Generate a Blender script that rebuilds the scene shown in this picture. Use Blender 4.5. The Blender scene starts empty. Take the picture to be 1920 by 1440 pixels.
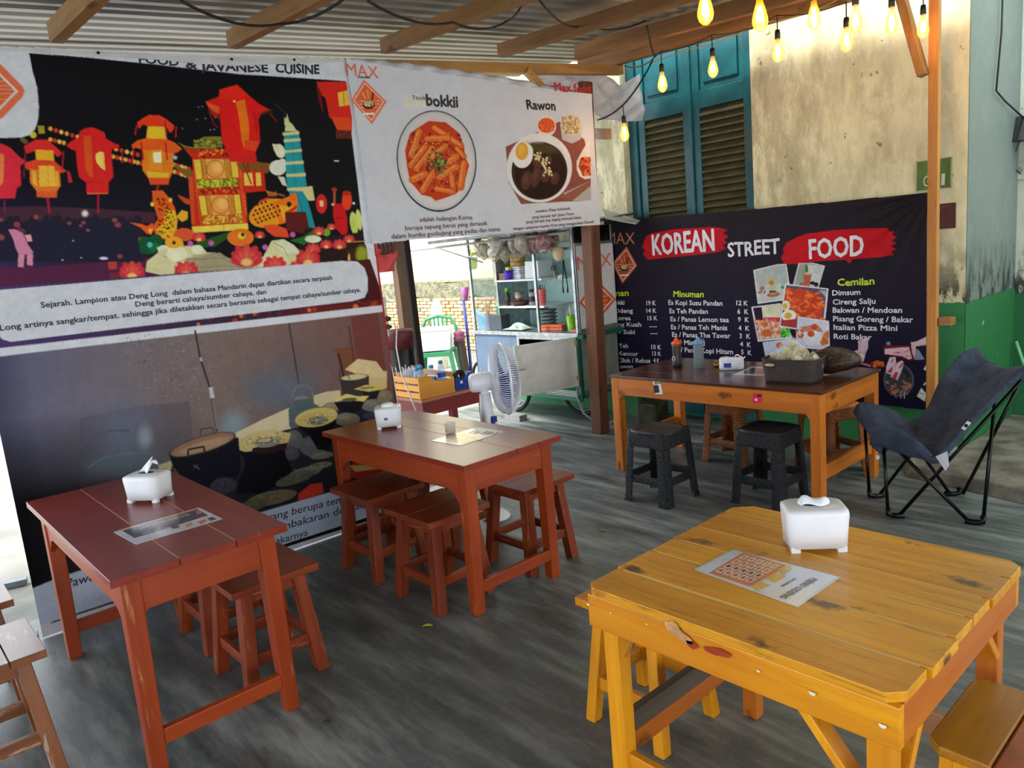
import bpy, math, random
import numpy as np
from mathutils import Vector, Matrix, Euler
R = random.Random(7)
NR = np.random.RandomState(5)
PI = math.pi
SC = bpy.context.scene
COL = SC.collection
V = lambda *a: np.array(a, float)

# ------------------------------------------------------------------ camera
CF, CPIT, CROL, CH, CTH = 1413.09, math.radians(9.968), math.radians(-5.03), 1.6, math.radians(41.518)
_fw = V(0, math.cos(CPIT), -math.sin(CPIT)); _r = V(1, 0, 0); _u = np.cross(_r, _fw)
_c, _s = math.cos(CROL), math.sin(CROL)
_r, _u = _c * _r + _s * _u, -_s * _r + _c * _u
_a = CTH - PI / 2
_R = np.array([[math.cos(_a), math.sin(_a), 0], [-math.sin(_a), math.cos(_a), 0], [0, 0, 1]])
CR, CU, CFW = _R @ _r, _R @ _u, _R @ _fw
CO = V(0, 0, CH)
cam_data = bpy.data.cameras.new('camera')
cam = bpy.data.objects.new('camera', cam_data); COL.objects.link(cam)
cam_data.sensor_width = 36.0
cam_data.lens = CF / 1920 * 36
cam_data.clip_start = 0.05; cam_data.clip_end = 200
m = Matrix.Identity(4)
for i in range(3):
    m[i][0] = CR[i]; m[i][1] = CU[i]; m[i][2] = -CFW[i]; m[i][3] = CO[i]
cam.matrix_world = m
SC.camera = cam

# ------------------------------------------------------------------ light
world = bpy.data.worlds.new('sky'); SC.world = world; world.use_nodes = True
wn = world.node_tree.nodes; bg = wn['Background']
bg.inputs[0].default_value = (0.86, 0.93, 1.0, 1); bg.inputs[1].default_value = 2.0
sun_d = bpy.data.lights.new('sun', 'SUN'); sun_d.energy = 4.0; sun_d.angle = 0.3; sun_d.color = (1, .95, .86)
sun = bpy.data.objects.new('sun', sun_d); COL.objects.link(sun)
sun.rotation_euler = Vector((-0.15, -0.75, 1.0)).to_track_quat('Z', 'Y').to_euler()
vs = SC.view_settings
vs.view_transform = 'Standard'; vs.look = 'None'; vs.gamma = 1; vs.use_curve_mapping = False
vs.exposure = 0.88

# ------------------------------------------------------------------ surveying helpers: a measured sight line met with a real plane
def ray(x, y): return CFW + CR * (x - 960) / CF + CU * (720 - y) / CF
def onz(x, y, z=0.): d = ray(x, y); return CO + d * (z - CH) / d[2]
def onx(x, y, X): d = ray(x, y); return CO + d * X / d[0]
def ony(x, y, Y): d = ray(x, y); return CO + d * Y / d[1]
def pr(P):
    P = np.asarray(P, float) - CO; z = P @ CFW
    return 960 + CF * (P @ CR) / z, 720 - CF * (P @ CU) / z
def px(s): return [tuple(float(t) for t in q.split(',')) for q in s.split()]

# ------------------------------------------------------------------ materials
def lin(c):
    return tuple((v / 255 / 12.92) if v <= 10.31 else ((v / 255 + .055) / 1.055) ** 2.4 for v in c)
MATS = {}
def nt(name):
    m = bpy.data.materials.new(name); m.use_nodes = True
    n = m.node_tree.nodes; L = m.node_tree.links
    return m, n, L, n['Principled BSDF']
def coords(n, L, scale=(1, 1, 1), rnd=True, kind='Object'):
    tc = n.new('ShaderNodeTexCoord'); mp = n.new('ShaderNodeMapping'); mp.inputs['Scale'].default_value = scale
    if rnd:
        oi = n.new('ShaderNodeObjectInfo'); mu = n.new('ShaderNodeMath'); mu.operation = 'MULTIPLY'; mu.inputs[1].default_value = 37.
        L.new(oi.outputs['Random'], mu.inputs[0])
        ad = n.new('ShaderNodeVectorMath'); ad.operation = 'ADD'
        L.new(tc.outputs[kind], ad.inputs[0]); L.new(mu.outputs[0], ad.inputs[1]); L.new(ad.outputs[0], mp.inputs[0])
    else: L.new(tc.outputs[kind], mp.inputs[0])
    return mp.outputs[0]
def ramp(n, L, src, stops):
    r = n.new('ShaderNodeValToRGB'); L.new(src, r.inputs[0]); e = r.color_ramp.elements
    while len(e) < len(stops): e.new(.5)
    for k, (p, c) in zip(e, stops): k.position = p; k.color = tuple(c) + (1,) if len(c) == 3 else c
    return r.outputs[0]
def noise(n, L, vec, scale, detail=4, rough=.55):
    t = n.new('ShaderNodeTexNoise'); t.inputs['Scale'].default_value = scale; t.inputs['Detail'].default_value = detail
    t.inputs['Roughness'].default_value = rough; L.new(vec, t.inputs['Vector']); return t.outputs['Fac']
def mix(n, L, f, a, b, mode='MIX'):
    m = n.new('ShaderNodeMix'); m.data_type = 'RGBA'; m.blend_type = mode
    for k, v in ((0, f), (6, a), (7, b)):
        if hasattr(v, 'links'): L.new(v, m.inputs[k])
        elif k == 0: m.inputs[0].default_value = v
        else: m.inputs[k].default_value = tuple(v) + (1,)
    return m.outputs[2]
def bump(n, L, b, h, s=.3, d=.01):
    t = n.new('ShaderNodeBump'); t.inputs['Strength'].default_value = s; t.inputs['Distance'].default_value = d
    L.new(h, t.inputs['Height']); L.new(t.outputs[0], b.inputs['Normal']); return t
def plain(name, c, rough=.5, metal=0, c2=None, scale=8, bmp=0, trans=0, alpha=1, emit=0, coat=0, sub=0, stretch=(1, 1, 1), ior=1.45, bd=.005):
    if name in MATS: return MATS[name]
    m, n, L, b = nt(name); c = lin(c)
    b.inputs['Roughness'].default_value = rough; b.inputs['Metallic'].default_value = metal
    b.inputs['Base Color'].default_value = c + (1,)
    vec = coords(n, L, stretch); f = noise(n, L, vec, scale)
    c2 = lin(c2) if c2 else tuple(v * .86 for v in c)
    L.new(ramp(n, L, f, [(.38, c2), (.62, c)]), b.inputs['Base Color'])
    if bmp: bump(n, L, b, noise(n, L, vec, scale * 3, 6), bmp, bd)
    b.inputs['Transmission Weight'].default_value = trans; b.inputs['Alpha'].default_value = alpha; b.inputs['IOR'].default_value = ior
    if coat: b.inputs['Coat Weight'].default_value = coat; b.inputs['Coat Roughness'].default_value = .15
    if emit: b.inputs['Emission Color'].default_value = c + (1,); b.inputs['Emission Strength'].default_value = emit
    MATS[name] = m; return m
def wood(name, axis, c, dark, worn=None, rough=.38, wornamt=.2, knots=0, grain=1., coat=.25, blot=0):
    """painted / oiled wood with the grain along one axis"""
    key = name + 'xyz'[axis]
    if key in MATS: return MATS[key]
    m, n, L, b = nt(key)
    st = [1, 1, 1]; st[axis] = .07
    v = coords(n, L, tuple(st)); vr = coords(n, L, (1, 1, 1))
    g = noise(n, L, v, 42, 6, .65); g2 = noise(n, L, v, 9, 3); big = noise(n, L, vr, 2.2, 3)
    c1 = ramp(n, L, g, [(.3, lin(dark)), (.55, lin(c)), (.8, tuple(min(1, x * 1.18) for x in lin(c)))])
    c0 = mix(n, L, .45 * grain, lin(c), c1)
    c2 = mix(n, L, ramp(n, L, g2, [(.35, (.55,) * 3), (.65, (0,) * 3)]), c0, lin(dark))
    f3 = n.new('ShaderNodeMath'); f3.operation = 'MULTIPLY'; f3.inputs[1].default_value = .35
    out = mix(n, L, ramp(n, L, big, [(.4, (.22,) * 3), (.62, (0,) * 3)]), c2, lin(dark))
    if knots:
        st2 = [7, 7, 7]; st2[axis] = 3.2
        vo = n.new('ShaderNodeTexVoronoi'); vo.inputs['Scale'].default_value = 1.; L.new(coords(n, L, tuple(st2)), vo.inputs['Vector'])
        nz = noise(n, L, vr, 30, 5)
        ad = n.new('ShaderNodeMath'); ad.operation = 'MULTIPLY_ADD'; ad.inputs[1].default_value = .35; L.new(nz, ad.inputs[0]); L.new(vo.outputs['Distance'], ad.inputs[2])
        out = mix(n, L, ramp(n, L, ad.outputs[0], [(.26, (knots,) * 3), (.36, (0,) * 3)]), out, tuple(x * .25 for x in lin(dark)))
        sc = noise(n, L, coords(n, L, tuple(90 if k != axis else 3 for k in range(3))), 1, 2)
        out = mix(n, L, ramp(n, L, sc, [(.68, (0,) * 3), (.74, (.55,) * 3)]), out, tuple(x * .35 for x in lin(dark)))
    if blot:
        st3 = [7, 7, 7]; st3[axis] = 2.6
        bl = noise(n, L, coords(n, L, tuple(st3)), 1.1, 9, .8)
        out = mix(n, L, ramp(n, L, bl, [(.585, (0,) * 3), (.69, (.75,) * 3)]), out, lin((70, 46, 20)))
        ln = noise(n, L, coords(n, L, tuple(120 if k != axis else 5 for k in range(3))), 1, 3)
        out = mix(n, L, ramp(n, L, ln, [(.6, (0,) * 3), (.68, (.45,) * 3)]), out, lin((120, 70, 16)))
    if worn:
        sw = noise(n, L, coords(n, L, tuple(28 if k != axis else 4 for k in range(3))), 1, 6, .7)
        out = mix(n, L, ramp(n, L, sw, [(.66 - .04 * wornamt * 5, (0,) * 3), (.72, (min(1, wornamt * 3),) * 3)]), out, lin(worn))
    L.new(out, b.inputs['Base Color'])
    b.inputs['Roughness'].default_value = rough; b.inputs['Specular IOR Level'].default_value = .35; b.inputs['Coat Weight'].default_value = coat; b.inputs['Coat Roughness'].default_value = .25
    bump(n, L, b, g, .18, .003)
    MATS[key] = m; return m

# ------------------------------------------------------------------ mesh building
class MB:
    def __init__(s): s.v = []; s.f = []
    def add(s, vs_, fs):
        k = len(s.v); s.v += [tuple(map(float, q)) for q in vs_]; s.f += [tuple(i + k for i in f) for f in fs]; return s
    def box(s, x0, x1, y0, y1, z0, z1):
        return s.add([(x0, y0, z0), (x1, y0, z0), (x1, y1, z0), (x0, y1, z0), (x0, y0, z1), (x1, y0, z1), (x1, y1, z1), (x0, y1, z1)],
                     [(0, 3, 2, 1), (4, 5, 6, 7), (0, 1, 5, 4), (1, 2, 6, 5), (2, 3, 7, 6), (3, 0, 4, 7)])
    def hull8(s, lo, hi):   # two quads (ccw from above)
        return s.add(list(lo) + list(hi), [(0, 3, 2, 1), (4, 5, 6, 7), (0, 1, 5, 4), (1, 2, 6, 5), (2, 3, 7, 6), (3, 0, 4, 7)])
    def beam(s, p0, p1, w, h, up=(0, 0, 1), w1=None, h1=None):
        p0 = V(*p0); p1 = V(*p1); d = p1 - p0; d = d / np.linalg.norm(d)
        sd = np.cross(d, V(*up)); 
        if np.linalg.norm(sd) < 1e-4: sd = np.cross(d, V(1, 0, 0))
        sd = sd / np.linalg.norm(sd); u = np.cross(sd, d)
        w1 = w if w1 is None else w1; h1 = h if h1 is None else h1
        q = lambda p, w, h: [p - sd * w / 2 - u * h / 2, p + sd * w / 2 - u * h / 2, p + sd * w / 2 + u * h / 2, p - sd * w / 2 + u * h / 2]
        return s.add(q(p0, w, h) + q(p1, w1, h1), [(0, 1, 2, 3), (7, 6, 5, 4), (4, 5, 1, 0), (5, 6, 2, 1), (6, 7, 3, 2), (7, 4, 0, 3)])
    def tube(s, pts, r, n=8, closed=False, caps=True):
        pts = [V(*p) for p in pts]; N = len(pts); rr = r if hasattr(r, '__len__') else [r] * N
        t = [(pts[(i + 1) % N] - pts[i - 1]) if closed else (pts[min(i + 1, N - 1)] - pts[max(i - 1, 0)]) for i in range(N)]
        t = [q / (np.linalg.norm(q) + 1e-12) for q in t]
        a = np.cross(t[0], V(0, 0, 1)); 
        if np.linalg.norm(a) < .1: a = np.cross(t[0], V(1, 0, 0))
        a /= np.linalg.norm(a); vs_ = []
        for i in range(N):
            a = a - t[i] * (a @ t[i]); a /= np.linalg.norm(a); b = np.cross(t[i], a)
            vs_ += [pts[i] + rr[i] * (a * math.cos(2 * PI * k / n) + b * math.sin(2 * PI * k / n)) for k in range(n)]
        fs = []
        for i in range(N if closed else N - 1):
            j = (i + 1) % N
            fs += [(i * n + k, i * n + (k + 1) % n, j * n + (k + 1) % n, j * n + k) for k in range(n)]
        if caps and not closed: fs += [tuple(range(n - 1, -1, -1)), tuple((N - 1) * n + k for k in range(n))]
        return s.add(vs_, fs)
    def lathe(s, prof, n=20, c=(0, 0, 0), M=None, caps=True, sx=1, sy=1):
        vs_ = []
        for r, z in prof:
            for k in range(n):
                p = V(r * math.cos(2 * PI * k / n) * sx, r * math.sin(2 * PI * k / n) * sy, z)
                if M is not None: p = M @ p
                vs_.append(p + V(*c))
        fs = [(i * n + k, i * n + (k + 1) % n, (i + 1) * n + (k + 1) % n, (i + 1) * n + k) for i in range(len(prof) - 1) for k in range(n)]
        if caps: fs += [tuple(range(n - 1, -1, -1)), tuple((len(prof) - 1) * n + k for k in range(n))]
        return s.add(vs_, fs)
    def prism(s, lo, hi):
        n = len(lo)
        return s.add(list(lo) + list(hi), [tuple(range(n - 1, -1, -1)), tuple(range(n, 2 * n))] + [(k, (k + 1) % n, n + (k + 1) % n, n + k) for k in range(n)])
    def grid(s, fn, nu, nv, closed=False):
        vs_ = [fn(i / nu, j / nv) for j in range(nv + 1) for i in range(nu + 1)]; w = nu + 1
        return s.add(vs_, [(j * w + i, j * w + i + 1, (j + 1) * w + i + 1, (j + 1) * w + i) for j in range(nv) for i in range(nu)])
    def build(s, name, mat, parent=None, smooth=False, bevel=0, loc=None, rotz=0, world=False, seg=2, sub=0, solid=0):
        vv = np.array(s.v, float)
        if world and parent is not None:
            p = parent; off = V(0, 0, 0)
            while p is not None: off = off + V(*p.location); p = p.parent
            vv = vv - off
        if loc is not None and parent is None and world: vv = vv - V(*loc)
        me = bpy.data.meshes.new(name); me.from_pydata(vv.tolist(), [], s.f); me.materials.append(mat)
        if smooth: me.shade_smooth()
        o = bpy.data.objects.new(name, me); COL.objects.link(o); o.parent = parent
        if loc is not None and parent is None: o.location = loc
        o.rotation_euler.z = rotz
        if solid: q = o.modifiers.new('s', 'SOLIDIFY'); q.thickness = solid; q.offset = 0
        if bevel: q = o.modifiers.new('b', 'BEVEL'); q.width = bevel; q.segments = seg; q.limit_method = 'ANGLE'; q.angle_limit = .6
        if sub: q = o.modifiers.new('d', 'SUBSURF'); q.levels = sub; q.render_levels = sub
        if smooth and bevel:
            try: me.set_sharp_from_angle(angle=.7)
            except Exception: pass
        return o
def tag(o, label=None, cat=None, group=None, kind=None):
    if label: o['label'] = label
    if cat: o['category'] = cat
    if group: o['group'] = group
    if kind: o['kind'] = kind
    return o
def thing(name, label, cat, loc=(0, 0, 0), rotz=0, group=None):
    o = bpy.data.objects.new(name, None); COL.objects.link(o); o.location = loc; o.rotation_euler.z = rotz
    o.empty_display_size = .05
    return tag(o, label, cat, group)
def copy_tree(o, parent=None):
    c = o.copy(); COL.objects.link(c); c.parent = parent
    for ch in list(o.children): copy_tree(ch, c)
    return c
def dup(o, loc, rotz, label, group=None):
    c = copy_tree(o); c.location = loc; c.rotation_euler.z = rotz; c['label'] = label
    if group: c['group'] = group
    return c
_rng = random.Random(3)
def jit(a): return _rng.uniform(-a, a)

# ------------------------------------------------------------------ print painter (colour of printed cloth, kept as vertex colours)
class Canvas:
    def __init__(s, x0, y0, x1, y1, sc, base):
        s.x0, s.y0, s.sc = x0, y0, sc; s.w = int((x1 - x0) * sc); s.h = int((y1 - y0) * sc)
        s.a = np.ones((s.h, s.w, 3), np.float32) * np.array(base, np.float32) / 255
        s.o = (0, 0, 1.)
        s.Y, s.X = np.mgrid[0:s.h, 0:s.w].astype(np.float32); s.X = x0 + s.X / sc; s.Y = y0 + s.Y / sc
    def at(s, ox, oy, z): s.o = (ox, oy, z); return s
    def T(s, p): return ((p[0] / s.o[2] + s.o[0] - s.x0) * s.sc, (p[1] / s.o[2] + s.o[1] - s.y0) * s.sc)
    def _mask(s, P):
        P = np.array(P); x0, y0 = np.floor(P.min(0)).astype(int) - 1; x1, y1 = np.ceil(P.max(0)).astype(int) + 2
        x0, y0 = max(x0, 0), max(y0, 0); x1, y1 = min(x1, s.w), min(y1, s.h)
        if x1 <= x0 or y1 <= y0: return None
        acc = 0
        for ox, oy in ((.25, .25), (.75, .25), (.25, .75), (.75, .75)):
            yy, xx = np.mgrid[y0:y1, x0:x1].astype(np.float32); yy += oy; xx += ox; ins = np.zeros(xx.shape, bool)
            for i in range(len(P)):
                ax, ay = P[i - 1]; bx, by = P[i]
                if ay == by: continue
                c = (ay > yy) != (by > yy); ins ^= c & (xx < (bx - ax) * (yy - ay) / (by - ay) + ax)
            acc = acc + ins
        return (acc / 4.).astype(np.float32), x0, y0, x1, y1
    def _fill(s, M, c, a, soft=0):
        if M is None: return
        k, x0, y0, x1, y1 = M; k = k * a
        reg = s.a[y0:y1, x0:x1]
        col = c(s.X[y0:y1, x0:x1], s.Y[y0:y1, x0:x1]) / 255 if callable(c) else np.array(c, np.float32) / 255
        s.a[y0:y1, x0:x1] = reg * (1 - k[..., None]) + col * k[..., None]
    def poly(s, pts, c, a=1.):
        if isinstance(pts, str): pts = px(pts)
        s._fill(s._mask([s.T(p) for p in pts]), c, a); return s
    def ell(s, cx, cy, rx, ry, c, rot=0, a=1., soft=0.):
        X, Y = s.T((cx, cy)); k = s.sc / s.o[2]; rx *= k; ry *= k; R_ = max(rx, ry) * (1 + soft) + 2
        x0, x1, y0, y1 = int(max(X - R_, 0)), int(min(X + R_ + 1, s.w)), int(max(Y - R_, 0)), int(min(Y + R_ + 1, s.h))
        if x1 <= x0 or y1 <= y0: return s
        yy, xx = np.mgrid[y0:y1, x0:x1].astype(np.float32); dx = xx + .5 - X; dy = yy + .5 - Y; t = math.radians(rot)
        u = (dx * math.cos(t) + dy * math.sin(t)) / rx; w = (-dx * math.sin(t) + dy * math.cos(t)) / ry; r = np.sqrt(u * u + w * w)
        if soft: mk = np.clip(1 - (r - (1 - soft)) / (2 * soft), 0, 1); mk = mk * mk * (3 - 2 * mk)
        else: mk = np.clip((1 - r) * min(rx, ry) + .5, 0, 1)
        s._fill((mk, x0, y0, x1, y1), c, a); return s
    def line(s, pts, w, c, a=1.):
        if isinstance(pts, str): pts = px(pts)
        for p, q in zip(pts[:-1], pts[1:]):
            p = V(*p); q = V(*q); d = q - p; L_ = np.linalg.norm(d)
            if L_ < 1e-6: continue
            n_ = V(-d[1], d[0]) / L_ * w / 2; s.poly([p + n_, q + n_, q - n_, p - n_], c, a)
        return s
    def cap(s, x0, y0, x1, y1, w, c, hi=None):
        s.line([(x0, y0), (x1, y1)], w, c); s.ell(x0, y0, w / 2, w / 2, c); s.ell(x1, y1, w / 2, w / 2, c)
        if hi: s.line([(x0 - w * .12, y0 - w * .12), (x1 - w * .12, y1 - w * .12)], w * .35, hi, .6)
        return s
    def spots(s, poly, n, r, cols, a=1., seed=1):
        rr = random.Random(seed); P = px(poly) if isinstance(poly, str) else poly
        xs = [p[0] for p in P]; ys = [p[1] for p in P]; k = 0
        while k < n:
            x = rr.uniform(min(xs), max(xs)); y = rr.uniform(min(ys), max(ys)); ins = False
            for i in range(len(P)):
                ax, ay = P[i - 1]; bx, by = P[i]
                if (ay > y) != (by > y) and x < (bx - ax) * (y - ay) / (by - ay) + ax: ins = not ins
            k += 1
            if ins: q = r * rr.uniform(.6, 1.4); s.ell(x, y, q, q * rr.uniform(.6, 1), rr.choice(cols), rr.uniform(0, 180), a)
        return s
    def grain(s, amp, cell=3, mult=True):
        for sc_ in (cell, cell * 4, cell * 14):
            g = NR.rand(s.h // sc_ + 3, s.w // sc_ + 3).astype(np.float32)
            yy = np.arange(s.h) / sc_; xx = np.arange(s.w) / sc_; yi = yy.astype(int); xi = xx.astype(int); fy = (yy - yi)[:, None]; fx = (xx - xi)[None]
            z = (g[yi][:, xi] * (1 - fy) * (1 - fx) + g[yi + 1][:, xi] * fy * (1 - fx) + g[yi][:, xi + 1] * (1 - fy) * fx + g[yi + 1][:, xi + 1] * fy * fx)
            s.a *= (1 + amp * (z[..., None] - .5))
        return s
    def sample(s, X, Y):
        u = np.clip((X - s.x0) * s.sc - .5, 0, s.w - 1.001); v = np.clip((Y - s.y0) * s.sc - .5, 0, s.h - 1.001)
        i = u.astype(int); j = v.astype(int); fu = (u - i)[:, None]; fv = (v - j)[:, None]; A = s.a
        c = A[j, i] * (1 - fu) * (1 - fv) + A[j, i + 1] * fu * (1 - fv) + A[j + 1, i] * (1 - fu) * fv + A[j + 1, i + 1] * fu * fv
        c = np.clip(c, 0, 1); return np.where(c <= .04045, c / 12.92, ((c + .055) / 1.055) ** 2.4)
def print_mat(name, rough=.42, bmp=0.25):
    m, n, L, b = nt(name); b.inputs['Specular IOR Level'].default_value = .08
    at = n.new('ShaderNodeVertexColor'); at.layer_name = 'Print'; L.new(at.outputs[0], b.inputs['Base Color'])
    b.inputs['Roughness'].default_value = rough
    vec = coords(n, L, (1, 1.6, .5), False)
    bump(n, L, b, noise(n, L, vec, 2.6, 3, .5), bmp, .06)
    return m
def print_cloth(name, cv, corner, du, dv, nu, nv, disp, nrm, mat, parent=None, inside=None):
    """a sheet of printed cloth: corner + u*du + v*dv, coloured from the painted canvas"""
    u, v = np.meshgrid(np.linspace(0, 1, nu + 1), np.linspace(0, 1, nv + 1)); u = u.ravel(); v = v.ravel()
    flat = corner[None] + u[:, None] * du[None] + v[:, None] * dv[None]
    X, Y = pr(flat); colr = cv.sample(X, Y)
    P = flat + nrm[None] * disp(flat)[:, None]
    idx = np.arange((nu + 1) * (nv + 1)).reshape(nv + 1, nu + 1)
    q = np.stack([idx[:-1, :-1], idx[:-1, 1:], idx[1:, 1:], idx[1:, :-1]], -1).reshape(-1, 4)
    if inside is not None:
        cen = flat[q].mean(1); q = q[inside(cen)]
    org = V(0, 0, 0) if parent is None else V(*parent.location)
    me = bpy.data.meshes.new(name); me.vertices.add(len(P)); me.vertices.foreach_set('co', (P - org).astype(np.float32).ravel())
    me.loops.add(q.size); me.loops.foreach_set('vertex_index', q.astype(np.int32).ravel())
    me.polygons.add(len(q)); me.polygons.foreach_set('loop_start', (np.arange(len(q)) * 4).astype(np.int32))
    me.update(calc_edges=True); me.validate()
    me.shade_smooth()
    ca = me.color_attributes.new('Print', 'FLOAT_COLOR', 'POINT')
    ca.data.foreach_set('color', np.hstack([colr, np.ones((len(colr), 1))]).astype(np.float32).ravel())
    me.materials.append(mat)
    o = bpy.data.objects.new(name, me); COL.objects.link(o); o.parent = parent
    return o

# ------------------------------------------------------------------ lettering
_GL = {}
def glyphs(s, off=.0):
    if (s, off) in _GL: return _GL[(s, off)]
    cu = bpy.data.curves.new('t', 'FONT'); cu.body = s; cu.resolution_u = 2; cu.offset = off; cu.size = 1
    o = bpy.data.objects.new('t', cu); COL.objects.link(o)
    dg = bpy.context.evaluated_depsgraph_get(); dg.update()
    me = o.evaluated_get(dg).to_mesh()
    vv = np.array([v.co[:] for v in me.vertices]).reshape(-1, 3); ff = [tuple(p.vertices) for p in me.polygons]
    o.evaluated_get(dg).to_mesh_clear(); bpy.data.objects.remove(o); bpy.data.curves.remove(cu)
    _GL[(s, off)] = (vv, ff); return vv, ff
def letter(mb, s, p0, p1, h, W, disp=None, nrm=None, off=.02, lift=.002, shear=0, wob=0):
    """write s on plane W(px,py) with its baseline from p0 to p1 and capitals h pixels tall"""
    vv, ff = glyphs(s)
    if not len(vv): return
    a = W(*p0); b = W(*p1); e = b - a
    n = nrm / np.linalg.norm(nrm)
    up = np.cross(n, e); up /= np.linalg.norm(up)
    top = W(p0[0], p0[1] - h)
    if (top - a) @ up < 0: up = -up
    H = abs((top - a) @ up) / .72
    x0, x1 = vv[:, 0].min(), vv[:, 0].max()
    t = (vv[:, 0] - x0) / (x1 - x0); y = vv[:, 1].copy()
    if wob: y = y + wob * np.sin(t * len(s) * 2.1)
    P = a[None] + t[:, None] * e[None] + (y * H)[:, None] * up[None] + shear * (y * H)[:, None] * (e / np.linalg.norm(e))[None]
    if disp is not None: P = P + n[None] * disp(P)[:, None]
    r_ = e / np.linalg.norm(e) * H * off * 1.15; u_ = up * H * off * 1.15
    for k, dd in enumerate((r_ * 0,) if off == 0 else (r_ * 0, r_, -r_, u_, -u_, r_ * .7 + u_ * .7, -r_ * .7 - u_ * .7, r_ * .7 - u_ * .7, u_ * .7 - r_ * .7)): mb.add(P + dd[None] + n[None] * (lift + k * .00004), ff)
def flatpoly(mb, pts, W, disp=None, nrm=None, lift=.001):
    if isinstance(pts, str): pts = px(pts)
    P = np.array([W(*p) for p in pts])
    if disp is not None: P = P + nrm[None] * disp(P)[:, None]
    mb.add(P + nrm[None] * lift, [tuple(range(len(pts)))])
# ================================================================== THE SETTING
YW = 5.40          # painted wall behind the long table
def cat_col(n, L, v): return v
def concrete():
    m, n, L, b = nt('concrete floor')
    v = coords(n, L, (1, 1, 1), False); vs_ = coords(n, L, (.55, 3.2, 1), False)
    mp = vs_.node if hasattr(vs_, 'node') else None
    mp.inputs['Rotation'].default_value = (0, 0, .55)
    a = noise(n, L, vs_, 3.2, 8, .65); bb = noise(n, L, v, 1.1, 4); c = noise(n, L, v, 26, 6, .7)
    c1 = ramp(n, L, a, [(.3, lin((50, 55, 55))), (.48, lin((96, 102, 102))), (.66, lin((150, 156, 154)))])
    c2 = mix(n, L, ramp(n, L, bb, [(.35, (0,) * 3), (.7, (.6,) * 3)]), c1, lin((84, 90, 90)))
    c3 = mix(n, L, ramp(n, L, c, [(.5, (0,) * 3), (.75, (.35,) * 3)]), c2, lin((140, 140, 134)))
    L.new(c3, b.inputs['Base Color'])
    L.new(ramp(n, L, a, [(.3, (.34,) * 3), (.7, (.52,) * 3)]), b.inputs['Roughness'])
    bump(n, L, b, a, .25, .004)
    return m
floor_m = concrete()
mb = MB().grid(lambda u, v: (-4.08 + u * 7.6, -3.2 + v * 9.9, 0), 2, 2)
mb.grid(lambda u, v: (-6.2 + u * 2.12, 3.95 + v * 2.75, 0), 1, 1)
tag(mb.build('floor', floor_m), kind='structure')
ground_m = plain('yard ground', (146, 146, 140), .8, c2=(118, 118, 112), scale=2.2, bmp=.4, bd=.02)
tag(MB().box(-17, -4.3, -8, 9, -.3, -.004).build('ground', ground_m), kind='structure')
tag(MB().box(-4.3, 9, -12, -3.2, -.3, -.006).build('ground', ground_m), kind='structure')

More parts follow.
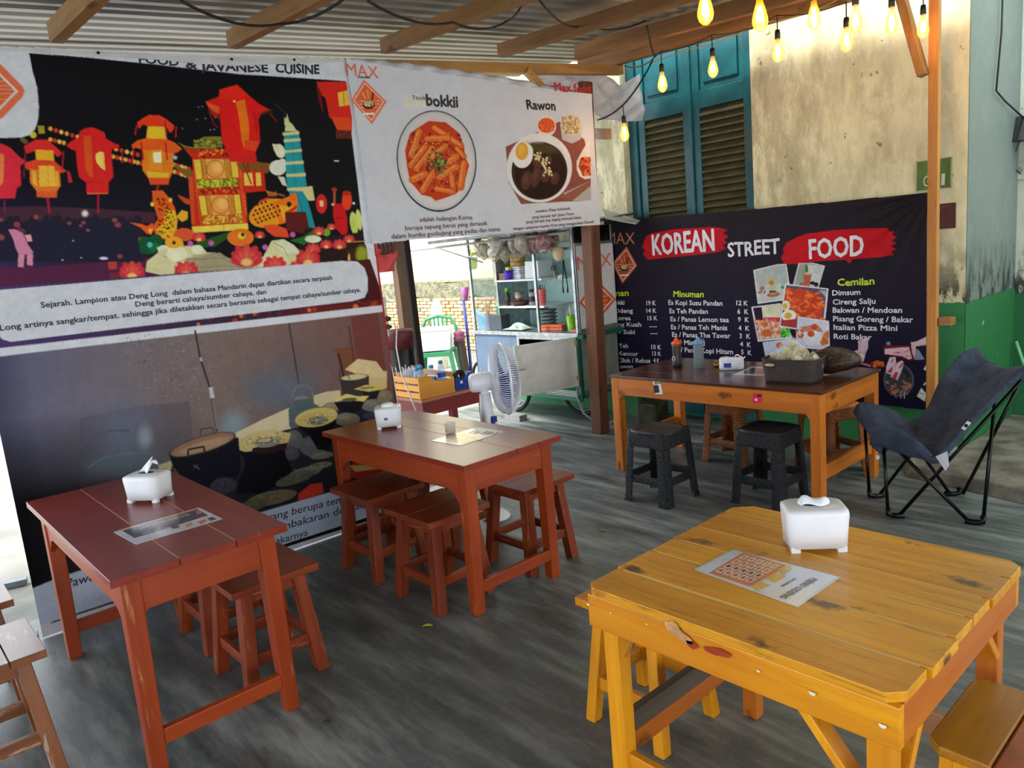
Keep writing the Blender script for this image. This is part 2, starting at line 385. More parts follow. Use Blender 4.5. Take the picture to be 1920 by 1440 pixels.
def wallmat(name, up, up2, low, gz=1.02, stain=1.0, plaster=(165, 152, 118), pamt=.5, grad=None):
    m, n, L, b = nt(name)
    v = coords(n, L, (1, 1, 1), False); vs_ = coords(n, L, (1.6, 1.6, .6), False)
    a = noise(n, L, vs_, 2.2, 8, .68); a2 = noise(n, L, v, 7, 8, .7); c = noise(n, L, v, 60, 3)
    u = mix(n, L, ramp(n, L, a, [(.46, (0,) * 3), (.68, (pamt,) * 3)]), lin(up), lin(plaster))
    u = mix(n, L, ramp(n, L, a2, [(.5, (0,) * 3), (.66, (.5,) * 3)]), u, lin(up2))
    sp = n.new('ShaderNodeSeparateXYZ'); L.new(v, sp.inputs[0])
    if grad:   # the render is worn through most beside the shutters
        mr = n.new('ShaderNodeMapRange'); mr.inputs['From Min'].default_value = grad[0]; mr.inputs['From Max'].default_value = grad[1]; mr.inputs['To Min'].default_value = .62; mr.inputs['To Max'].default_value = .0
        L.new(sp.outputs[0], mr.inputs['Value']); ff = n.new('ShaderNodeMath'); ff.operation = 'MULTIPLY'; L.new(mr.outputs[0], ff.inputs[0]); L.new(ramp(n, L, noise(n, L, vs_, 5, 9, .75), [(.42, (.15,) * 3), (.54, (1,) * 3)]), ff.inputs[1])
        u = mix(n, L, ff.outputs[0], u, lin((134, 120, 86)))
    # wet stains just over the green dado
    w = n.new('ShaderNodeMath'); w.operation = 'MULTIPLY_ADD'; w.inputs[1].default_value = .25; L.new(a2, w.inputs[0]); L.new(sp.outputs[2], w.inputs[2])
    near = ramp(n, L, w.outputs[0], [(gz / 4 + .045, (min(1, 1.0 * stain),) * 3), (gz / 4 + .13, (0,) * 3)])
    # ramp works on 0..1, so feed height / 4
    dv = n.new('ShaderNodeMath'); dv.operation = 'DIVIDE'; dv.inputs[1].default_value = 4; L.new(w.outputs[0], dv.inputs[0])
    near.node.id_data.links.remove(near.node.inputs[0].links[0]); L.new(dv.outputs[0], near.node.inputs[0])
    sb = noise(n, L, vs_, 9, 5, .7)
    mu = n.new('ShaderNodeMath'); mu.operation = 'MULTIPLY'; L.new(near, mu.inputs[0]); L.new(ramp(n, L, sb, [(.47, (0,) * 3), (.55, (1,) * 3)]), mu.inputs[1])
    u = mix(n, L, mu.outputs[0], u, lin((38, 40, 30)))
    sp2 = noise(n, L, v, 16, 3, .6)
    u = mix(n, L, ramp(n, L, sp2, [(.70, (0,) * 3), (.73, (.7,) * 3)]), u, lin((60, 58, 40)))
    g = mix(n, L, ramp(n, L, a2, [(.6, (0,) * 3), (.66, (.5,) * 3)]), lin(low), tuple(x * 1.5 for x in lin(low)))
    g = mix(n, L, ramp(n, L, sp2, [(.70, (0,) * 3), (.73, (.6,) * 3)]), g, lin((190, 200, 170)))
    ed = n.new('ShaderNodeMath'); ed.operation = 'MULTIPLY_ADD'; ed.inputs[1].default_value = .05; L.new(sb, ed.inputs[0]); L.new(sp.outputs[2], ed.inputs[2])
    gt = n.new('ShaderNodeMath'); gt.operation = 'LESS_THAN'; gt.inputs[1].default_value = gz + .025; L.new(ed.outputs[0], gt.inputs[0])
    L.new(mix(n, L, gt.outputs[0], u, g), b.inputs['Base Color'])
    b.inputs['Roughness'].default_value = .62
    bump(n, L, b, a, .5, .012)
    return m
cream = wallmat('cream and green wall', (228, 222, 178), (238, 234, 204), (38, 118, 62), plaster=(158, 146, 114), pamt=.75, grad=(-3.2, -1.9))
greyw = wallmat('blue grey and green wall', (104, 118, 112), (118, 130, 122), (30, 104, 52), plaster=(92, 108, 100), pamt=.4)
DX0, DX1 = -4.36, -3.12
w = MB()
w.box(-6.25, DX0, YW, YW + .22, 0, 4.2); w.box(DX1, -1.653, YW, YW + .22, 0, 4.2); w.box(DX0, DX1, YW, YW + .22, 3.42, 4.2)
w.box(DX0, DX1, YW + .2, YW + .24, 0, 3.42)
tag(w.build('wall_back', cream), kind='structure')
tag(MB().box(-1.95, -1.656, YW + .22, 6.45, 0, 4.2).add([(-1.65, YW, 0), (-1.65, 6.45, 0), (-1.65, 6.45, 4.2), (-1.65, YW, 4.2)], [(0, 1, 2, 3)]).build('wall_right', greyw), kind='structure')
tag(MB().box(-1.95, 3.6, 6.45, 6.7, 0, 4.2).build('wall_far', wallmat('far white and green wall', (196, 204, 184), (206, 210, 190), (30, 104, 58), gz=.98, stain=1.6)), kind='structure')
# raised concrete step at the foot of the column
step_m = plain('rough cement', (132, 128, 116), .85, c2=(92, 88, 78), scale=6, bmp=.8, bd=.02)
sp_ = [(-1.83, 5.4), (-1.86, 4.95), (-1.80, 4.80), (-1.62, 4.745), (-1.4, 4.70), (-1.1, 4.62), (-.6, 4.47), (.4, 4.2), (2.5, 3.7), (3.5, 3.6), (3.5, 6.45), (-1.65, 6.45), (-1.65, 5.4)]
tag(MB().prism([(x, y, 0) for x, y in sp_], [(x + (.03 if k < 10 else 0), y + (.04 if 1 < k < 10 else 0), .065) for k, (x, y) in enumerate(sp_)]).build('floor_step', step_m, bevel=.008), kind='structure')

# shuttered door, recessed in the wall
teal = plain('teal gloss paint', (12, 84, 92), .38, c2=(8, 66, 72), scale=5, bmp=.1)
slatm = plain('olive louvre paint', (84, 76, 40), .6, c2=(60, 58, 32), scale=6)  # olive brown slats within the teal leaves
dY = YW + .10
door = thing('door_1', None, None, ((DX0 + DX1) / 2, dY, 0)); door['kind'] = 'structure'
f = MB(); f.box(DX0, DX0 + .09, dY - .02, dY + .06, 0, 3.42); f.box(DX1 - .05, DX1, dY - .02, dY + .06, 0, 3.42); f.box(DX0, DX1, dY - .02, dY + .06, 3.36, 3.42)
f.build('door_frame', teal, door, world=True, bevel=.006)
mid_ = (DX0 + .09 + DX1 - .05) / 2
for a_, b_ in ((DX0 + .095, mid_ - .012), (mid_ + .012, DX1 - .055)):
    lf = MB(); lf.box(a_, a_ + .07, dY, dY + .04, .05, 3.34); lf.box(b_ - .07, b_, dY, dY + .04, .05, 3.34)
    for z0, z1 in ((.05, .25), (1.35, 1.47), (2.60, 2.74), (3.18, 3.34)): lf.box(a_ + .07, b_ - .07, dY, dY + .04, z0, z1)
    leaf = lf.build('door_leaf', teal, door, world=True, bevel=.004)
    pn = MB(); pn.box(a_ + .07, b_ - .07, dY + .015, dY + .03, 2.74, 3.18); pn.box(a_ + .11, b_ - .11, dY - .004, dY + .02, 2.79, 3.13)
    pn.box(a_ + .07, b_ - .07, dY + .01, dY + .03, .25, 1.35)
    pn.build('door_panel', teal, leaf, world=True, bevel=.012)
    k = 0; first = None
    z = 1.50
    while z < 2.59:
        if first is None:
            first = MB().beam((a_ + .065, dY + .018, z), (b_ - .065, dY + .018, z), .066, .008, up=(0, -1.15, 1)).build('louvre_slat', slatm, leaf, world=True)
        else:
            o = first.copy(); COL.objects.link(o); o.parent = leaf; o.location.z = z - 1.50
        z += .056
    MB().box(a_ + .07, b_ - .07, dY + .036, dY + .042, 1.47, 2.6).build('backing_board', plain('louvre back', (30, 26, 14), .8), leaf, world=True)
MB().box(mid_ - .014, mid_ + .014, dY - .018, dY + .02, .05, 3.34).build('meeting_bead', teal, door, world=True, bevel=.005)

# ------------------------------------------------------------------ roof: rafters and corrugated sheets
def zb(X, Y): return 2.615 + .075 * Y - .05 * (X + 3.9)
rw = wood('rafter pine', 0, (176, 132, 78), (112, 78, 42), rough=.6, knots=.6, coat=0)
rwd = wood('old rafter', 0, (168, 122, 74), (96, 66, 40), rough=.65, knots=.5, coat=0)
rwy = wood('batten pine', 1, (182, 134, 74), (118, 80, 40), rough=.6, coat=0)
sheet_m = plain('galvanised sheet', (152, 148, 140), .5, .3, c2=(122, 118, 110), scale=1.2, stretch=(2, .6, 1))
ceil = thing('ceiling', None, None, (-.5, 1.5, 2.8)); ceil['kind'] = 'structure'
XS0, XS1, PW = -5.402, 3.2, .782
def roofz(X, Y): return zb(X, Y) + .125
k = 0; x = XS0
while x < XS1:
    def fn(u, v, x=x, k=k):
        X = x + u * (PW + .04); Y = -3.2 + v * (5.19 + 3.2)
        t_ = ((X - XS0) / .1303) % 1
        return (X, Y, roofz(X, Y) + .017 * max(0, 1 - abs(t_ - .5) * 3.6) + (k % 2) * .004)
    MB().grid(fn, 110, 3).build('roof_sheet', sheet_m, ceil, world=True)
    x += PW; k += 1
def rafter(Y0, X0, Y1, X1, w, h, label, m=rw, dz0=0, name='rafter'):
    p0 = (X0, Y0, zb(X0, Y0) + h / 2 + dz0); p1 = (X1, Y1, zb(X1, Y1) + h / 2 + dz0)
    o = MB().beam(p0, p1, w, h).build(name, m, loc=((X0 + X1) / 2, (Y0 + Y1) / 2, (p0[2] + p1[2]) / 2), world=True, bevel=.003)
    return tag(o, label, 'beam', 'rafters under the metal roof')
rafter(.98, -3.98, .90, 3.1, .055, .085, 'pale wooden rafter at far left, meeting the logo corner of the lantern banner')
rafter(1.80, -3.98, 1.76, 3.1, .055, .085, 'pale wooden rafter meeting the top of the lantern banner above its heading')
rafter(2.74, -3.98, 2.72, 3.1, .055, .085, 'wooden rafter meeting the top of the banner with the two food plates')
rafter(3.68, -3.98, 3.64, 3.1, .055, .085, 'wooden rafter ending above the middle of the two-plate banner, a cable hanging from it', rwd)
rafter(4.45, -3.98, 4.42, 3.1, .055, .10, 'wooden rafter next in from the roof edge beam', rwd)
eb = MB().beam((-4.5, 5.06, 3.07), (3.1, 5.06, 2.86), .06, .12).build('edge_beam', rwd, loc=(-.7, 5.06, 2.96), world=True, bevel=.003)
tag(eb, 'long brown edge beam carrying the scalloped roof edge beside the teal shutters', 'beam')
hb = MB().beam((-4.10, -1.0, zb(-4, -1) - .05), (-4.10, 5.1, zb(-4, 5.1) - .04), .06, .07).build('header_beam', rwy, loc=(-4.10, 2.2, 2.76), world=True, bevel=.003)
tag(hb, 'brown header beam behind the tops of the two big banners', 'beam')
lowb = MB().beam((-4.55, 5.08, 2.55), (-4.02, 4.80, 2.44), .05, .08).build('tie_beam', rwd, loc=(-4.3, 4.95, 2.5), world=True)
tag(lowb, 'short dark tie timber under the crumpled white tarp', 'beam')
br = MB().beam((-4.07, 4.0, 2.86), (-4.07, 4.22, 2.70), .04, .05).build('timber_brace', rwy, loc=(-3.97, 4.07, 2.78), world=True)
tag(br, 'short pale brace at the top edge of the two-plate banner', 'brace')

# posts
pw = wood('yellow orange post', 2, (205, 140, 70), (150, 92, 38), rough=.6, knots=.4, coat=0)  # yellow-orange timber, the paler of the two posts
o = MB().beam((ony(1748, 740, 5.19)[0], 5.19, 0), (ony(1752, 120, 5.19)[0], 5.19, 2.95), .056, .05, up=(0, 1, 0)).build('timber_post', pw, loc=(-1.8, 5.19, 0), world=True, bevel=.003)
tag(o, 'tall yellow-orange timber post at the right edge of the black menu banner', 'post')
o = MB().beam(ony(1731, 142, 5.13), ony(1688, -12, 5.13), .05, .075, up=(0, 1, 0)).build('knee_brace', wood('brace pine', 2, (168, 122, 66), (100, 66, 30), rough=.6, knots=.8, coat=0), loc=(-1.9, 5.14, 2.5), world=True, bevel=.004)
tag(o, 'diagonal wooden knee brace at the top of the right timber post', 'brace')
o = MB().box(-1.74, -1.665, 5.19, 5.27, .90, .95).build('wooden_peg', wood('peg pine', 0, (180, 125, 65), (110, 70, 30)), bevel=.003, loc=(-1.72, 5.2, .92), world=True)
tag(o, 'short wooden peg sticking out of the right post above the dark chair', 'peg')
pd = wood('dark post', 2, (112, 66, 36), (66, 36, 20), rough=.6, knots=.5, coat=0)
o = MB().beam((-4.24, 4.72, 0), (-4.16, 4.70, 2.85), .11, .11, up=(0, 1, 0)).build('timber_post', pd, loc=(-4.24, 4.72, 0), world=True, bevel=.006)
tag(o, 'rough dark brown timber post in front of the food cart', 'post')
# ================================================================== BANNERS
XB = -4.02
nB = V(1, 0, 0); nK = V(0, -1, 0)
def dispB(P):
    y = P[:, 1]; z = P[:, 2]
    return .010 * np.sin(3.1 * y + 1.4 * z) * np.sin(1.3 * z + .4) + .004 * np.sin(9 * z - 4 * y) * np.clip((z - 1.6) / 1.2, 0, 1)
def dispB2(P):
    y = P[:, 1]; z = P[:, 2]; t = np.clip((z - 1.7), 0, 1)
    return .012 * np.sin(4.2 * y + 2.2 * z) * t + .004 * np.sin(17 * (z - .35 * y)) * t * t
def dispK(P):
    x = P[:, 0]; z = P[:, 2]
    dx = (-1.87 - x); dz = 1.74 - z; ang = np.arctan2(dz, dx + .02); r = np.hypot(dx, dz)
    return .010 * np.sin(ang * 22) * np.exp(-r * 1.6) * np.clip(r * 5, 0, 1) + .006 * np.sin(2.7 * x) + .004
WB = lambda x, y: onx(x, y, XB)
WK = lambda x, y: ony(x, y, 5.36)
RED, ORG, YEL = (225, 28, 22), (236, 112, 22), (238, 196, 60)

# ---- banner 1 : lanterns above, smoky kitchen below
c = Canvas(-90, 60, 790, 1290, 1.0, (214, 216, 222)); c.at(0, 0, 1)
c.poly("-90,60 54,100 160,107 300,121 450,139 647,153 693,530 700,560 -90,640", lambda X, Y: np.stack([14 + 66 * np.clip((Y - 330) / 250, 0, 1) * np.clip((420 - X) / 420, 0, 1), 12 + 42 * np.clip((Y - 330) / 250, 0, 1) * np.clip((420 - X) / 420, 0, 1), 16 + 84 * np.clip((Y - 300) / 250, 0, 1) * np.clip((450 - X) / 450, 0, 1)], -1))  # purple lift at lower left partly paints haze into the print
c.at(0, 360, 5.647)   # crowd
c.poly("-500,170 400,150 900,170 1650,215 1640,330 -500,300", (92, 48, 60), .7)
c.poly("-500,800 400,790 1100,740 1500,700 1900,690 1900,900 900,970 -500,1060", (92, 34, 66), .9)
rr = random.Random(4)
for k in range(34):
    x = -100 + k * 48 + rr.uniform(-20, 20); y = rr.uniform(240, 320)
    c.ell(x, y + 40, 38, 45, (34, 30, 46)); c.poly([(x - 60, y + 70), (x + 60, y + 70), (x + 70, 730), (x - 70, 740)], (32, 30, 50), .85)
for x, y, r in ((735, 330, 24), (885, 325, 24), (855, 358, 20), (932, 405, 22), (1215, 298, 30), (1250, 350, 34), (380, 265, 30), (1490, 500, 30), (10, 480, 40), (5, 295, 26), (1270, 680, 30)): c.ell(x, y, r, r * .8, (200, 90, 90), a=.7, soft=.4)
c.ell(900, 228, 34, 34, (250, 240, 230), soft=.6); c.ell(1100, 702, 46, 16, (225, 220, 235), soft=.3); c.ell(775, 515, 8, 8, (220, 220, 235)); c.ell(862, 695, 9, 7, (220, 220, 235)); c.ell(665, 718, 10, 7, (220, 220, 235))
c.poly("88,395 160,392 240,430 300,560 358,640 320,655 205,672 170,600 140,500", (214, 132, 160)).poly("195,668 265,664 250,800 190,792", (222, 140, 165)).poly("285,660 352,650 350,782 288,772", (222, 140, 165)).poly("260,455 328,448 346,522 292,527", (235, 165, 170)).ell(180, 345, 36, 30, (150, 60, 90)).ell(230, 405, 50, 22, (110, 50, 80), 30)
c.poly("1145,742 1240,735 1240,815 1152,822", (190, 66, 60)).poly("1160,860 1260,850 1260,925 1175,930", (120, 44, 60))
c.at(0, 100, 4.8)     # lanterns at left
for x0, y0, x1, y1, n in ((455, 678, 700, 752, 6), (455, 775, 575, 805, 4), (1045, 862, 1240, 912, 5), (1020, 930, 1275, 992, 8), (1570, 1005, 1700, 1040, 5), (1570, 1065, 1700, 1110, 5)):
    for k in range(n): t = k / (n - 1); c.ell(x0 + (x1 - x0) * t, y0 + (y1 - y0) * t, 19, 21, ((245, 170, 60), (215, 60, 40), (250, 200, 90))[k % 3], soft=.15)
c.ell(300, 735, 30, 30, (220, 190, 40)).poly("340,650 400,650 405,720 350,725", (170, 150, 40)).ell(215, 785, 40, 22, (110, 90, 60), 30)
c.poly("-200,790 20,812 95,850 185,940 240,965 200,1000 185,1010 190,1190 150,1215 135,1305 -200,1312", (226, 44, 62)).poly("-60,905 34,905 40,960 30,1160 5,1190 -60,1190", (240, 130, 70)).line("40,1320 45,1440", 14, (130, 40, 80))
for (bx, s) in ((0, 1),):
    c.poly("215,835 320,775 430,775 545,880 560,905 520,935 480,900 320,880 230,905", (224, 44, 44)).poly("318,868 478,872 492,972 322,962", (245, 178, 40)).poly("210,985 320,958 492,972 600,1060 560,1078 240,1045 215,1010", (232, 70, 40))
    c.poly("268,1042 535,1050 548,1190 512,1245 512,1300 330,1296 330,1242 268,1162", (236, 120, 36)).poly("346,1010 490,1012 502,1196 352,1202", (248, 190, 60)).poly("286,1062 326,1062 334,1196 296,1172", (245, 180, 60)).poly("498,1062 522,1066 532,1192 502,1202", (245, 180, 60)).poly("328,1242 515,1244 510,1300 332,1296", (232, 92, 44))
    c.line("428,1300 446,1440", 22, (176, 34, 50)).line("572,880 560,1050", 12, (190, 30, 50)).line("228,900 214,1120", 12, (150, 30, 60)).poly("602,1058 625,1058 655,1160 615,1165", (200, 40, 50)).line("345,1010 350,1200", 3, (170, 70, 20)).line("430,1012 436,1200", 3, (200, 110, 30)).line("320,960 492,972", 5, (180, 50, 20))
c.poly("722,698 770,672 840,664 945,712 955,765 1040,815 1075,822 1070,850 1005,868 1010,1000 1022,1108 978,1160 975,1262 780,1266 772,1162 708,1112 692,1000 684,880 640,862 595,832 640,790 705,755", (224, 36, 34)).poly("752,738 822,742 838,1112 808,1116 772,1052 760,900", (228, 84, 30)).poly("862,905 900,884 936,892 946,1056 905,1030 870,985 858,940", (250, 222, 110)).poly("900,890 936,892 946,1056 915,1020", (252, 205, 90))
c.line("722,700 860,760 950,765", 4, (180, 20, 24)).line("772,1162 975,1160", 4, (180, 20, 24)).line("884,1270 884,1440", 20, (170, 30, 40)).line("782,1262 972,1262", 12, (236, 110, 60)).line("1100,880 1098,990", 16, (170, 26, 40))
c.poly("1236,620 1290,580 1345,552 1440,556 1500,590 1572,650 1560,690 1530,720 1500,660 1330,655 1290,640 1250,680", (232, 62, 26)).poly("1330,655 1500,660 1502,772 1315,768", (232, 190, 40)).poly("1186,822 1240,780 1312,765 1502,772 1570,800 1640,858 1600,890 1555,905 1270,862 1215,850 1190,860", (234, 92, 28))
c.poly("1278,862 1565,900 1552,1068 1522,1142 1515,1182 1352,1182 1336,1130 1282,1052", (236, 130, 26)).poly("1335,870 1460,865 1462,1060 1340,1050", (240, 150, 30)).poly("1376,892 1450,886 1452,986 1382,992", (255, 246, 200)).poly("1316,1062 1524,1078 1512,1116 1340,1116", (232, 190, 50)).poly("1336,1124 1526,1126 1515,1184 1352,1184", (232, 80, 30))
for q in ("1236,640 1215,735", "1590,655 1580,760", "1485,600 1500,760", "1270,800 1290,960", "1490,800 1505,960", "1205,850 1190,1000"): c.line(q, 14, (190, 30, 30))
c.line("1425,1184 1405,1250", 20, (180, 40, 26)).line("1340,980 1560,1000", 3, (200, 90, 20)).ell(1575, 938, 12, 12, (200, 200, 210), soft=.4)
c.at(0, 360, 5.647)   # left carp
c.poly("1610,-10 1720,-20 1790,60 1850,160 1880,300 1870,420 1800,520 1720,500 1640,440 1620,360 1672,285 1640,180 1615,90", (236, 96, 24)).poly("1745,200 1850,190 1878,300 1865,420 1800,515 1700,470 1650,400 1740,330", (238, 182, 30)).poly("1365,320 1490,335 1560,362 1612,325 1640,380 1600,452 1555,445 1490,378", (236, 90, 26)).poly("1560,400 1620,380 1600,450", (240, 190, 50)).poly("1865,262 1925,190 1990,210 1985,290 1925,318", (238, 176, 40)).ell(1612, 130, 20, 24, (240, 210, 60)).ell(1805, 85, 20, 24, (240, 210, 60))
c.spots("1660,60 1760,60 1860,300 1860,420 1790,500 1640,440 1680,300", 90, 9, [(60, 30, 10)], seed=5)
c.poly("1470,520 1510,470 1580,480 1640,445 1700,460 1730,520 1700,590 1660,640 1560,665 1480,640", (18, 84, 44)).poly("1560,600 1640,520 1690,560 1620,650", (24, 110, 50)).ell(1586, 558, 29, 29, (70, 205, 195))
c.poly("1660,590 1720,560 1800,570 1830,620 1760,650 1680,645", (228, 232, 215)).ell(1870, 560, 75, 70, (240, 160, 40)).ell(1846, 538, 14, 22, (50, 30, 10))
c.at(320, 140, 3.6)   # pagoda, tower, carp, flowers
c.poly("40,452 95,478 150,490 215,425 225,418 340,418 352,480 300,500 150,502 90,490", (132, 126, 50)).spots("160,440 340,430 350,480 160,490", 70, 10, [(96, 90, 30), (176, 160, 60)], seed=2)
c.poly("82,490 150,505 385,498 400,575 480,560 500,620 520,1000 480,1040 150,1060 140,1000 120,690 150,640 148,570", (206, 44, 16)).spots("190,510 390,510 390,550 190,560", 40, 8, [(120, 20, 10), (240, 150, 40)], seed=9)
c.poly("20,600 80,632 142,645 150,690 105,690 60,655 25,625", (126, 96, 36)).poly("118,690 150,690 165,1010 140,1010", (224, 80, 36)).poly("45,808 110,836 152,848 150,884 100,872 62,838", (200, 80, 30))
for (p, q, cc, rw_) in (("152,572 448,568 462,694 168,706", None, (300, 636), 0), ("186,818 468,810 482,940 206,952", None, (336, 880), 0)):
    c.poly(p, (236, 200, 62))
    P = px(p)
    for t0, t1, col in ((.17, .25, (214, 130, 40)), (.28, .70, (240, 172, 80)), (.73, .83, (214, 130, 40))):
        L4 = lambda t, a, b: (a[0] + (b[0] - a[0]) * t, a[1] + (b[1] - a[1]) * t)
        c.poly([L4(t0, P[0], P[1]), L4(t1, P[0], P[1]), L4(t1, P[3], P[2]), L4(t0, P[3], P[2])], col)
    for t in (0, .17, .27, .71, .84, 1): c.line([L4(t, P[0], P[1]), L4(t, P[3], P[2])], 4, (120, 50, 16))
    c.ell(cc[0], cc[1], 60, 60, (150, 80, 30)).ell(cc[0], cc[1], 56, 56, (242, 160, 74)).ell(cc[0] + 12, cc[1] - 8, 34, 34, (250, 190, 100), soft=.4)
for p, cols in (("170,712 448,700 455,752 176,768", [(90, 110, 20), (214, 220, 60)]), ("212,956 484,944 490,998 216,1010", [(170, 90, 20), (240, 200, 70)])):
    P = px(p); c.poly(p, (186, 186, 46) if P[0][1] < 800 else (224, 150, 50)); c.spots(p, 150, 6, cols, seed=3)
    for t in (.33, .66): c.line([L4(t, P[0], P[1]), L4(t, P[3], P[2])], 5, (150, 50, 16))
c.poly("160,768 478,752 486,802 168,810", (190, 46, 16)).spots("170,775 470,760 476,800 180,805", 60, 8, [(120, 24, 10), (226, 110, 30)], seed=6)
c.line("456,570 500,1000", 16, (226, 76, 30)).line("150,570 205,1020", 12, (226, 76, 30)).line("470,600 512,960", 4, (250, 170, 70))
c.poly("140,1026 520,1002 524,1046 150,1070", (238, 214, 80)).line("356,1015 360,1058", 3, (170, 110, 30))
c.poly("442,600 560,575 600,590 680,600 690,575 684,630 650,668 580,650 480,650", (130, 84, 30)).poly("478,650 632,644 644,784 492,800", (202, 40, 18)).poly("492,664 552,660 560,748 498,750", (234, 196, 80)).poly("574,662 608,660 614,748 578,752", (234, 196, 80)).poly("640,780 700,800 716,778 712,820 660,824", (170, 90, 36))
for q in ("645,784 770,815", "650,792 770,822"): c.line(q, 4, (230, 130, 50))
c.poly("338,100 450,66 528,140 600,200 672,238 610,262 592,300 605,450 572,528 582,592 400,582 388,540 345,440 330,262 300,300 236,180 322,150", RED).poly("240,182 330,215 326,262 296,250 250,210", (236, 90, 40)).poly("440,182 500,166 528,330 530,430 496,502 478,440 462,300", (236, 116, 24)).poly("500,440 600,452 570,520 500,500", (236, 70, 24)).poly("394,545 580,540 582,600 402,586", (214, 34, 26)).poly("330,100 450,66 528,140 420,180 330,160", (232, 40, 24)).poly("545,240 590,300 584,420 560,330", (200, 20, 20))
for k in range(9): c.line([(252 + k * 9, 215 + k * 7), (268 + k * 9, 262 + k * 6)], 4, (130, 60, 30)); c.line([(590 + k * 10, 262 - k * 4), (600 + k * 10, 285 - k * 4)], 4, (120, 60, 30))
for q in ("255,230 290,330 320,360", "670,262 716,320", "490,590 545,740", "520,590 530,660"): c.line(q, 8, (150, 22, 22))
c.ell(430, 180, 8, 8, (250, 220, 150), soft=.3)
for x, y in ((190, 218), (215, 215), (178, 302), (235, 294), (268, 372), (294, 370), (80, 362), (30, 560)): c.ell(x, y, 6, 4, (150, 160, 170))
c.ell(30, 560, 14, 14, (180, 200, 210), soft=.5)
c.ell(738, 515, 34, 50, (226, 226, 190), -20).poly("684,465 715,470 730,500 700,520", (226, 220, 170)).ell(725, 628, 58, 52, (222, 224, 208)).ell(755, 600, 30, 34, (222, 224, 208)).poly("722,685 770,690 785,755 755,745", (220, 216, 190))
c.poly("762,388 866,384 890,560 920,752 785,772 775,560", (34, 156, 160)).poly("798,790 905,780 940,900 976,1034 905,1045 860,1040", (30, 146, 156)).line("820,390 845,750", 2, (20, 90, 90)).line("862,390 905,750", 2, (20, 90, 90)).line("850,800 930,1040", 3, (20, 90, 90))
for p in ("752,392 868,382 868,402 756,412", "762,436 876,428 878,446 764,458", "770,512 886,500 888,520 772,528", "776,588 898,580 900,602 778,608", "778,670 912,662 914,686 780,690", "784,766 958,752 974,850 930,852 890,786 788,786"): c.poly(p, (216, 206, 140))
c.poly("768,384 772,352 764,330 766,284 776,300 784,262 794,300 800,318 826,340 844,372 866,384", (206, 212, 150)).line("700,196 780,270", 3, (90, 90, 90))
c.poly("560,930 600,850 650,828 740,850 760,900 700,940 600,990", (226, 60, 30))
c.ell(672, 935, 150, 92, (238, 150, 26), -18).poly("690,860 760,836 850,800 860,880 842,950 800,990 740,1012 715,960", (238, 120, 24)).poly("730,880 830,890 830,950 760,985", (242, 168, 40)).ell(799, 875, 15, 18, (40, 20, 10)).poly("770,930 850,880 855,895 790,960", (200, 60, 20)).poly("806,806 838,796 842,850 812,850", (240, 100, 30))
for i in range(7):
    for j in range(5):
        x = 560 + i * 27 + (j % 2) * 13; y = 1000 + j * 0 - i * 10 - j * 30 + 8
        if ((x - 640) / 105.) ** 2 + ((y - 935) / 80.) ** 2 < 1.1: c.ell(x, y, 7, 8, (50, 24, 10))
c.poly("620,1020 700,1010 780,1040 800,1100 700,1095 650,1060", (230, 80, 40)).poly("770,930 910,925 940,1060 920,1080 780,1050", (90, 24, 20))
for k in range(7): c.line([(780 + k * 20, 935), (790 + k * 20, 1055)], 5, (120, 36, 26))
c.poly("980,50 1180,50 1205,200 1222,300 1222,380 1122,375 1110,310 1068,290 1040,160 1000,130", (216, 40, 26)).poly("1122,122 1190,108 1204,206 1134,218", (234, 190, 70)).poly("1078,284 1212,292 1216,372 1122,372", (226, 76, 30)).line("1160,118 1168,210", 4, (190, 60, 20)).poly("975,60 1010,120 1030,270 1000,200", (110, 16, 16))
for k in range(10): c.line([(1118 + k * 11, 375), (1120 + k * 11, 432)], 6, (150, 56, 36))
c.ell(1018, 872, 38, 66, (216, 40, 36)).poly("1004,850 1032,848 1032,890 1006,892", (246, 200, 130)).poly("1095,870 1168,868 1192,960 1196,1060 1170,1100 1118,1040 1096,960", (206, 22, 28)).line("1120,968 1168,962", 5, (120, 10, 20)).ell(1190, 850, 34, 66, (230, 66, 30)).ell(1188, 800, 30, 16, (190, 40, 20)).line("1105,880 1106,780", 14, (200, 90, 50)).ell(1105, 775, 18, 14, (160, 60, 40)).ell(1093, 876, 9, 9, (240, 200, 190)).ell(1236, 868, 9, 9, (230, 240, 240)).ell(1120, 582, 20, 6, (190, 200, 210))
c.ell(1238, 1004, 27, 80, (196, 216, 96), -8).ell(1272, 980, 20, 72, (206, 216, 116), -8)
c.poly("900,1045 950,1030 1000,1100 1100,1090 1300,1060 1340,1330 1000,1330 860,1180", (40, 24, 20)).poly("1180,1180 1320,1150 1340,1330 1200,1330", (58, 34, 16)).ell(1290, 1215, 40, 60, (150, 160, 40), soft=.4).line("1200,1130 1310,1124", 8, (200, 150, 60)).ell(1205, 1240, 8, 34, (240, 190, 90), soft=.4)
c.poly("800,1120 900,1090 960,1050 1000,1060 900,1150", (40, 110, 40)).ell(1052, 1065, 26, 26, (110, 170, 40)).poly("160,1140 300,1090 400,1060 390,1100 300,1160 200,1170", (40, 84, 30)).ell(960, 1110, 56, 26, (224, 226, 196))
c.poly("-160,1260 -60,1180 40,1160 200,1150 245,1200 300,1200 400,1240 620,1230 680,1120 760,1110 830,1150 870,1190 900,1260 1010,1290 600,1330 400,1345 -30,1360 -170,1330", (222, 214, 160)).poly("100,1240 330,1200 420,1260 600,1290 380,1340 120,1340", (170, 158, 120)).poly("690,1150 760,1110 830,1150 860,1200 780,1210", (228, 230, 190))
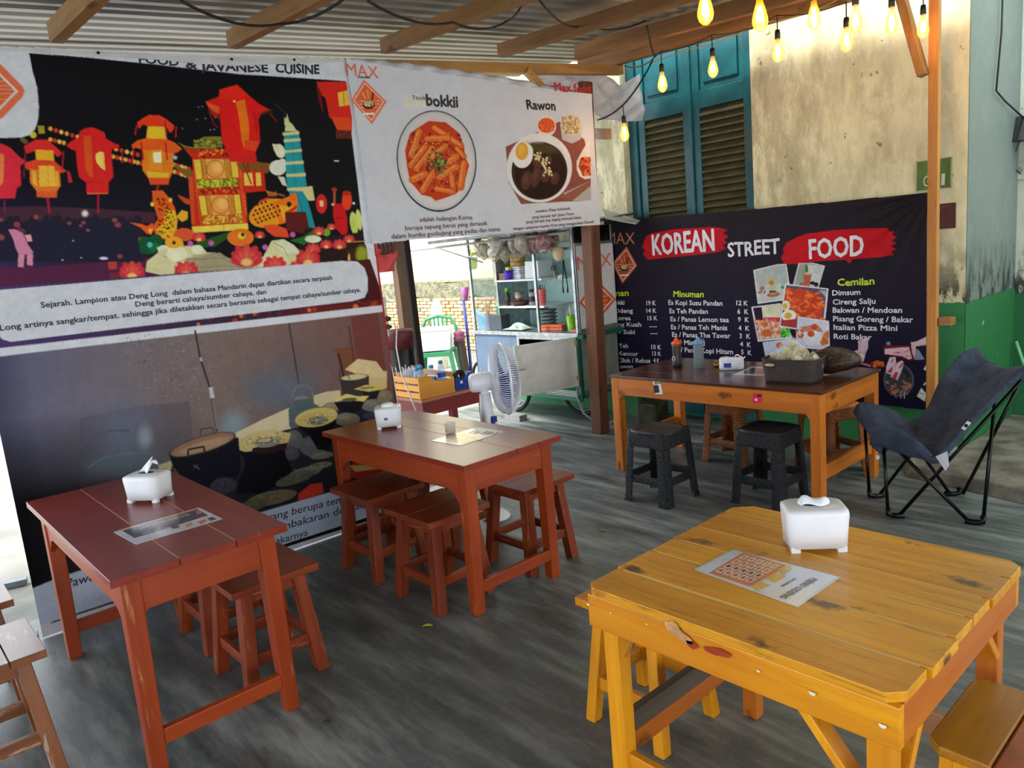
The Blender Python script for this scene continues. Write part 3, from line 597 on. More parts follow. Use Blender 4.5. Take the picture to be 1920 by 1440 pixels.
for q in ("-60,1220 40,1260 180,1240", "140,1225 300,1205 420,1250", "160,1250 330,1235 480,1300", "200,1300 400,1290 600,1310", "700,1140 760,1170 790,1230", "40,1180 60,1250 20,1300"): c.line(q, 3, (90, 90, 90), .8)
c.ell(40, 1210, 70, 50, (238, 232, 190)).ell(180, 1180, 40, 30, (236, 236, 200))
c.ell(470, 1100, 90, 60, (238, 120, 30)).ell(478, 1088, 26, 24, (240, 210, 60)).ell(485, 1080, 11, 12, (40, 30, 10)).ell(90, 1080, 70, 45, (230, 90, 40)).ell(20, 1132, 60, 40, (240, 170, 40)).ell(22, 1134, 11, 12, (50, 30, 10))
def lotus(x, y, r, s=1):
    c.ell(x, y + r * .12, r * .92, r * .42, (214, 46, 58))
    for a, q in ((-62, .95), (62, .95), (-34, 1.1), (34, 1.1), (0, 1.0)):
        t = math.radians(a); c.ell(x + math.sin(t) * r * .5, y - math.cos(t) * r * .42 + r * .15, r * .27, r * .52 * q, (222 - abs(a) // 4, 50 + (26 if abs(a) < 20 else 0), 60), a)
        c.ell(x + math.sin(t) * r * .40, y - math.cos(t) * r * .30 + r * .2, r * .13, r * .32 * q, (236, 104, 84), a, .8, .5)
    c.ell(x, y + r * .28, r * .34, r * .22, (250, 200, 110), soft=.4)
for x, y, r in ((1140, 1150, 52), (1205, 1112, 42), (1000, 1060, 46), (190, 1100, 50), (600, 1085, 38), (960, 1180, 56), (1085, 1030, 34), (1050, 1150, 46), (700, 1290, 86), (925, 1245, 90), (840, 1290, 40), (510, 1235, 116), (105, 1325, 88), (-82, 1320, 0.1)): lotus(x, y, r)
c.at(0, 360, 5.647); lotus(1400, 850, 150); c.at(320, 140, 3.6)
for x, y in ((272, 1137), (635, 1165), (822, 1080), (132, 1140)): c.ell(x, y, 19, 19, (206, 96, 176))
c.at(0, 0, 1)
c.poly("-90,60 54,99 60,130 70,165 73,200 72,222 66,242 56,253 40,258 -90,262", (212, 214, 218))
# strip, lower photograph and label
c.poly("-90,545 694,486 724,572 -90,664", lambda X, Y: np.stack([74 - .04 * X + 30 * (X > 520), 58 - .05 * X, 108 - .12 * X], -1).clip(14, 200))
c.poly("560,597 700,580 722,573 722,560 560,580", (130, 40, 30), .5); c.spots("300,600 720,560 720,580 300,620", 60, 5, [(180, 50, 30), (90, 40, 60), (210, 110, 60)], seed=12)
c.poly("-90,551 640,489 670,490 684,502 690,520 690,545 684,558 660,565 20,641 4,636 -10,618 -90,620", (212, 214, 220))
c.poly("-90,663 726,571 724,580 -90,675", (214, 216, 222))
def kbg(X, Y):
    t = np.clip(X / 720, 0, 1); g = np.stack([98 + 22 * np.sin(t * 2.6) + 8 * t, 98 + 22 * np.sin(t * 2.9) - 26 * t, 128 + 4 * np.sin(t * 3) - 56 * t], -1)  # bluish left side partly paints glare into the picture colour
    dk = np.clip((Y - (790 - .18 * X)) / 170, 0, 1) * np.clip((430 - X) / 380, 0, 1); e = np.clip((70 + .16 * (Y - 800) - X) / 60, 0, 1)[..., None]
    g = g * (1 - .86 * dk[..., None]); g = g * (1 - .25 * e)
    bl = np.exp(-((X - 560) ** 2 + (Y - 720) ** 2) / 6000.)[..., None]; return g * (1 - .4 * bl) + np.array([80, 92, 110]) * .4 * bl
c.poly("-90,679 724,584 748,800 748,900 -60,1180 -90,1100", kbg)
c.at(0, 480, 2.526)
c.poly("380,770 640,712 900,690 940,1100 380,1200", (70, 68, 84), .35)
c.spots("560,380 960,360 1060,760 640,640", 500, 3.2, [(140, 136, 138), (70, 68, 78), (170, 165, 160)], .5, seed=8); c.spots("980,420 1350,380 1380,760 1060,800", 300, 3.2, [(140, 120, 104), (80, 66, 60)], .4, seed=18)
c.line("924,352 948,480 1000,640 1030,832", 9, (52, 50, 58)).poly("990,622 1008,622 1018,672 998,676", (190, 190, 190)).line("1008,680 1030,820", 5, (130, 140, 130)).line("950,480 956,500", 9, (180, 180, 185))
c.line("1365,320 1412,606", 7, (58, 54, 60)).poly("1580,440 1660,430 1690,620 1640,650", (120, 66, 36), .7).line("1600,460 1640,650", 8, (40, 30, 36)).poly("1660,290 1790,270 1840,640 1700,620", (112, 44, 34), .55).line("1650,330 1690,600", 10, (70, 34, 34), .5)
c.ell(600, 830, 130, 150, (110, 122, 144), a=.5, soft=.8).ell(690, 860, 30, 50, (170, 180, 190), a=.6, soft=.8).ell(640, 1000, 190, 80, (90, 104, 112), a=.7, soft=.7).ell(1110, 800, 60, 60, (130, 160, 170), a=.7, soft=.8).ell(1300, 640, 150, 90, (90, 110, 130), a=.5, soft=.8)
c.line("370,915 430,860 520,828 620,828", 8, (84, 84, 98)).line("420,1005 480,960 600,935 720,930", 8, (96, 110, 112)).ell(560, 990, 120, 40, (86, 96, 104), a=.6, soft=.5)
c.at(300, 700, 4)
c.poly("565,450 760,350 965,258 980,420 760,520 590,560", (214, 198, 160)).poly("1145,165 1250,135 1345,125 1352,205 1200,250 1150,240", (206, 188, 150)).poly("-10,690 92,655 112,720 0,730", (188, 178, 130)).poly("1520,0 1700,-20 1700,110 1640,130 1560,80", (206, 180, 124)).poly("1380,-30 1480,-110 1620,-90 1700,20 1560,40 1480,10", (216, 192, 140))
c.poly("90,700 600,500 1050,400 1320,280 1520,230 1780,240 1780,560 1500,860 1150,1000 850,1050 600,1080 300,900 100,800", (36, 36, 44))
for x, y, rx, ry, r, col in ((1400, 345, 95, 52, 0, (122, 116, 100)), (1590, 240, 90, 46, 0, (120, 116, 108)), (1280, 250, 60, 34, 0, (140, 128, 100)), (1000, 500, 70, 75, 0, (96, 98, 98)), (985, 600, 60, 50, 0, (74, 76, 80)), (1150, 545, 110, 80, 0, (92, 96, 100)), (1210, 615, 90, 26, -8, (112, 108, 92)), (1620, 320, 110, 34, 0, (60, 66, 76)), (1680, 170, 60, 50, 0, (130, 120, 90))): c.ell(x, y, rx, ry, col, r).ell(x - rx * .2, y - ry * .3, rx * .5, ry * .35, tuple(v * 1.2 for v in col), r, .6, .5)
c.poly("100,700 398,705 402,740 360,790 290,822 200,800 120,760", (84, 74, 80)).line("390,706 400,740 300,810", 6, (150, 140, 110))
c.poly("960,270 1050,226 1130,215 1188,246 1120,262 1070,300 1030,400 968,402", (82, 96, 100)).ell(1060, 195, 58, 26, (120, 128, 122)).poly("1000,200 1115,190 1130,220 1000,250", (84, 96, 98))
for k in range(22): t = PI * (.95 + k / 21 * 1.1); c.ell(1065 + 74 * math.cos(t), 158 + 70 * math.sin(t), 9, 9, (100, 116, 122))
c.poly("925,185 960,215 985,260 955,250", (80, 100, 120))
c.poly("1345,50 1562,20 1562,150 1500,175 1365,165", (58, 50, 50)).ell(1447, 32, 112, 27, (60, 52, 46), -6).ell(1450, 28, 100, 21, (206, 184, 140), -6).line("1338,-30 1345,30", 8, (60, 52, 46)).line("1400,10 1420,45", 5, (50, 44, 40))
c.poly("1505,130 1650,118 1620,190 1540,195", (30, 30, 36)).poly("1445,118 1540,85 1690,90 1660,122 1560,138", (206, 184, 96)).line("1500,112 1600,104", 9, (90, 86, 60))
c.poly("1300,215 1530,205 1500,270 1440,300 1340,280", (20, 20, 26)).poly("1278,212 1330,185 1390,152 1480,170 1566,168 1520,212 1400,196", (220, 200, 108)).ell(1415, 196, 56, 14, (96, 96, 70), -4)
c.poly("1030,395 1320,345 1280,500 1262,580 1180,570 1120,470", (16, 14, 20)).ell(1168, 330, 160, 70, (206, 184, 112), -10).ell(1120, 340, 90, 36, (196, 170, 96), -10, soft=.3).ell(1180, 352, 74, 32, (110, 110, 100), -6).ell(1172, 336, 50, 18, (160, 156, 144), -6).ell(1172, 334, 38, 11, (90, 90, 84), -6)
c.spots("1040,330 1300,290 1280,360 1060,390", 120, 5, [(160, 130, 60), (230, 210, 150)], seed=21)
c.poly("600,590 720,600 930,570 950,640 1000,740 930,800 860,850 760,900 580,900 596,800 640,700 640,640", (14, 12, 20)).poly("575,510 640,470 720,438 850,418 930,440 982,448 955,540 900,560 640,590 590,575", (206, 184, 128)).poly("700,560 960,520 950,548 880,590 780,610 690,590", (50, 26, 30)).ell(805, 520, 98, 36, (140, 138, 128), -8).ell(785, 505, 66, 22, (90, 88, 80), -8).ell(785, 503, 52, 14, (196, 186, 150), -8)
c.spots("600,500 940,430 940,500 640,560", 200, 5, [(170, 140, 80), (232, 214, 160), (150, 120, 70)], seed=22)
c.poly("72,610 590,480 602,600 604,740 560,800 420,850 300,860 170,790 98,690", (18, 16, 28)).ell(322, 540, 258, 66, (36, 30, 34), -17).ell(322, 536, 248, 58, (142, 108, 84), -17).ell(340, 545, 200, 36, (172, 140, 110), -17, soft=.3)
c.line("306,465 312,420 398,406 412,452", 9, (66, 62, 70)).line("216,640 216,574 334,550 340,600", 14, (40, 36, 46)).line("226,622 330,596", 10, (40, 36, 46)).line("255,690 300,720", 4, (170, 175, 185)).line("255,715 290,685", 3, (170, 175, 185))
for x, y, rx, ry, r, col in ((480, 845, 100, 62, -10, (58, 58, 68)), (1085, 745, 135, 40, -16, (112, 110, 92)), (1010, 790, 150, 40, -18, (92, 92, 76)), (840, 935, 190, 52, -12, (112, 104, 76)), (700, 990, 110, 40, -12, (96, 90, 68)), (1200, 690, 90, 24, -10, (120, 118, 100))): c.ell(x, y, rx, ry, col, r); c.spots([(x - rx * .7, y - ry * .5), (x + rx * .7, y - ry * .7), (x + rx * .7, y + ry * .4), (x - rx * .7, y + ry * .6)], 60, 6, [tuple(v * .7 for v in col), tuple(v * 1.2 for v in col)], .7, seed=int(x))
c.poly("1035,960 1040,902 1130,830 1216,818 1226,895 1150,925", (206, 62, 46)).poly("1390,760 1420,690 1500,640 1700,690 1700,780 1500,800", (150, 40, 26)).poly("1415,690 1640,680 1660,712 1460,738", (176, 150, 84))
c.at(0, 0, 1)
c.poly("-80,1160 110,1082 502,957 745,885 752,945 500,1032 98,1165 -60,1215", (190, 203, 224))
c.poly("98,1165 754,948 757,958 80,1180", (22, 20, 26)); c.spots("100,1164 754,948 757,956 100,1174", 90, 4, [(150, 150, 160), (60, 60, 70)], seed=30)
c.poly("-90,1215 80,1173 757,955 759,961 85,1186 -90,1240", (210, 212, 218))
# orange diamond badge, top left
c.poly("-8,118 2,122 42,162 46,171 42,182 4,222 -8,226 -20,222 -62,180 -66,171 -62,162 -18,122", (232, 112, 74)).poly("-8,130 34,171 -8,214 -52,171", (222, 218, 214)).poly("-8,136 28,171 -8,208 -46,171", (226, 104, 60))
for y, x in ((152, 14), (161, 22), (168, 27), (176, 21), (186, 12)): c.line([(-30, y), (x, y)], 1.3, (238, 200, 180))
c.grain(.05, 2)
lantern = thing('lantern_banner', 'tall printed banner with red lanterns above and a smoky stone kitchen below', 'banner', (XB, 1.5, 0))
b1m = print_mat('banner cloth one', .5, .12)
h0 = 2.70
cornr = V(XB, .30, 2.80); 
def in1(P):
    y, z = P[:, 1], P[:, 2]
    top = 2.655 + (y - .6) * .066; right = 2.500 + (2.777 - z) * .018 + .02
    left = .475
    return (z < top) & (z > .004) & (y > left) & (y < right)
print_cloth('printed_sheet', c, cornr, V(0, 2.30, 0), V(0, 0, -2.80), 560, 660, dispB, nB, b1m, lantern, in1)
t1 = MB(); ink = plain('black ink', (18, 16, 24), .5); inkb = plain('navy ink', (28, 26, 48), .5); inkm = plain('maroon ink', (96, 16, 36), .5)
kw = dict(W=WB, disp=dispB, nrm=nB)
letter(t1, 'FOOD', (262, 117), (336, 123), 15, off=.03, shear=.1, **kw); letter(t1, '&', (350, 127), (370, 128), 15, off=.03, shear=.1, **kw)
letter(t1, 'JAVANESE', (378, 131), (502, 136), 17, off=.03, shear=.1, wob=.04, **kw)
letter(t1, 'CUISINE', (517, 137), (597, 140), 18, off=.03, shear=.15, wob=.05, **kw)
letter(t1, 'Sejarah. Lampion atau Deng Long  dalam bahasa Mandarin dapat diartikan secara terpisah', (78, 577), (622, 524), 11, off=.018, **kw)
letter(t1, 'Deng berarti cahaya/sumber cahaya. dan', (255, 575), (498, 551), 10, off=.018, **kw)
letter(t1, 'Long artinya sangkar/tempat. sehingga jika diletakkan secara bersama sebagai tempat cahaya/sumber cahaya.', (1, 620), (676, 547), 11.5, off=.018, **kw)
letter(t1, 'Pawon', (124, 1102), (190, 1084), 18, off=0, shear=.12, **kw)
letter(t1, 'yang berupa tempat', (500, 978), (668, 935), 15, off=0, shear=.12, **kw)
letter(t1, 'pembakaran dengan', (505, 1001), (682, 951), 15, off=0, shear=.12, **kw)
letter(t1, 'bakarnya', (508, 1024), (577, 1004), 14, off=0, shear=.12, **kw)
tag(t1.build('lettering', inkb, lantern, world=True), kind='stuff')
hm = MB(); hp = [(-60, 86), (54, 91), (170, 96), (330, 104), (500, 109), (649, 112), (648, 117), (520, 121), (440, 124), (370, 119), (300, 112), (200, 106), (60, 98), (-60, 93)]
flatpoly(hm, hp, WB, dispB, nB, .006)
hm.build('folded_hem', plain('hem cloth', (206, 204, 200), .6), lantern, world=True)
eyelets = MB()
for x, y in ((183, 100), (433, 112), (550, 113), (646, 113)): eyelets.lathe([(.0, 0), (.007, 0), (.007, .004), (0, .004)], 8, WB(x, y) + V(.010, 0, 0), np.array([[0, 0, 1], [0, 1, 0], [-1, 0, 0]]))
eyelets.build('eyelet', plain('dark nail', (30, 28, 28), .4, .6), lantern, world=True)

# ---- banner 2 : two plates
c = Canvas(640, 90, 1140, 480, 2.0, (206, 208, 214)); c.at(730, 180, 4.923)
c.ell(437, 600, 366, 470, (44, 50, 56), -6).ell(437, 598, 354, 456, (200, 198, 198), -6).ell(437, 600, 330, 430, (214, 208, 204), -6).ell(430, 500, 300, 330, (190, 182, 178), -6, .5, .5)
c.poly("370,228 520,240 580,290 640,340 690,470 700,560 738,640 690,820 620,900 520,940 430,968 385,930 300,912 240,840 196,790 165,640 150,500 200,340 280,285", (196, 62, 30)).spots("200,340 640,340 700,640 620,900 300,880 170,620", 260, 14, [(150, 30, 20), (220, 90, 40), (120, 24, 16)], .7, seed=3)
for a in ((285, 325, 205, 545, 56), (420, 290, 660, 460, 52), (350, 395, 540, 385, 54), (330, 470, 200, 640, 52), (400, 480, 250, 670, 52), (520, 460, 400, 560, 54), (540, 610, 620, 560, 60), (620, 480, 690, 560, 40), (220, 770, 330, 720, 66), (310, 870, 400, 720, 60), (470, 750, 620, 650, 58), (590, 840, 580, 740, 52), (690, 620, 660, 840, 60), (440, 855, 590, 885, 50)):
    c.cap(*a[:4], a[4] + 8, (150, 40, 20)); c.cap(*a, (222, 108, 44), (240, 160, 84))
for k in range(70): c.ell(465 + rr.gauss(0, 38), 620 + rr.gauss(0, 48), 12, 10, rr.choice([(26, 62, 30), (50, 96, 44), (120, 150, 70)]), rr.uniform(0, 90))
c.spots("200,340 640,340 700,640 620,880 300,860 180,620", 240, 4, [(240, 220, 170), (60, 110, 50), (240, 190, 140)], seed=5)
c.poly("1068,470 1172,424 1580,232 1700,330 1805,400 1862,700 1862,962 1215,998 1100,800", (140, 78, 66)).poly("1600,900 1860,780 1862,962 1700,968", (176, 170, 168)).poly("1700,960 1860,830 1862,780 1560,940", (150, 92, 68))
c.ell(1455, 275, 94, 98, (220, 214, 208)).ell(1457, 270, 80, 70, (222, 90, 46)).spots("1390,230 1520,230 1520,320 1390,320", 60, 7, [(236, 120, 70), (200, 60, 30)], .7, seed=2)
c.poly("1588,270 1780,280 1770,400 1690,438 1600,400", (190, 186, 186)).ell(1685, 265, 96, 96, (206, 202, 200)).ell(1685, 264, 82, 88, (196, 170, 126)); c.spots("1610,190 1760,190 1760,340 1610,340", 260, 9, [(226, 206, 160), (160, 130, 86)], .8, seed=4)
c.poly("1860,390 1800,480 1735,600 1735,680 1760,740 1810,768 1862,760", (222, 216, 212)).poly("1770,570 1862,560 1862,735 1790,730 1750,650", (196, 84, 44)); c.spots("1760,570 1860,560 1860,735 1790,730", 70, 12, [(226, 130, 80), (160, 40, 20)], .8, seed=6)
c.ell(1385, 662, 306, 322, (226, 222, 220), 8).ell(1385, 690, 262, 268, (58, 42, 36), 8).ell(1392, 700, 240, 248, (46, 28, 22), 8).ell(1400, 480, 160, 44, (84, 76, 40), 10, .7, .4)
for x, y, rx, ry in ((1262, 780, 50, 90), (1352, 740, 42, 110), (1440, 730, 48, 70), (1370, 610, 50, 60), (1530, 760, 40, 60), (1470, 590, 30, 40)): c.ell(x, y, rx, ry, (84, 50, 42), 12).ell(x - 8, y - 12, rx * .5, ry * .5, (108, 70, 58), 12, .6, .5)
for k in range(46): t = rr.random(); c.ell(1370 + t * 120 + rr.gauss(0, 22), 540 + t * 190 + rr.gauss(0, 22), 13, 9, (214, 196, 150), rr.uniform(0, 90))
c.ell(1282, 500, 42, 60, (206, 198, 190), -16).ell(1225, 545, 96, 122, (232, 226, 222), 8).ell(1220, 510, 60, 82, (218, 164, 60), 6).ell(1210, 500, 30, 50, (230, 184, 86), 6, .7, .5)
for k in range(12): c.line([(1270 + k * 14, 400 + rr.uniform(-12, 6)), (1266 + k * 14, 440)], 4, (200, 196, 200))
c.at(0, 0, 1)
c.poly("758,176 802,178 802,201 759,203", (216, 214, 200))
def diamond(c, pts, w1=(232, 112, 74), inn=(226, 104, 56), pan=True):
    P = px(pts); cx = sum(p[0] for p in P) / 4; cy = sum(p[1] for p in P) / 4
    sc = lambda k: [(cx + (x - cx) * k, cy + (y - cy) * k) for x, y in P]
    c.poly(sc(1), w1).poly(sc(.86), (226, 220, 214)).poly(sc(.80), inn)
    W_ = P[1][0] - P[3][0]; H_ = P[2][1] - P[0][1]
    for t, e in ((.0, .55), (.07, .50), (.14, .42)): c.line([(cx - W_ * e * .62, cy + H_ * t), (cx + W_ * e * .62, cy + H_ * t - 1)], H_ * .012, (236, 200, 180))
    if pan:
        c.ell(cx, cy + H_ * .08, W_ * .17, H_ * .09, (50, 40, 30)).ell(cx, cy + H_ * .06, W_ * .14, H_ * .06, (216, 190, 140)); c.spots([(cx - W_ * .1, cy + H_ * .03), (cx + W_ * .1, cy + H_ * .03), (cx + W_ * .1, cy + H_ * .09), (cx - W_ * .1, cy + H_ * .09)], 20, W_ * .02, [(120, 90, 50), (240, 220, 160)])
        c.line([(cx + W_ * .1, cy - H_ * .02), (cx + W_ * .14, cy - H_ * .2)], W_ * .045, (60, 40, 30)).line([(cx - W_ * .16, cy - H_ * .2), (cx - W_ * .08, cy - H_ * .05)], W_ * .03, (240, 180, 120)).line([(cx - W_ * .02, cy - H_ * .26), (cx + W_ * .0, cy - H_ * .08)], W_ * .02, (240, 180, 120))
    c.poly([(cx - W_ * .16, cy + H_ * .26), (cx + W_ * .16, cy + H_ * .25), (cx + W_ * .16, cy + H_ * .29), (cx - W_ * .16, cy + H_ * .30)], (240, 232, 226))
diamond(c, "685,148 726,190 698,233 659,188")
c.grain(.03, 3)
food = thing('two_plate_banner', 'white banner with a plate of red rice cakes and a bowl of black beef soup', 'banner', (XB, 3.55, 1.7))
y20, y21 = 2.515, 4.602
def in2(P):
    y, z = P[:, 1], P[:, 2]; t = (y - y20) / (y21 - y20)
    return (y > 2.479 + .034 * (2.777 - z) + .003 * np.sin(z * 6)) & (y < y21) & (z < 2.775 - .05 * t - .014 * np.sin(t * PI)) & (z > 1.716 + .027 * t + .004 * np.sin(t * 9))
print_cloth('printed_sheet', c, V(XB + .03, 2.46, 2.80), V(0, 2.19, 0), V(0, 0, -1.12), 500, 250, dispB2, nB, print_mat('banner cloth two', .5, .12), food, in2)
WB2 = lambda x, y: onx(x, y, XB + .03)
kw = dict(W=WB2, disp=dispB2, nrm=nB)
t = MB(); letter(t, 'Tteok', (774, 187), (799, 187), 8.5, off=0, **kw); letter(t, 'bokkii', (801, 198), (858, 201), 22, off=.03, wob=.03, **kw); letter(t, 'Rawon', (988, 205), (1043, 206), 18, off=.03, wob=.03, **kw); letter(t, 'FOOD & DRINK', (673, 146), (696, 146), 4, off=.02, **kw)
tag(t.build('lettering', ink, food, world=True), kind='stuff')
t = MB()
for s_, a, b, h in (('adalah hidangan Korea', (787, 416), (886, 411), 9), ('berupa tepung beras yang dimasak', (760, 432), (914, 422), 9), ('dalam bumbu gochujang yang pedas dan manis', (734, 448), (938, 433), 9.5),
                    ('masakan Khas Indonesia', (1004, 399), (1069, 393), 6), ('yang berasal dari Jawa Timur', (997, 410), (1077, 403), 6), ('yang berupa sup daging berkuah hitam', (986, 419), (1090, 410), 6.2), ('dengan campuran bumbu Khas yang menggunakan Kluwek', (962, 432), (1114, 418), 6.3)):
    letter(t, s_, a, b, h, off=.007, wob=.02, **kw)
tag(t.build('lettering', inkm, food, world=True), kind='stuff')
t = MB(); letter(t, 'MAX', (652, 141), (713, 146), 24, off=0, wob=.02, **kw); tag(t.build('logo_lettering', plain('orange print', (228, 112, 78), .5), food, world=True), kind='stuff')
t = MB(); letter(t, 'Max food', (1042, 170), (1107, 174), 16, off=.03, wob=.03, **kw); tag(t.build('lettering', plain('red print', (186, 26, 40), .5), food, world=True), kind='stuff')

# ---- banner 3 : black menu banner on the wall
c = Canvas(1110, 330, 1770, 800, 1.6, (34, 28, 36))
c.a[:] = np.array([38, 31, 38]) / 255. * (1 - np.clip((c.Y - 420) / 330, 0, 1))[..., None] + np.array([24, 22, 50]) / 255. * np.clip((c.Y - 420) / 330, 0, 1)[..., None]
c.at(1120, 380, 2.8235)
BR = (186, 24, 34)
c.poly("252,200 262,178 290,162 400,142 520,134 600,128 655,134 690,146 664,160 696,178 672,196 688,212 664,226 684,242 640,262 560,272 450,284 360,292 270,302 244,272 256,250 240,238", BR)
c.poly("1000,212 1050,186 1100,166 1250,146 1400,136 1545,134 1540,150 1572,152 1560,170 1592,182 1560,200 1588,214 1558,230 1586,246 1556,260 1572,276 1500,288 1420,294 1350,300 1336,324 1318,302 1200,308 1150,312 1060,326 990,326 972,292 988,262 980,250", BR)
diamond(c.at(0, 0, 1), "1176,462 1196,498 1168,532 1148,494", (196, 92, 52), (176, 78, 40))
c.at(1390, 480, 7.2)
WHT = (224, 224, 230)
def photo(outer, inner, col): c.poly(outer, WHT); c.poly(inner, col)
photo("162,190 490,110 608,108 648,390 640,590 218,648", "180,200 495,124 598,122 630,385 620,575 226,628", (176, 182, 176))
c.poly("200,420 560,360 630,385 620,575 226,628", (196, 198, 194)).ell(400, 330, 62, 34, (190, 170, 120)).poly("345,320 465,320 470,480 375,490", (196, 196, 160)).ell(402, 360, 40, 36, (184, 130, 80)).poly("372,470 470,468 466,505 380,508", (50, 66, 56)).ell(430, 520, 88, 32, (160, 100, 60), -6).ell(425, 510, 50, 18, (190, 150, 110), -6).ell(278, 438, 38, 30, (166, 112, 66), -30).spots("220,480 320,470 310,515 230,520", 16, 8, [(70, 46, 40)], seed=2).poly("520,190 600,180 600,400 540,410", (160, 180, 170)).ell(552, 425, 22, 22, (40, 140, 100))
photo("770,98 960,92 1130,132 1024,498 690,405", "782,108 955,102 1114,140 1012,480 704,394", (150, 158, 146))
c.poly("860,110 1114,140 1030,420 880,400", (196, 200, 196)).poly("862,96 892,130 902,215 862,222", (50, 120, 50)).poly("836,230 950,240 920,390 850,385", (176, 92, 62)).ell(890, 240, 52, 16, (206, 170, 150)).ell(850, 400, 70, 46, (170, 70, 56)).ell(860, 385, 50, 26, (196, 96, 70)).ell(960, 365, 36, 24, (40, 34, 40)).ell(1012, 385, 32, 30, (40, 34, 40)).poly("960,470 1012,462 1010,484", (20, 80, 50))
photo("132,688 530,636 680,1100 672,1118 222,1156", "156,700 520,655 655,1092 232,1134", (190, 170, 160))
c.poly("156,700 270,690 290,860 200,900", (50, 24, 52)).poly("272,690 522,660 530,830 300,840", (210, 206, 160))
for k in range(9): c.line([(290 + k * 28, 690 - k * 3), (305 + k * 26, 830)], 10, (236, 232, 206)); c.ell(312 + k * 25, 860, 15, 34, (206, 50, 84))
c.spots("190,870 520,860 560,1000 640,1080 240,1110", 220, 20, [(226, 214, 206), (226, 150, 110), (216, 110, 66), (236, 190, 150)], seed=4); c.ell(320, 920, 44, 36, (210, 110, 60)).ell(340, 1040, 70, 50, (206, 104, 50)).spots("530,980 640,970 656,1090 540,1100", 80, 14, [(60, 190, 40), (40, 150, 30), (110, 214, 70)], seed=6)
photo("590,375 1176,438 1130,900 740,992 508,958", "604,392 1152,452 1106,880 742,975 528,940", (92, 84, 100))
c.poly("1050,460 1160,470 1140,560", (170, 176, 190)).poly("600,480 780,440 960,480 1080,580 1110,700 1070,850 740,860 560,640", (196, 66, 34))
for k in range(58):
    x = rr.uniform(600, 1080); y = rr.uniform(455, 840)
    if (x - 560) * .35 + 440 - 30 > y + 60: continue
    t_ = rr.uniform(-.6, 1.2); c.cap(x, y, x + 60 * math.cos(t_), y + 60 * math.sin(t_), 34, rr.choice([(222, 96, 44), (206, 76, 40), (230, 116, 56), (190, 60, 40)]), (240, 150, 90))
c.ell(600, 670, 56, 70, (232, 228, 214)).ell(588, 680, 34, 40, (224, 176, 60)).ell(642, 806, 100, 78, (234, 230, 216), -8).ell(630, 806, 52, 42, (220, 170, 60), -8)
c.poly("540,870 740,850 742,975 620,950 530,930", (170, 60, 50))
photo("760,815 1186,876 1196,1272 722,1236", "772,832 1170,890 1180,1256 738,1222", (206, 206, 222))
c.poly("800,960 900,940 1000,910 1060,960 1110,1020 950,1040 820,1010", (196, 130, 90)).ell(985, 960, 42, 40, (196, 76, 56)).ell(965, 1110, 130, 105, (226, 226, 234)).ell(940, 1050, 50, 42, (200, 84, 54)).poly("1060,1170 1120,1040 1180,1000 1182,1180 1090,1214", (206, 120, 56)); c.spots("1080,1160 1130,1050 1180,1010 1182,1190", 60, 9, [(230, 160, 80), (170, 80, 40)], seed=8); c.spots("745,1000 840,1010 820,1120 745,1130", 40, 16, [(200, 100, 80), (226, 190, 160), (150, 60, 40)], seed=9)
photo("285,1162 720,1118 735,1400 335,1430", "300,1176 706,1132 722,1400 345,1420", (196, 204, 226))
c.ell(515, 1208, 46, 42, (206, 96, 70))
c.at(1580, 600, 8)
c.poly("230,310 392,270 386,420 350,500 320,620 200,620 120,520 170,470 240,440", (206, 178, 190)).spots("140,480 340,480 320,600 180,600", 30, 18, [(230, 204, 210), (176, 146, 160)], .7, seed=3).line("210,620 420,680", 34, (150, 60, 80)).line("240,640 430,690", 12, (226, 160, 170)).spots("430,650 520,610 612,630 618,695 440,695", 60, 16, [(206, 60, 30), (226, 110, 40), (160, 40, 30)], seed=5)
c.ell(900, 880, 320, 340, (20, 18, 34)).ell(905, 880, 312, 330, (28, 26, 44)).ell(850, 900, 230, 245, (92, 96, 112)).ell(840, 905, 200, 215, (60, 64, 68))
for k in range(15): t = -1.15 + k * .13; c.line([(840 + 130 * math.cos(t), 890 + 140 * math.sin(t)), (840 + 215 * math.cos(t), 890 + 228 * math.sin(t))], 12, (26, 24, 34))
c.poly("620,380 990,380 1040,400 1075,590 1010,605 700,520 615,530", (110, 24, 34)).poly("640,430 1000,400 1050,570 1000,590 900,540 640,510", (226, 190, 200)).poly("720,490 880,480 850,500", (160, 40, 60)).line("930,480 1010,450", 8, (150, 40, 60)).line("950,540 1030,530", 8, (150, 40, 60)).poly("1100,430 1150,440 1240,590 1080,596", (130, 140, 170)).poly("660,330 716,320 722,372 664,372", (130, 150, 180))
c.poly("1030,330 1110,320 1280,240 1280,370 1110,390 1100,500 1080,570 1050,480", (214, 182, 190))
for p in ("712,556 800,550 808,640 740,820 650,790 660,690", "820,640 900,602 928,640 900,740 830,900 720,850"): c.poly(p, (222, 200, 208))
c.poly("690,760 760,690 740,790 660,780", (186, 50, 90)).poly("740,870 800,770 840,790 800,900", (196, 50, 90)).line("850,720 920,640", 22, (170, 60, 90)).line("730,640 770,580", 16, (170, 80, 100))
for cx_, cy_ in ((770, 1060), (960, 980)):
    for k in range(80): c.ell(cx_ + rr.gauss(0, 38), cy_ + rr.gauss(0, 38), 15, 10, rr.choice([(120, 80, 66), (160, 120, 100), (70, 44, 40), (186, 140, 110)]), rr.uniform(0, 90))
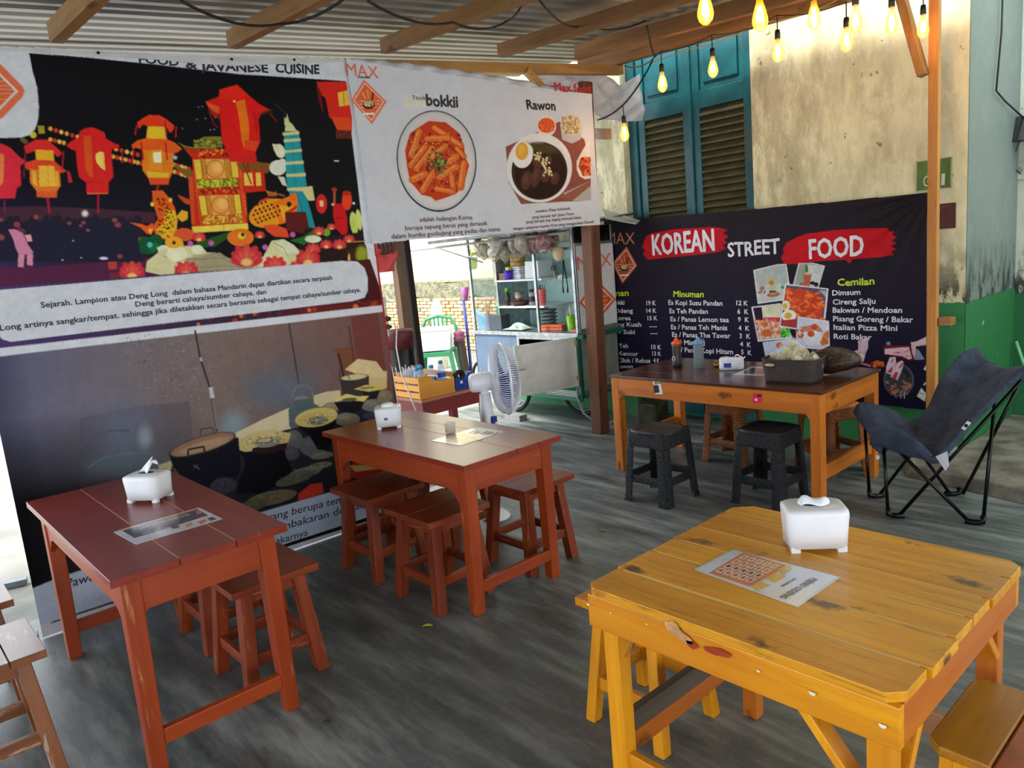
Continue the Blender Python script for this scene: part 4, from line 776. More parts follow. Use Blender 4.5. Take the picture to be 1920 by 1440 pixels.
c.line("880,1060 880,1170", 14, (176, 170, 176)).line("930,1050 934,1178", 14, (176, 170, 176)).poly("1120,1140 1190,1010 1270,1110 1240,1220", (206, 214, 206)).poly("1215,960 1280,900 1280,960 1220,980", (206, 210, 220)).line("1160,1080 1230,1120", 8, (60, 80, 60)).poly("1220,740 1270,650 1270,760", (206, 206, 212)).poly("640,930 690,900 700,960 650,950", (150, 120, 120))
c.grain(.08, 3)
menu = thing('menu_banner', 'large black menu banner with red brush strokes hung on the wall', 'banner', (-3.1, 5.36, .3))
def in3(P):
    x, z = P[:, 0], P[:, 2]; t = (x + 4.6) / 2.74
    return (x < -1.865) & (x > -4.6) & (z < 1.80 - .062 * t - .012 * np.sin(t * PI)) & (z > .36 - .055 * t)
print_cloth('printed_sheet', c, V(-4.62, 5.36, 1.82), V(2.78, 0, 0), V(0, 0, -1.54), 640, 360, dispK, nK, print_mat('banner cloth three', .5, .12), menu, in3)
kw = dict(W=WK, disp=dispK, nrm=nK)
wh = plain('white print', (226, 226, 232), .5)
t = MB(); letter(t, 'KOREAN', (1226, 478), (1340, 469), 39, off=.02, wob=.01, **kw); letter(t, 'STREET', (1366, 482), (1462, 474), 27, off=.02, wob=.02, **kw); letter(t, 'FOOD', (1518, 485), (1620, 478), 37, off=.02, **kw)
for s_, x0, x1, y0, y1, h in (('Dimsum', 1561, 1614, 554, 552, 10), ('Cireng Salju', 1562, 1642, 571, 569, 10), ('Bakwan / Mendoan', 1562, 1692, 586, 586, 10), ('Pisang Goreng / Bakar', 1563, 1713, 602, 604, 10), ('Italian Pizza Mini', 1564, 1683, 618, 620, 10), ('Roti Bakar', 1564, 1635, 635, 637, 10),
    ('Es Kopi Susu Pandan', 1255, 1355, 571, 573, 9), ('Es Teh Pandan', 1257, 1328, 587, 588, 9), ('Es / Panas Lemon tea', 1259, 1367, 602, 604, 9), ('Es / Panas Teh Manis', 1260, 1364, 617, 619, 9), ('Es / Panas The Tawar', 1262, 1370, 631, 634, 9), ('Air Mineral', 1264, 1322, 645, 648, 9), ('Es / Panas Kopi Hitam', 1265, 1375, 659, 664, 9),
    ('12 K', 1381, 1402, 572, 573, 9), ('6  K', 1383, 1403, 588, 589, 9), ('9  K', 1384, 1404, 603, 604, 9), ('4  K', 1385, 1405, 619, 620, 9), ('3  K', 1387, 1407, 634, 635, 9), ('4  K', 1388, 1408, 649, 651, 9), ('5  K', 1390, 1409, 664, 666, 9),
    ('19 K', 1214, 1231, 572, 572, 8.5), ('14 K', 1214, 1232, 586, 586, 8), ('15 K', 1216, 1234, 600, 600, 8), ('......', 1219, 1233, 613, 613, 9), ('......', 1221, 1234, 626, 626, 9), ('10 K', 1223, 1241, 654, 655, 8.5), ('13 K', 1225, 1241, 666, 667, 8), ('4 K', 1227, 1238, 679, 680, 8),
    ('Tteokbokki', 1124, 1172, 571, 571, 8), ('Tteok Odeng', 1120, 1188, 587, 586, 8), ('Ramen Korea', 1116, 1184, 600, 600, 8), ('Odeng Kuah', 1136, 1204, 612, 612, 8), ('Ramen + Suki', 1120, 1192, 626, 626, 8), ('Teh', 1162, 1179, 652, 652, 8), ('Kencur', 1162, 1198, 666, 667, 8), ('Cilok / Rebus', 1160, 1221, 679, 680, 8.5), ('Rawon', 1158, 1188, 690, 690, 7)):
    letter(t, s_, (x0, y0), (x1, y1), h, off=.02, **kw)
tag(t.build('lettering', wh, menu, world=True), kind='stuff')
t = MB(); letter(t, 'Minuman', (1264, 556), (1320, 557), 11, off=.03, wob=.03, shear=.1, **kw); letter(t, 'Cemilan', (1571, 536), (1640, 533), 13, off=.03, wob=.03, **kw); letter(t, 'Makanan', (1120, 556), (1180, 554), 11, off=.03, **kw)
tag(t.build('lettering', plain('lime print', (190, 214, 40), .5), menu, world=True), kind='stuff')
t = MB(); letter(t, 'MAX', (1139, 458), (1192, 457), 22, off=.0, wob=.02, **kw); tag(t.build('logo_lettering', plain('bronze print', (190, 120, 86), .5), menu, world=True), kind='stuff')
# ================================================================== TABLES
redw = [wood('red painted wood', a, (172, 70, 24), (116, 36, 14), (206, 150, 104), rough=.36, wornamt=.2, grain=.6, coat=.12) for a in range(3)]
topw = wood('dark red table top', 0, (150, 52, 28), (108, 32, 18), (226, 170, 120), rough=.30, wornamt=.08, grain=.5, coat=.3)
seam = plain('pale worn seam', (216, 160, 110), .6)
stw = [wood('worn stool wood', a, (156, 64, 26), (80, 28, 12), (190, 130, 86), rough=.42, wornamt=.3, grain=1., coat=.15) for a in range(3)]
def planks(parent, X0, X1, Ys, z0, z1, mat, axis=0, jig=.0, bevel=.0015, gap=.0032, filler=seam, over=0):
    for k in range(len(Ys) - 1):
        a, b = Ys[k] + gap / 2, Ys[k + 1] - gap / 2; e = jit(jig); e2 = jit(jig)
        q = MB().box(X0 + e, X1 + e2, a, b, z0, z1 + jit(over)) if axis == 0 else MB().box(a, b, X0 + e, X1 + e2, z0, z1 + jit(over))
        q.build('plank', mat, parent, bevel=bevel)
    if filler:
        q = MB().box(X0 + .012, X1 - .012, Ys[0] + .012, Ys[-1] - .012, z0 + .001, z1 - .0006) if axis == 0 else MB().box(Ys[0] + .012, Ys[-1] - .012, X0 + .012, X1 - .012, z0 + .001, z1 - .0006)
        q.build('seam_filler', filler, parent)
def red_table(cx, cy, L, W_, H, label, seams):
    t = thing('dining_table', label, 'table', (cx, cy, 0), 0, 'red wooden dining tables'); x, y = L / 2, W_ / 2
    planks(t, -x, x, [-y] + [s * y for s in seams] + [y], H - .026, H, topw)
    for sx in (-1, 1):
        for sy in (-1, 1):
            ix, iy = sx * (x - .04), sy * (y - .035); w = .062
            def q(cx_, cy_, z, w=w): 
                a, b = sorted((cx_, cx_ - sx * w)); c_, d = sorted((cy_, cy_ - sy * w)); return [(a, c_, z), (b, c_, z), (b, d, z), (a, d, z)]
            MB().hull8(q(sx * (x - .05), sy * (y - .03), 0, .052), q(ix, iy, H - .026)).build('leg', redw[2], t, bevel=.004)
    za, zb_ = H - .145, H - .026
    def arch(p0, p1, n, name, mat, hn=1):   # apron with rounded haunches at both ends
        p0 = V(*p0); p1 = V(*p1); d = (p1 - p0); Ln = np.linalg.norm(d); d /= Ln; out = []
        pts = [(0, za - .075), (.022, za - .045), (.05, za - .015), (.085, za)] if hn else [(0, za - .012), (.012, za)]
        pr_ = pts + [(Ln - a, b) for a, b in reversed(pts)] + [(Ln, zb_), (0, zb_)]
        n = V(*n) * .011
        MB().prism([p0 + d * a + V(0, 0, b) - n for a, b in pr_], [p0 + d * a + V(0, 0, b) + n for a, b in pr_]).build(name, mat, t, bevel=.002)
    for sy in (-1, 1): arch((-x + .1, sy * (y - .052), 0), (x - .1, sy * (y - .052), 0), (0, -1, 0), 'apron', redw[0])
    for sx in (-1, 1):
        arch((sx * (x - .058), -y + .095, 0), (sx * (x - .058), y - .095, 0), (1, 0, 0), 'apron', redw[1], 0)
        MB().box(*sorted((sx * (x - .05), sx * (x - .078))), -y + .085, y - .085, .10, .155).build('stretcher', redw[1], t, bevel=.003)
    return t
red_table(-3.117, .777, 1.297, .583, .72, 'red wooden table in the left foreground with a dark menu card on it', (-.28, .36))
red_table(-3.098, 2.175, 1.245, .598, .72, 'red wooden table in the middle with a small glass on it, four stools around', (.05, .5))

# red stools
def stool(name, label, L, W_, H, mats, group, nseam=2, seat_axis=1, leg=.05, loc=(0, 0, 0), rotz=0, th=.028, inset=.045, rail=.12):
    t = thing(name, label, 'stool', loc, rotz, group); x, y = L / 2, W_ / 2
    s = y if seat_axis == 0 else x; e = x if seat_axis == 0 else y
    Ys = [-s + 2 * s * k / nseam + (0 if k in (0, nseam) else jit(.02)) for k in range(nseam + 1)]
    planks(t, -e, e, Ys, H - th, H, mats[seat_axis], seat_axis, .003, gap=.0035, filler=None)
    for sx in (-1, 1):
        for sy in (-1, 1):
            def q(ox, oy, z, w=leg):
                a, b = sorted((ox, ox - sx * w)); c_, d = sorted((oy, oy - sy * w)); return [(a, c_, z), (b, c_, z), (b, d, z), (a, d, z)]
            MB().hull8(q(sx * (x - .006), sy * (y - .006), 0), q(sx * (x - inset), sy * (y - inset), H - th)).build('leg', mats[2], t, bevel=.003)
    f = lambda z: .006 + (inset - .006) * z / (H - th)
    for z0, z1, nm in ((H - th - .055, H - th, 'apron'), (rail, rail + .045, 'stretcher')):
        o = f((z0 + z1) / 2) + .012
        for sy in (-1, 1): MB().box(-x + o + .02, x - o - .02, *sorted((sy * (y - o), sy * (y - o - .02))), z0, z1).build(nm, mats[0], t, bevel=.002)
        for sx in (-1, 1): MB().box(*sorted((sx * (x - o), sx * (x - o - .02))), -y + o + .02, y - o - .02, z0, z1).build(nm, mats[1], t, bevel=.002)
    return t
G = 'low red wooden stools'
sA = stool('wooden_stool', 'reddish stool with scuffed grainy seat at the left end of the middle table', .375, .355, .45, stw, G, loc=(-3.375, 1.975, 0))
dup(sA, (-2.84, 1.965, 0), 0, 'reddish stool in front of the middle table, the one beside its near front leg'); dup(sA, (-2.80, 2.51, 0), 0, 'reddish stool behind the near end of the middle table, seat sticking out')
dup(sA, (-3.37, 2.47, 0), 0, 'reddish stool almost hidden under the back left part of the middle table')
dup(sA, (-2.865, 1.085, 0), 0, 'dark red stool tucked beside the near right leg of the left foreground table'); dup(sA, (-3.36, 1.11, 0), 0, 'dark red stool furthest under the left foreground table, only its legs in sight')
olds = [wood('old brown stool wood', a, (156, 94, 52), (92, 52, 30), (220, 200, 184), rough=.34, wornamt=.42, coat=.4) for a in range(3)]  # pale wear widened to carry the seat glare in the colour
sF = stool('wooden_stool', 'worn glare-pale topped wooden stool in the bottom left corner with two seat planks', .35, .36, .45, olds, 'weathered stools at the left edge', nseam=3, seat_axis=0, loc=(-2.965, .155, 0), leg=.045)
dup(sF, (-3.55, .155, 0), 0, 'weathered stool just cut by the left edge of the photo, behind the corner stool')

# yellow table and stools
yel = [wood('yellow varnished pine', a, (238, 164, 18), (186, 98, 10), (120, 84, 50), rough=.34, wornamt=.05, knots=.75, coat=.35) for a in range(3)]
yelt = wood('worn yellow pine top', 0, (246, 176, 22), (178, 104, 14), (96, 72, 36), rough=.34, wornamt=.2, knots=1, coat=.3, blot=1)
oran = [wood('orange varnished pine', a, (216, 124, 30), (160, 76, 16), (110, 70, 40), rough=.4, wornamt=.06, knots=.7) for a in range(3)]
gryw = wood('weathered grey board', 1, (104, 92, 76), (48, 40, 32), rough=.75, coat=0)
raw = wood('raw plank edge', 0, (226, 196, 130), (180, 140, 80), rough=.6, coat=0)
YX0, YX1, YY0, YY1, YH = -1.300, -.503, 1.342, 2.104, .72
t = thing('yellow_table', 'yellow varnished plank table in the right foreground with a menu card and a tissue box', 'table', ((YX0 + YX1) / 2, (YY0 + YY1) / 2, 0))
t0y = t; x, y = (YX1 - YX0) / 2, (YY1 - YY0) / 2; cyy = (YY0 + YY1) / 2
Ys = [v - cyy for v in (YY0, 1.478, 1.628, 1.738, 1.854, 1.993, YY1)]
for k in range(6):
    a, b = Ys[k] + .003, Ys[k + 1] - .003; c0 = .035 if k in (0, 5) else .004
    A = [(-x, a), (x, a), (x, b), (-x, b)]
    if k == 0: A = [(-x + .02, a), (x - .03, a), (x, a + .03), (x, b), (-x, b), (-x, a + .02)]
    if k == 5: A = [(-x, a), (x, a), (x, b - .03), (x - .03, b), (-x + .05, b), (-x, b - .05)]
    e1, e2 = jit(.003), jit(.005)
    A = [(px_ + (e1 if px_ < 0 else e2), py_) for px_, py_ in A]; zz = YH + jit(.0012)
    MB().prism([(q[0], q[1], YH - .024) for q in A], [(q[0], q[1], zz) for q in A]).build('plank', yelt, t, bevel=.002)
MB().box(-x + .02, x - .02, -y + .02, y - .02, YH - .02, YH - .0012).build('seam_filler', plain('pale raw seam', (236, 208, 140), .6), t)
for sy in (-1, 1): MB().box(-x + .004, x - .006, *sorted((sy * (y - .004), sy * (y - .026))), YH - .115, YH - .024).build('apron', yel[0], t, bevel=.003)
for sx in (-1, 1): MB().box(*sorted((sx * (x - .006), sx * (x - .028))), -y + .026, y - .026, YH - .115, YH - .024).build('apron', oran[1], t, bevel=.003)
for sx in (-1, 1):
    for sy in (-1, 1):
        a, b = sorted((sx * (x - .03), sx * (x - .08))); c_, d = sorted((sy * (y - .028), sy * (y - .075)))
        MB().box(a, b, c_, d, 0, YH - .026).build('leg', (yel if sy < 0 else oran)[2], t, bevel=.003)
    MB().box(*sorted((sx * (x - .034), sx * (x - .054))), -y + .07, y - .07, .20, .27).build('stretcher', oran[1], t, bevel=.003)
MB().beam((-x + .05, -y + .06, .30), (-x + .06, y - .06, .30), .028, .06).build('stretcher', gryw, t, bevel=.003)
MB().box(-x + .07, x - .07, -y + .04, -y + .062, .16, .24).build('stretcher', yel[0], t, bevel=.003)
MB().box(-x + .07, x - .07, y - .07, y - .05, .19, .26).build('stretcher', wood('pale rail', 0, (190, 140, 96), (140, 92, 60)), t, bevel=.003)
for (p0, p1) in (((x - .06, -y + .04, .42), (x - .24, -y + .04, YH - .08)), ((x - .045, -y + .06, .42), (x - .045, -y + .2, YH - .08)), ((-x + .06, -y + .05, .52), (-x + .055, -y + .16, YH - .09)), ((x - .05, y - .07, .48), (x - .05, y - .2, YH - .09)), ((-x + .06, y - .07, .48), (-x + .06, y - .17, YH - .09)), ((-x + .09, y - .06, .5), (-x + .2, y - .06, YH - .09))):
    MB().beam(p0, p1, .022, .045, up=(0, 1, 0) if abs(p0[1] - p1[1]) < .01 else (1, 0, 0)).build('corner_brace', yel[2], t, bevel=.003)
GY = 'yellow wooden stools'
sH = stool('wooden_stool', 'yellow wooden stool pushed under the left end of the yellow table', .34, .33, .45, yel, GY, nseam=3, seat_axis=1, loc=(-1.495, 1.83, 0), leg=.04)
ysm = MB()
sI = thing('wooden_stool', 'yellow and rusty brown planked stool cut by the bottom right corner', 'stool', (-.37, 1.80, 0), 0, GY)
for k, (a, b, mt) in enumerate(((-.195, -.065, yelt), (-.063, .06, None), (.063, .195, None))):
    mt = [wood('olive yellow seat', 1, (196, 132, 30), (136, 84, 20), rough=.4, knots=.7), wood('rusty seat plank', 1, (176, 80, 24), (120, 44, 14), rough=.35, knots=.4), wood('mossy seat plank', 1, (170, 128, 46), (104, 84, 34), rough=.5, knots=.6)][k]
    A = [(a, -.17), (b, -.17), (b, .17), (a, .17)]
    if k == 0: A = [(a + .03, -.17), (b, -.17), (b, .17), (a + .03, .17), (a, .14), (a, -.14)]
    MB().prism([(q[0], q[1], .424) for q in A], [(q[0], q[1], .45) for q in A]).build('plank', mt, sI, bevel=.005)
for sx in (-1, 1):
    for sy in (-1, 1): MB().hull8([(sx * .165 - .022, sy * .145 - .022, 0), (sx * .165 + .022, sy * .145 - .022, 0), (sx * .165 + .022, sy * .145 + .022, 0), (sx * .165 - .022, sy * .145 + .022, 0)], [(sx * .15 - .022, sy * .125 - .022, .424), (sx * .15 + .022, sy * .125 - .022, .424), (sx * .15 + .022, sy * .125 + .022, .424), (sx * .15 - .022, sy * .125 + .022, .424)]).build('leg', yel[2], sI, bevel=.003)
    MB().box(*sorted((sx * .165, sx * .147)), -.12, .12, .37, .42).build('apron', yel[1], sI, bevel=.002); MB().box(-.14, .14, *sorted((sx * .14, sx * .122)), .37, .42).build('apron', yel[0], sI, bevel=.002)
    MB().box(*sorted((sx * .165, sx * .147)), -.12, .12, .12, .165).build('stretcher', yel[1], sI, bevel=.002)

yt = t0y
for k, (x_, y_, s_) in enumerate(((1103, 1133, .004), (1145, 1149, .0025), (1212, 1170, .0025), (1422, 1258, .0035), (1523, 1300, .006), (1655, 1361, .006))):
    Pc = ony(x_, y_, YY0 - .0005); q = MB(); q.add([Pc + V(s_ * 1.3 * math.cos(a), -.0008, s_ * .7 * math.sin(a) * (1 + .4 * math.sin(3 * a))) for a in [j * PI / 5 for j in range(10)]], [tuple(range(10))]); q.build('paint_chip', plain('bare white chip', (236, 230, 214), .6), yt, world=True)
def streak(pts, col, nm):
    q = MB(); flatpoly(q, pts, lambda a, b: ony(a, b, YY0 - .0005), None, V(0, -1, 0), .0006); q.build(nm, plain(nm, col, .4, c2=tuple(int(v * .8) for v in col), scale=30), yt, world=True)
streak("1246,1166 1262,1164 1270,1170 1276,1182 1296,1198 1300,1208 1286,1206 1262,1190 1250,1180", (226, 168, 110), 'pale_knot')
streak("1286,1200 1302,1204 1310,1214 1300,1218 1290,1210", (176, 60, 24), 'resin_streak'); streak("1318,1212 1350,1216 1372,1228 1366,1234 1340,1228 1322,1220", (190, 76, 20), 'resin_streak')
# long table at the back
lng = [wood('amber pine', a, (222, 128, 34), (158, 78, 18), (90, 50, 30), rough=.42, wornamt=.04, knots=.85) for a in range(3)]
BT = .69
lt = wood('dark varnished top', 0, (92, 46, 22), (56, 26, 14), (150, 100, 60), rough=.2, wornamt=.06, coat=.6)
bx0, bx1, by0, by1 = -3.43, -1.925, 3.965, 4.735; cx, cy = (bx0 + bx1) / 2, (by0 + by1) / 2; x, y = (bx1 - bx0) / 2, (by1 - by0) / 2
t = thing('long_table', 'long amber pine table with a dark varnished top below the black menu banner', 'table', (cx, cy, 0)); longt = t
planks(t, -x - .012, x + .012, [-y - .01, -.2, 0.02, .2, y + .01], BT - .018, BT, lt, filler=None, gap=.0015, bevel=.002)
for sy in (-1, 1): MB().box(-x + .06, x - .06, *sorted((sy * y, sy * (y - .025))), BT - .138, BT - .018).build('apron', lng[0], t, bevel=.003)
for sx in (-1, 1):
    MB().box(*sorted((sx * x, sx * (x - .025))), -y + .026, y - .026, BT - .138, BT - .018).build('apron', lng[1], t, bevel=.003)
    MB().box(*sorted((sx * (x - .01), sx * (x - .032))), -y + .07, y - .07, .16, .245).build('stretcher', lng[1], t, bevel=.003)
    for sy in (-1, 1):
        a, b = sorted((sx * (x + .001), sx * (x - .062))); c_, d = sorted((sy * (y + .001), sy * (y - .062)))
        MB().box(a, b, c_, d, 0, BT - .018).build('leg', lng[2], t, bevel=.003)
        MB().prism([(sx * (x - .062), sy * (y - .02), BT - .17), (sx * (x - .062), sy * (y - .02), BT - .135), (sx * (x - .09), sy * (y - .02), BT - .135)], [(sx * (x - .062), sy * (y - .002), BT - .17), (sx * (x - .062), sy * (y - .002), BT - .135), (sx * (x - .09), sy * (y - .002), BT - .135)]).build('corner_block', lng[0], t)
# stickers on its front
nF = V(0, -1, 0); WF = lambda px_, py_: ony(px_, py_, by0 - .0005)
for nm, quad, col, extra in (('white_sticker', "1223,711 1237,711 1243,739 1229,739", (226, 226, 226), [("1225,722 1235,722 1237,736 1227,737", (30, 28, 34)), ("1227,715 1233,715 1233,721 1228,721", (160, 110, 96)), ("1234,716 1238,716 1238,720 1234,720", (60, 150, 90))]),
                             ('pink_sticker', "1412,738 1429,738 1429,756 1412,756", (226, 40, 84), [("1419,740 1428,740 1428,744 1420,744", (70, 10, 30)), ("1415,748 1419,746 1421,751 1416,752", (240, 200, 210))])):
    q = MB(); flatpoly(q, quad, WF, None, nF, .0012); st = q.build(nm, plain(nm, col, .4), t, world=True); st['label'] = 'white contact card sticker with a dark clothed figure' if 'white' in nm else 'pink square sticker'
    for k, (p, cl) in enumerate(extra): q = MB(); flatpoly(q, p, WF, None, nF, .0018); o = q.build('sticker_print', plain('%s%d' % (nm, k), cl, .4), st, world=True)

# woven plastic stools
def weave(name, c, c2, s=95):
    m, n, L, b = nt(name); v = coords(n, L, (1, 1, 1), False)
    b.inputs['Base Color'].default_value = lin(c) + (1,); b.inputs['Roughness'].default_value = .38
    outs = []
    for k_ in (1.9, -1.9):
        w_ = n.new('ShaderNodeTexWave'); w_.wave_type = 'BANDS'; w_.bands_direction = 'DIAGONAL'; w_.inputs['Scale'].default_value = 24
        mp = n.new('ShaderNodeMapping'); mp.inputs['Scale'].default_value = (1, 1, k_); L.new(v, mp.inputs[0]); L.new(mp.outputs[0], w_.inputs['Vector']); outs.append(w_.outputs['Fac'])
    mu = n.new('ShaderNodeMath'); mu.operation = 'MULTIPLY'; L.new(outs[0], mu.inputs[0]); L.new(outs[1], mu.inputs[1])
    L.new(mix(n, L, mu.outputs[0], lin(c2), lin(c)), b.inputs['Base Color']); bump(n, L, b, mu.outputs[0], 1.0, .012); return m
def plastic_stool(name, label, group, loc, rotz, m, mtop, a=.138, b=.168, H=.45):
    t = thing(name, label, 'stool', loc, rotz, group)
    def hw(z): return b + (a - b) * z / (H - .02)
    def face(k):
        cs, sn = [(1, 0), (0, 1), (-1, 0), (0, -1)][k]
        def P(s, z): # s in -1..1 across the face
            w = hw(z); u = s * w; return (cs * u + sn * w, sn * u - cs * w, z)
        return P
    lw = lambda z: (.052 + .012 * (1 - z / H)) / hw(z)
    for k in range(4):   # corner legs: two strips each, folded round the corner
        P = face(k); Q = face((k + 1) % 4); q = MB(); N = 10
        def lf(u, v):
            z = v * (H - .1); 
            if u < .5: s = 1 - lw(z) * (1 - u * 2) * 1.0; p = V(*P(s, z)); 
            else: s = -1 + lw(z) * (u * 2 - 1); p = V(*Q(s, z))
            r = math.hypot(p[0], p[1]); lim = hw(z) * 1.36
            if r > lim: p[:2] *= lim / r
            if v < .03: p[:2] *= 1.035
            return p
        q.grid(lf, 10, 12).build('leg', m, t, smooth=True, solid=.006)
    q = MB()
    for k in range(4):
        P = face(k)
        def tf(u, v, P=P):     # top band with arched lower edge
            s = -1 + 2 * u; e = max(0, abs(s) - .42) / .58; zlow = H - .095 - .03 * e ** 2; z = zlow + (H - .008 - zlow) * v
            p = V(*P(s, z)); r = math.hypot(p[0], p[1]); lim = hw(z) * 1.36
            if r > lim: p[:2] *= lim / r
            return p
        q.grid(tf, 16, 4)
    q.build('apron', m, t, smooth=True, solid=.006)
    q = MB()
    for k in range(4):
        P = face(k)
        def tf(u, v, P=P):
            s = (-1 + 2 * u) * .97; e = max(0, abs(s) - .5) / .5; z0 = .125 - .015 * e * e; z1 = .175 + .012 * e * e; z = z0 + (z1 - z0) * v; return V(*P(s, z)) * V(.985, .985, 1)
        q.grid(tf, 12, 2)
    q.build('stretcher', m, t, smooth=True, solid=.006)
    def sq(r, z, n=28):
        out = []
        for k in range(n):
            th_ = 2 * PI * k / n; cx_, sy_ = math.cos(th_), math.sin(th_); e = 5.; d = (abs(cx_) ** e + abs(sy_) ** e) ** (-1 / e); out.append((cx_ * d * r, sy_ * d * r, z))
        return out
    q = MB(); rings = [sq(a + .004, H - .02), sq(a + .005, H - .008), sq(a - .004, H), sq(a - .02, H - .001), sq(a - .024, H - .004), sq(.03, H - .004)]; vs_ = sum(rings, [])
    q.add(vs_, [(i * 28 + k, i * 28 + (k + 1) % 28, (i + 1) * 28 + (k + 1) % 28, (i + 1) * 28 + k) for i in range(5) for k in range(28)] + [tuple(5 * 28 + k for k in range(28))])
    q.build('seat', mtop, t, smooth=True)
    return t
blk = weave('black woven plastic', (74, 80, 90), (8, 9, 12)); blt = plain('black plastic seat', (26, 26, 30), .45, bmp=.2, scale=60)  # grey strand tops paint the sheen on the black weave
orw = weave('caramel woven plastic', (206, 122, 54), (150, 82, 34)); ort = plain('caramel plastic', (196, 112, 50), .45)
plastic_stool('plastic_stool', 'black woven plastic stool left of the pair, before the left half of the long table', 'black woven plastic stools', (-2.815, 3.665, 0), .0, blk, blt)
plastic_stool('plastic_stool', 'black woven plastic stool close to the near right leg of the long table', 'black woven plastic stools', (-2.255, 3.985, 0), .02, blk, blt)
plastic_stool('plastic_stool', 'caramel plastic stool tucked under the middle of the long table', 'caramel plastic stools', (-2.88, 4.62, 0), 0, orw, ort)
plastic_stool('plastic_stool', 'caramel plastic stool turned askew behind the right leg of the long table', 'caramel plastic stools', (-2.235, 4.74, 0), -.42, orw, ort)

# butterfly chair
def butterfly():
    A, B, C_, D = V(-1.80, 4.30, 0), V(-1.60, 4.06, 0), V(-1.185, 4.20, 0), V(-1.42, 4.60, 0)
    FN = ony(1668, 822, 4.12); FF = ony(1628, 790, 4.36); BN = ony(1916, 712, 4.38); BF = ony(1848, 668, 4.78)
    t = thing('butterfly_chair', 'dark blue grey padded butterfly chair on a folding black tube frame by the concrete step', 'chair', (-1.5, 4.3, 0))
    blkm = plain('black tube', (10, 10, 12), .3, .4)
    def leg(p, q, mid=None):
        p = p + V(0, 0, .012); pts = [p] + ([mid] if mid is not None else []) + [q]; MB().tube(pts, .0095, 10).build('leg', blkm, t, smooth=True, world=True)
    c3 = lambda x_, y_, Y: ony(x_, y_, Y)
    r3 = (C_ - B) / np.linalg.norm(C_ - B)
    f = lambda P, Q, k: P + (Q - P) * k
    leg(B + r3 * .05, BN); leg(C_ - r3 * .06, FN + V(0, 0, -.02)); leg(B, FN + V(-.03, -.01, -.02)); leg(C_, BF + V(.14, -.30, -.08))
    s3 = (D - A) / np.linalg.norm(D - A)
    leg(A + s3 * .05, BF); leg(D - s3 * .05, FN + V(.05, .12, 0)); leg(A, FF + V(-.02, 0, -.02)); leg(D + s3 * .02, BN + V(-.02, .02, -.04))
    for P, d in ((A, s3), (B, r3), (C_, -r3), (D, -s3)):
        MB().tube([P + V(0, 0, .05), P + V(0, 0, .018) + d * .0, P + d * .03 + V(0, 0, .013), P + d * .08 + V(0, 0, .016)], .015, 10).build('foot_joint', blkm, t, smooth=True, world=True)
    MB().tube([f(B, BN, .47), f(B, BN, .53)], .013, 8).build('cross_bolt', plain('steel bolt', (170, 170, 170), .3, .8), t, world=True)
    # padded seat: grid with horns at four corners, sagging between them
    fab = plain('slate blue microfibre', (62, 72, 90), .85, c2=(44, 52, 68), scale=9, bmp=.8, bd=.03)
    # rows from the front edge to the top of the back: left edge, middle, right edge (in space)
    rows = [
        (c3(1604, 775, 4.36), c3(1650, 845, 4.16), c3(1632, 830, 4.08)),
        (c3(1618, 758, 4.40), c3(1672, 832, 4.22), c3(1652, 800, 4.06)),
        (c3(1668, 770, 4.44), c3(1700, 838, 4.24), c3(1700, 818, 4.06)),
        (c3(1700, 790, 4.46), c3(1722, 844, 4.26), c3(1745, 862, 4.06)),
        (c3(1732, 778, 4.50), c3(1752, 832, 4.32), c3(1772, 846, 4.12)),
        (c3(1752, 744, 4.56), c3(1785, 790, 4.42), c3(1815, 798, 4.20)),
        (c3(1774, 700, 4.64), c3(1822, 736, 4.56), c3(1862, 752, 4.28)),
        (c3(1802, 666, 4.72), c3(1852, 702, 4.66), c3(1900, 716, 4.34)),
        (c3(1830, 653, 4.78), c3(1870, 690, 4.68), c3(1930, 690, 4.38)),
    ]
    def cr(a, b, c_, d, t_): return .5 * ((2 * b) + (c_ - a) * t_ + (2 * a - 5 * b + 4 * c_ - d) * t_ ** 2 + (-a + 3 * b - 3 * c_ + d) * t_ ** 3)
    def fn(u, v):
        k = v * (len(rows) - 1); i = min(int(k), len(rows) - 2); tt = k - i; g = lambda j: rows[max(0, min(len(rows) - 1, j))]
        E = [cr(g(i - 1)[q], g(i)[q], g(i + 1)[q], g(i + 2)[q], tt) for q in range(3)]
        s = u; p = E[0] * (2 * (s - .5) * (s - 1)) + E[1] * (-4 * s * (s - 1)) + E[2] * (2 * s * (s - .5))
        pad = .02 * abs(math.sin(u * PI * 3)) * abs(math.sin(v * PI * 5)) + .006 * math.sin(u * 13 + v * 9)
        return p + V(-.4, -.5, .75) * pad
    MB().grid(fn, 26, 48).build('padded_seat', fab, t, smooth=True, world=True, solid=.032)
    # front corner pocket that hooks over the frame, brand tag left plain
    pk = [(c3(1632, 830, 4.07), c3(1636, 806, 4.06), c3(1655, 799, 4.05)), (c3(1655, 835, 4.07), c3(1668, 815, 4.05), c3(1690, 806, 4.05)), (c3(1700, 852, 4.07), c3(1712, 842, 4.05), c3(1722, 826, 4.05)), (c3(1744, 860, 4.09), c3(1745, 857, 4.08), c3(1748, 852, 4.08))]
    def pf(u, v):
        k = v * 3; i = min(int(k), 2); tt = k - i; a, b = pk[i], pk[i + 1]; E = [a[q] + (b[q] - a[q]) * tt for q in range(3)]
        return E[0] * (2 * (u - .5) * (u - 1)) + E[1] * (-4 * u * (u - 1)) + E[2] * (2 * u * (u - .5)) + V(.3, -.6, .2) * .03 * math.sin(u * PI) * (1 - v)
    MB().grid(pf, 10, 14).build('corner_pocket', fab, t, smooth=True, world=True, solid=.02)
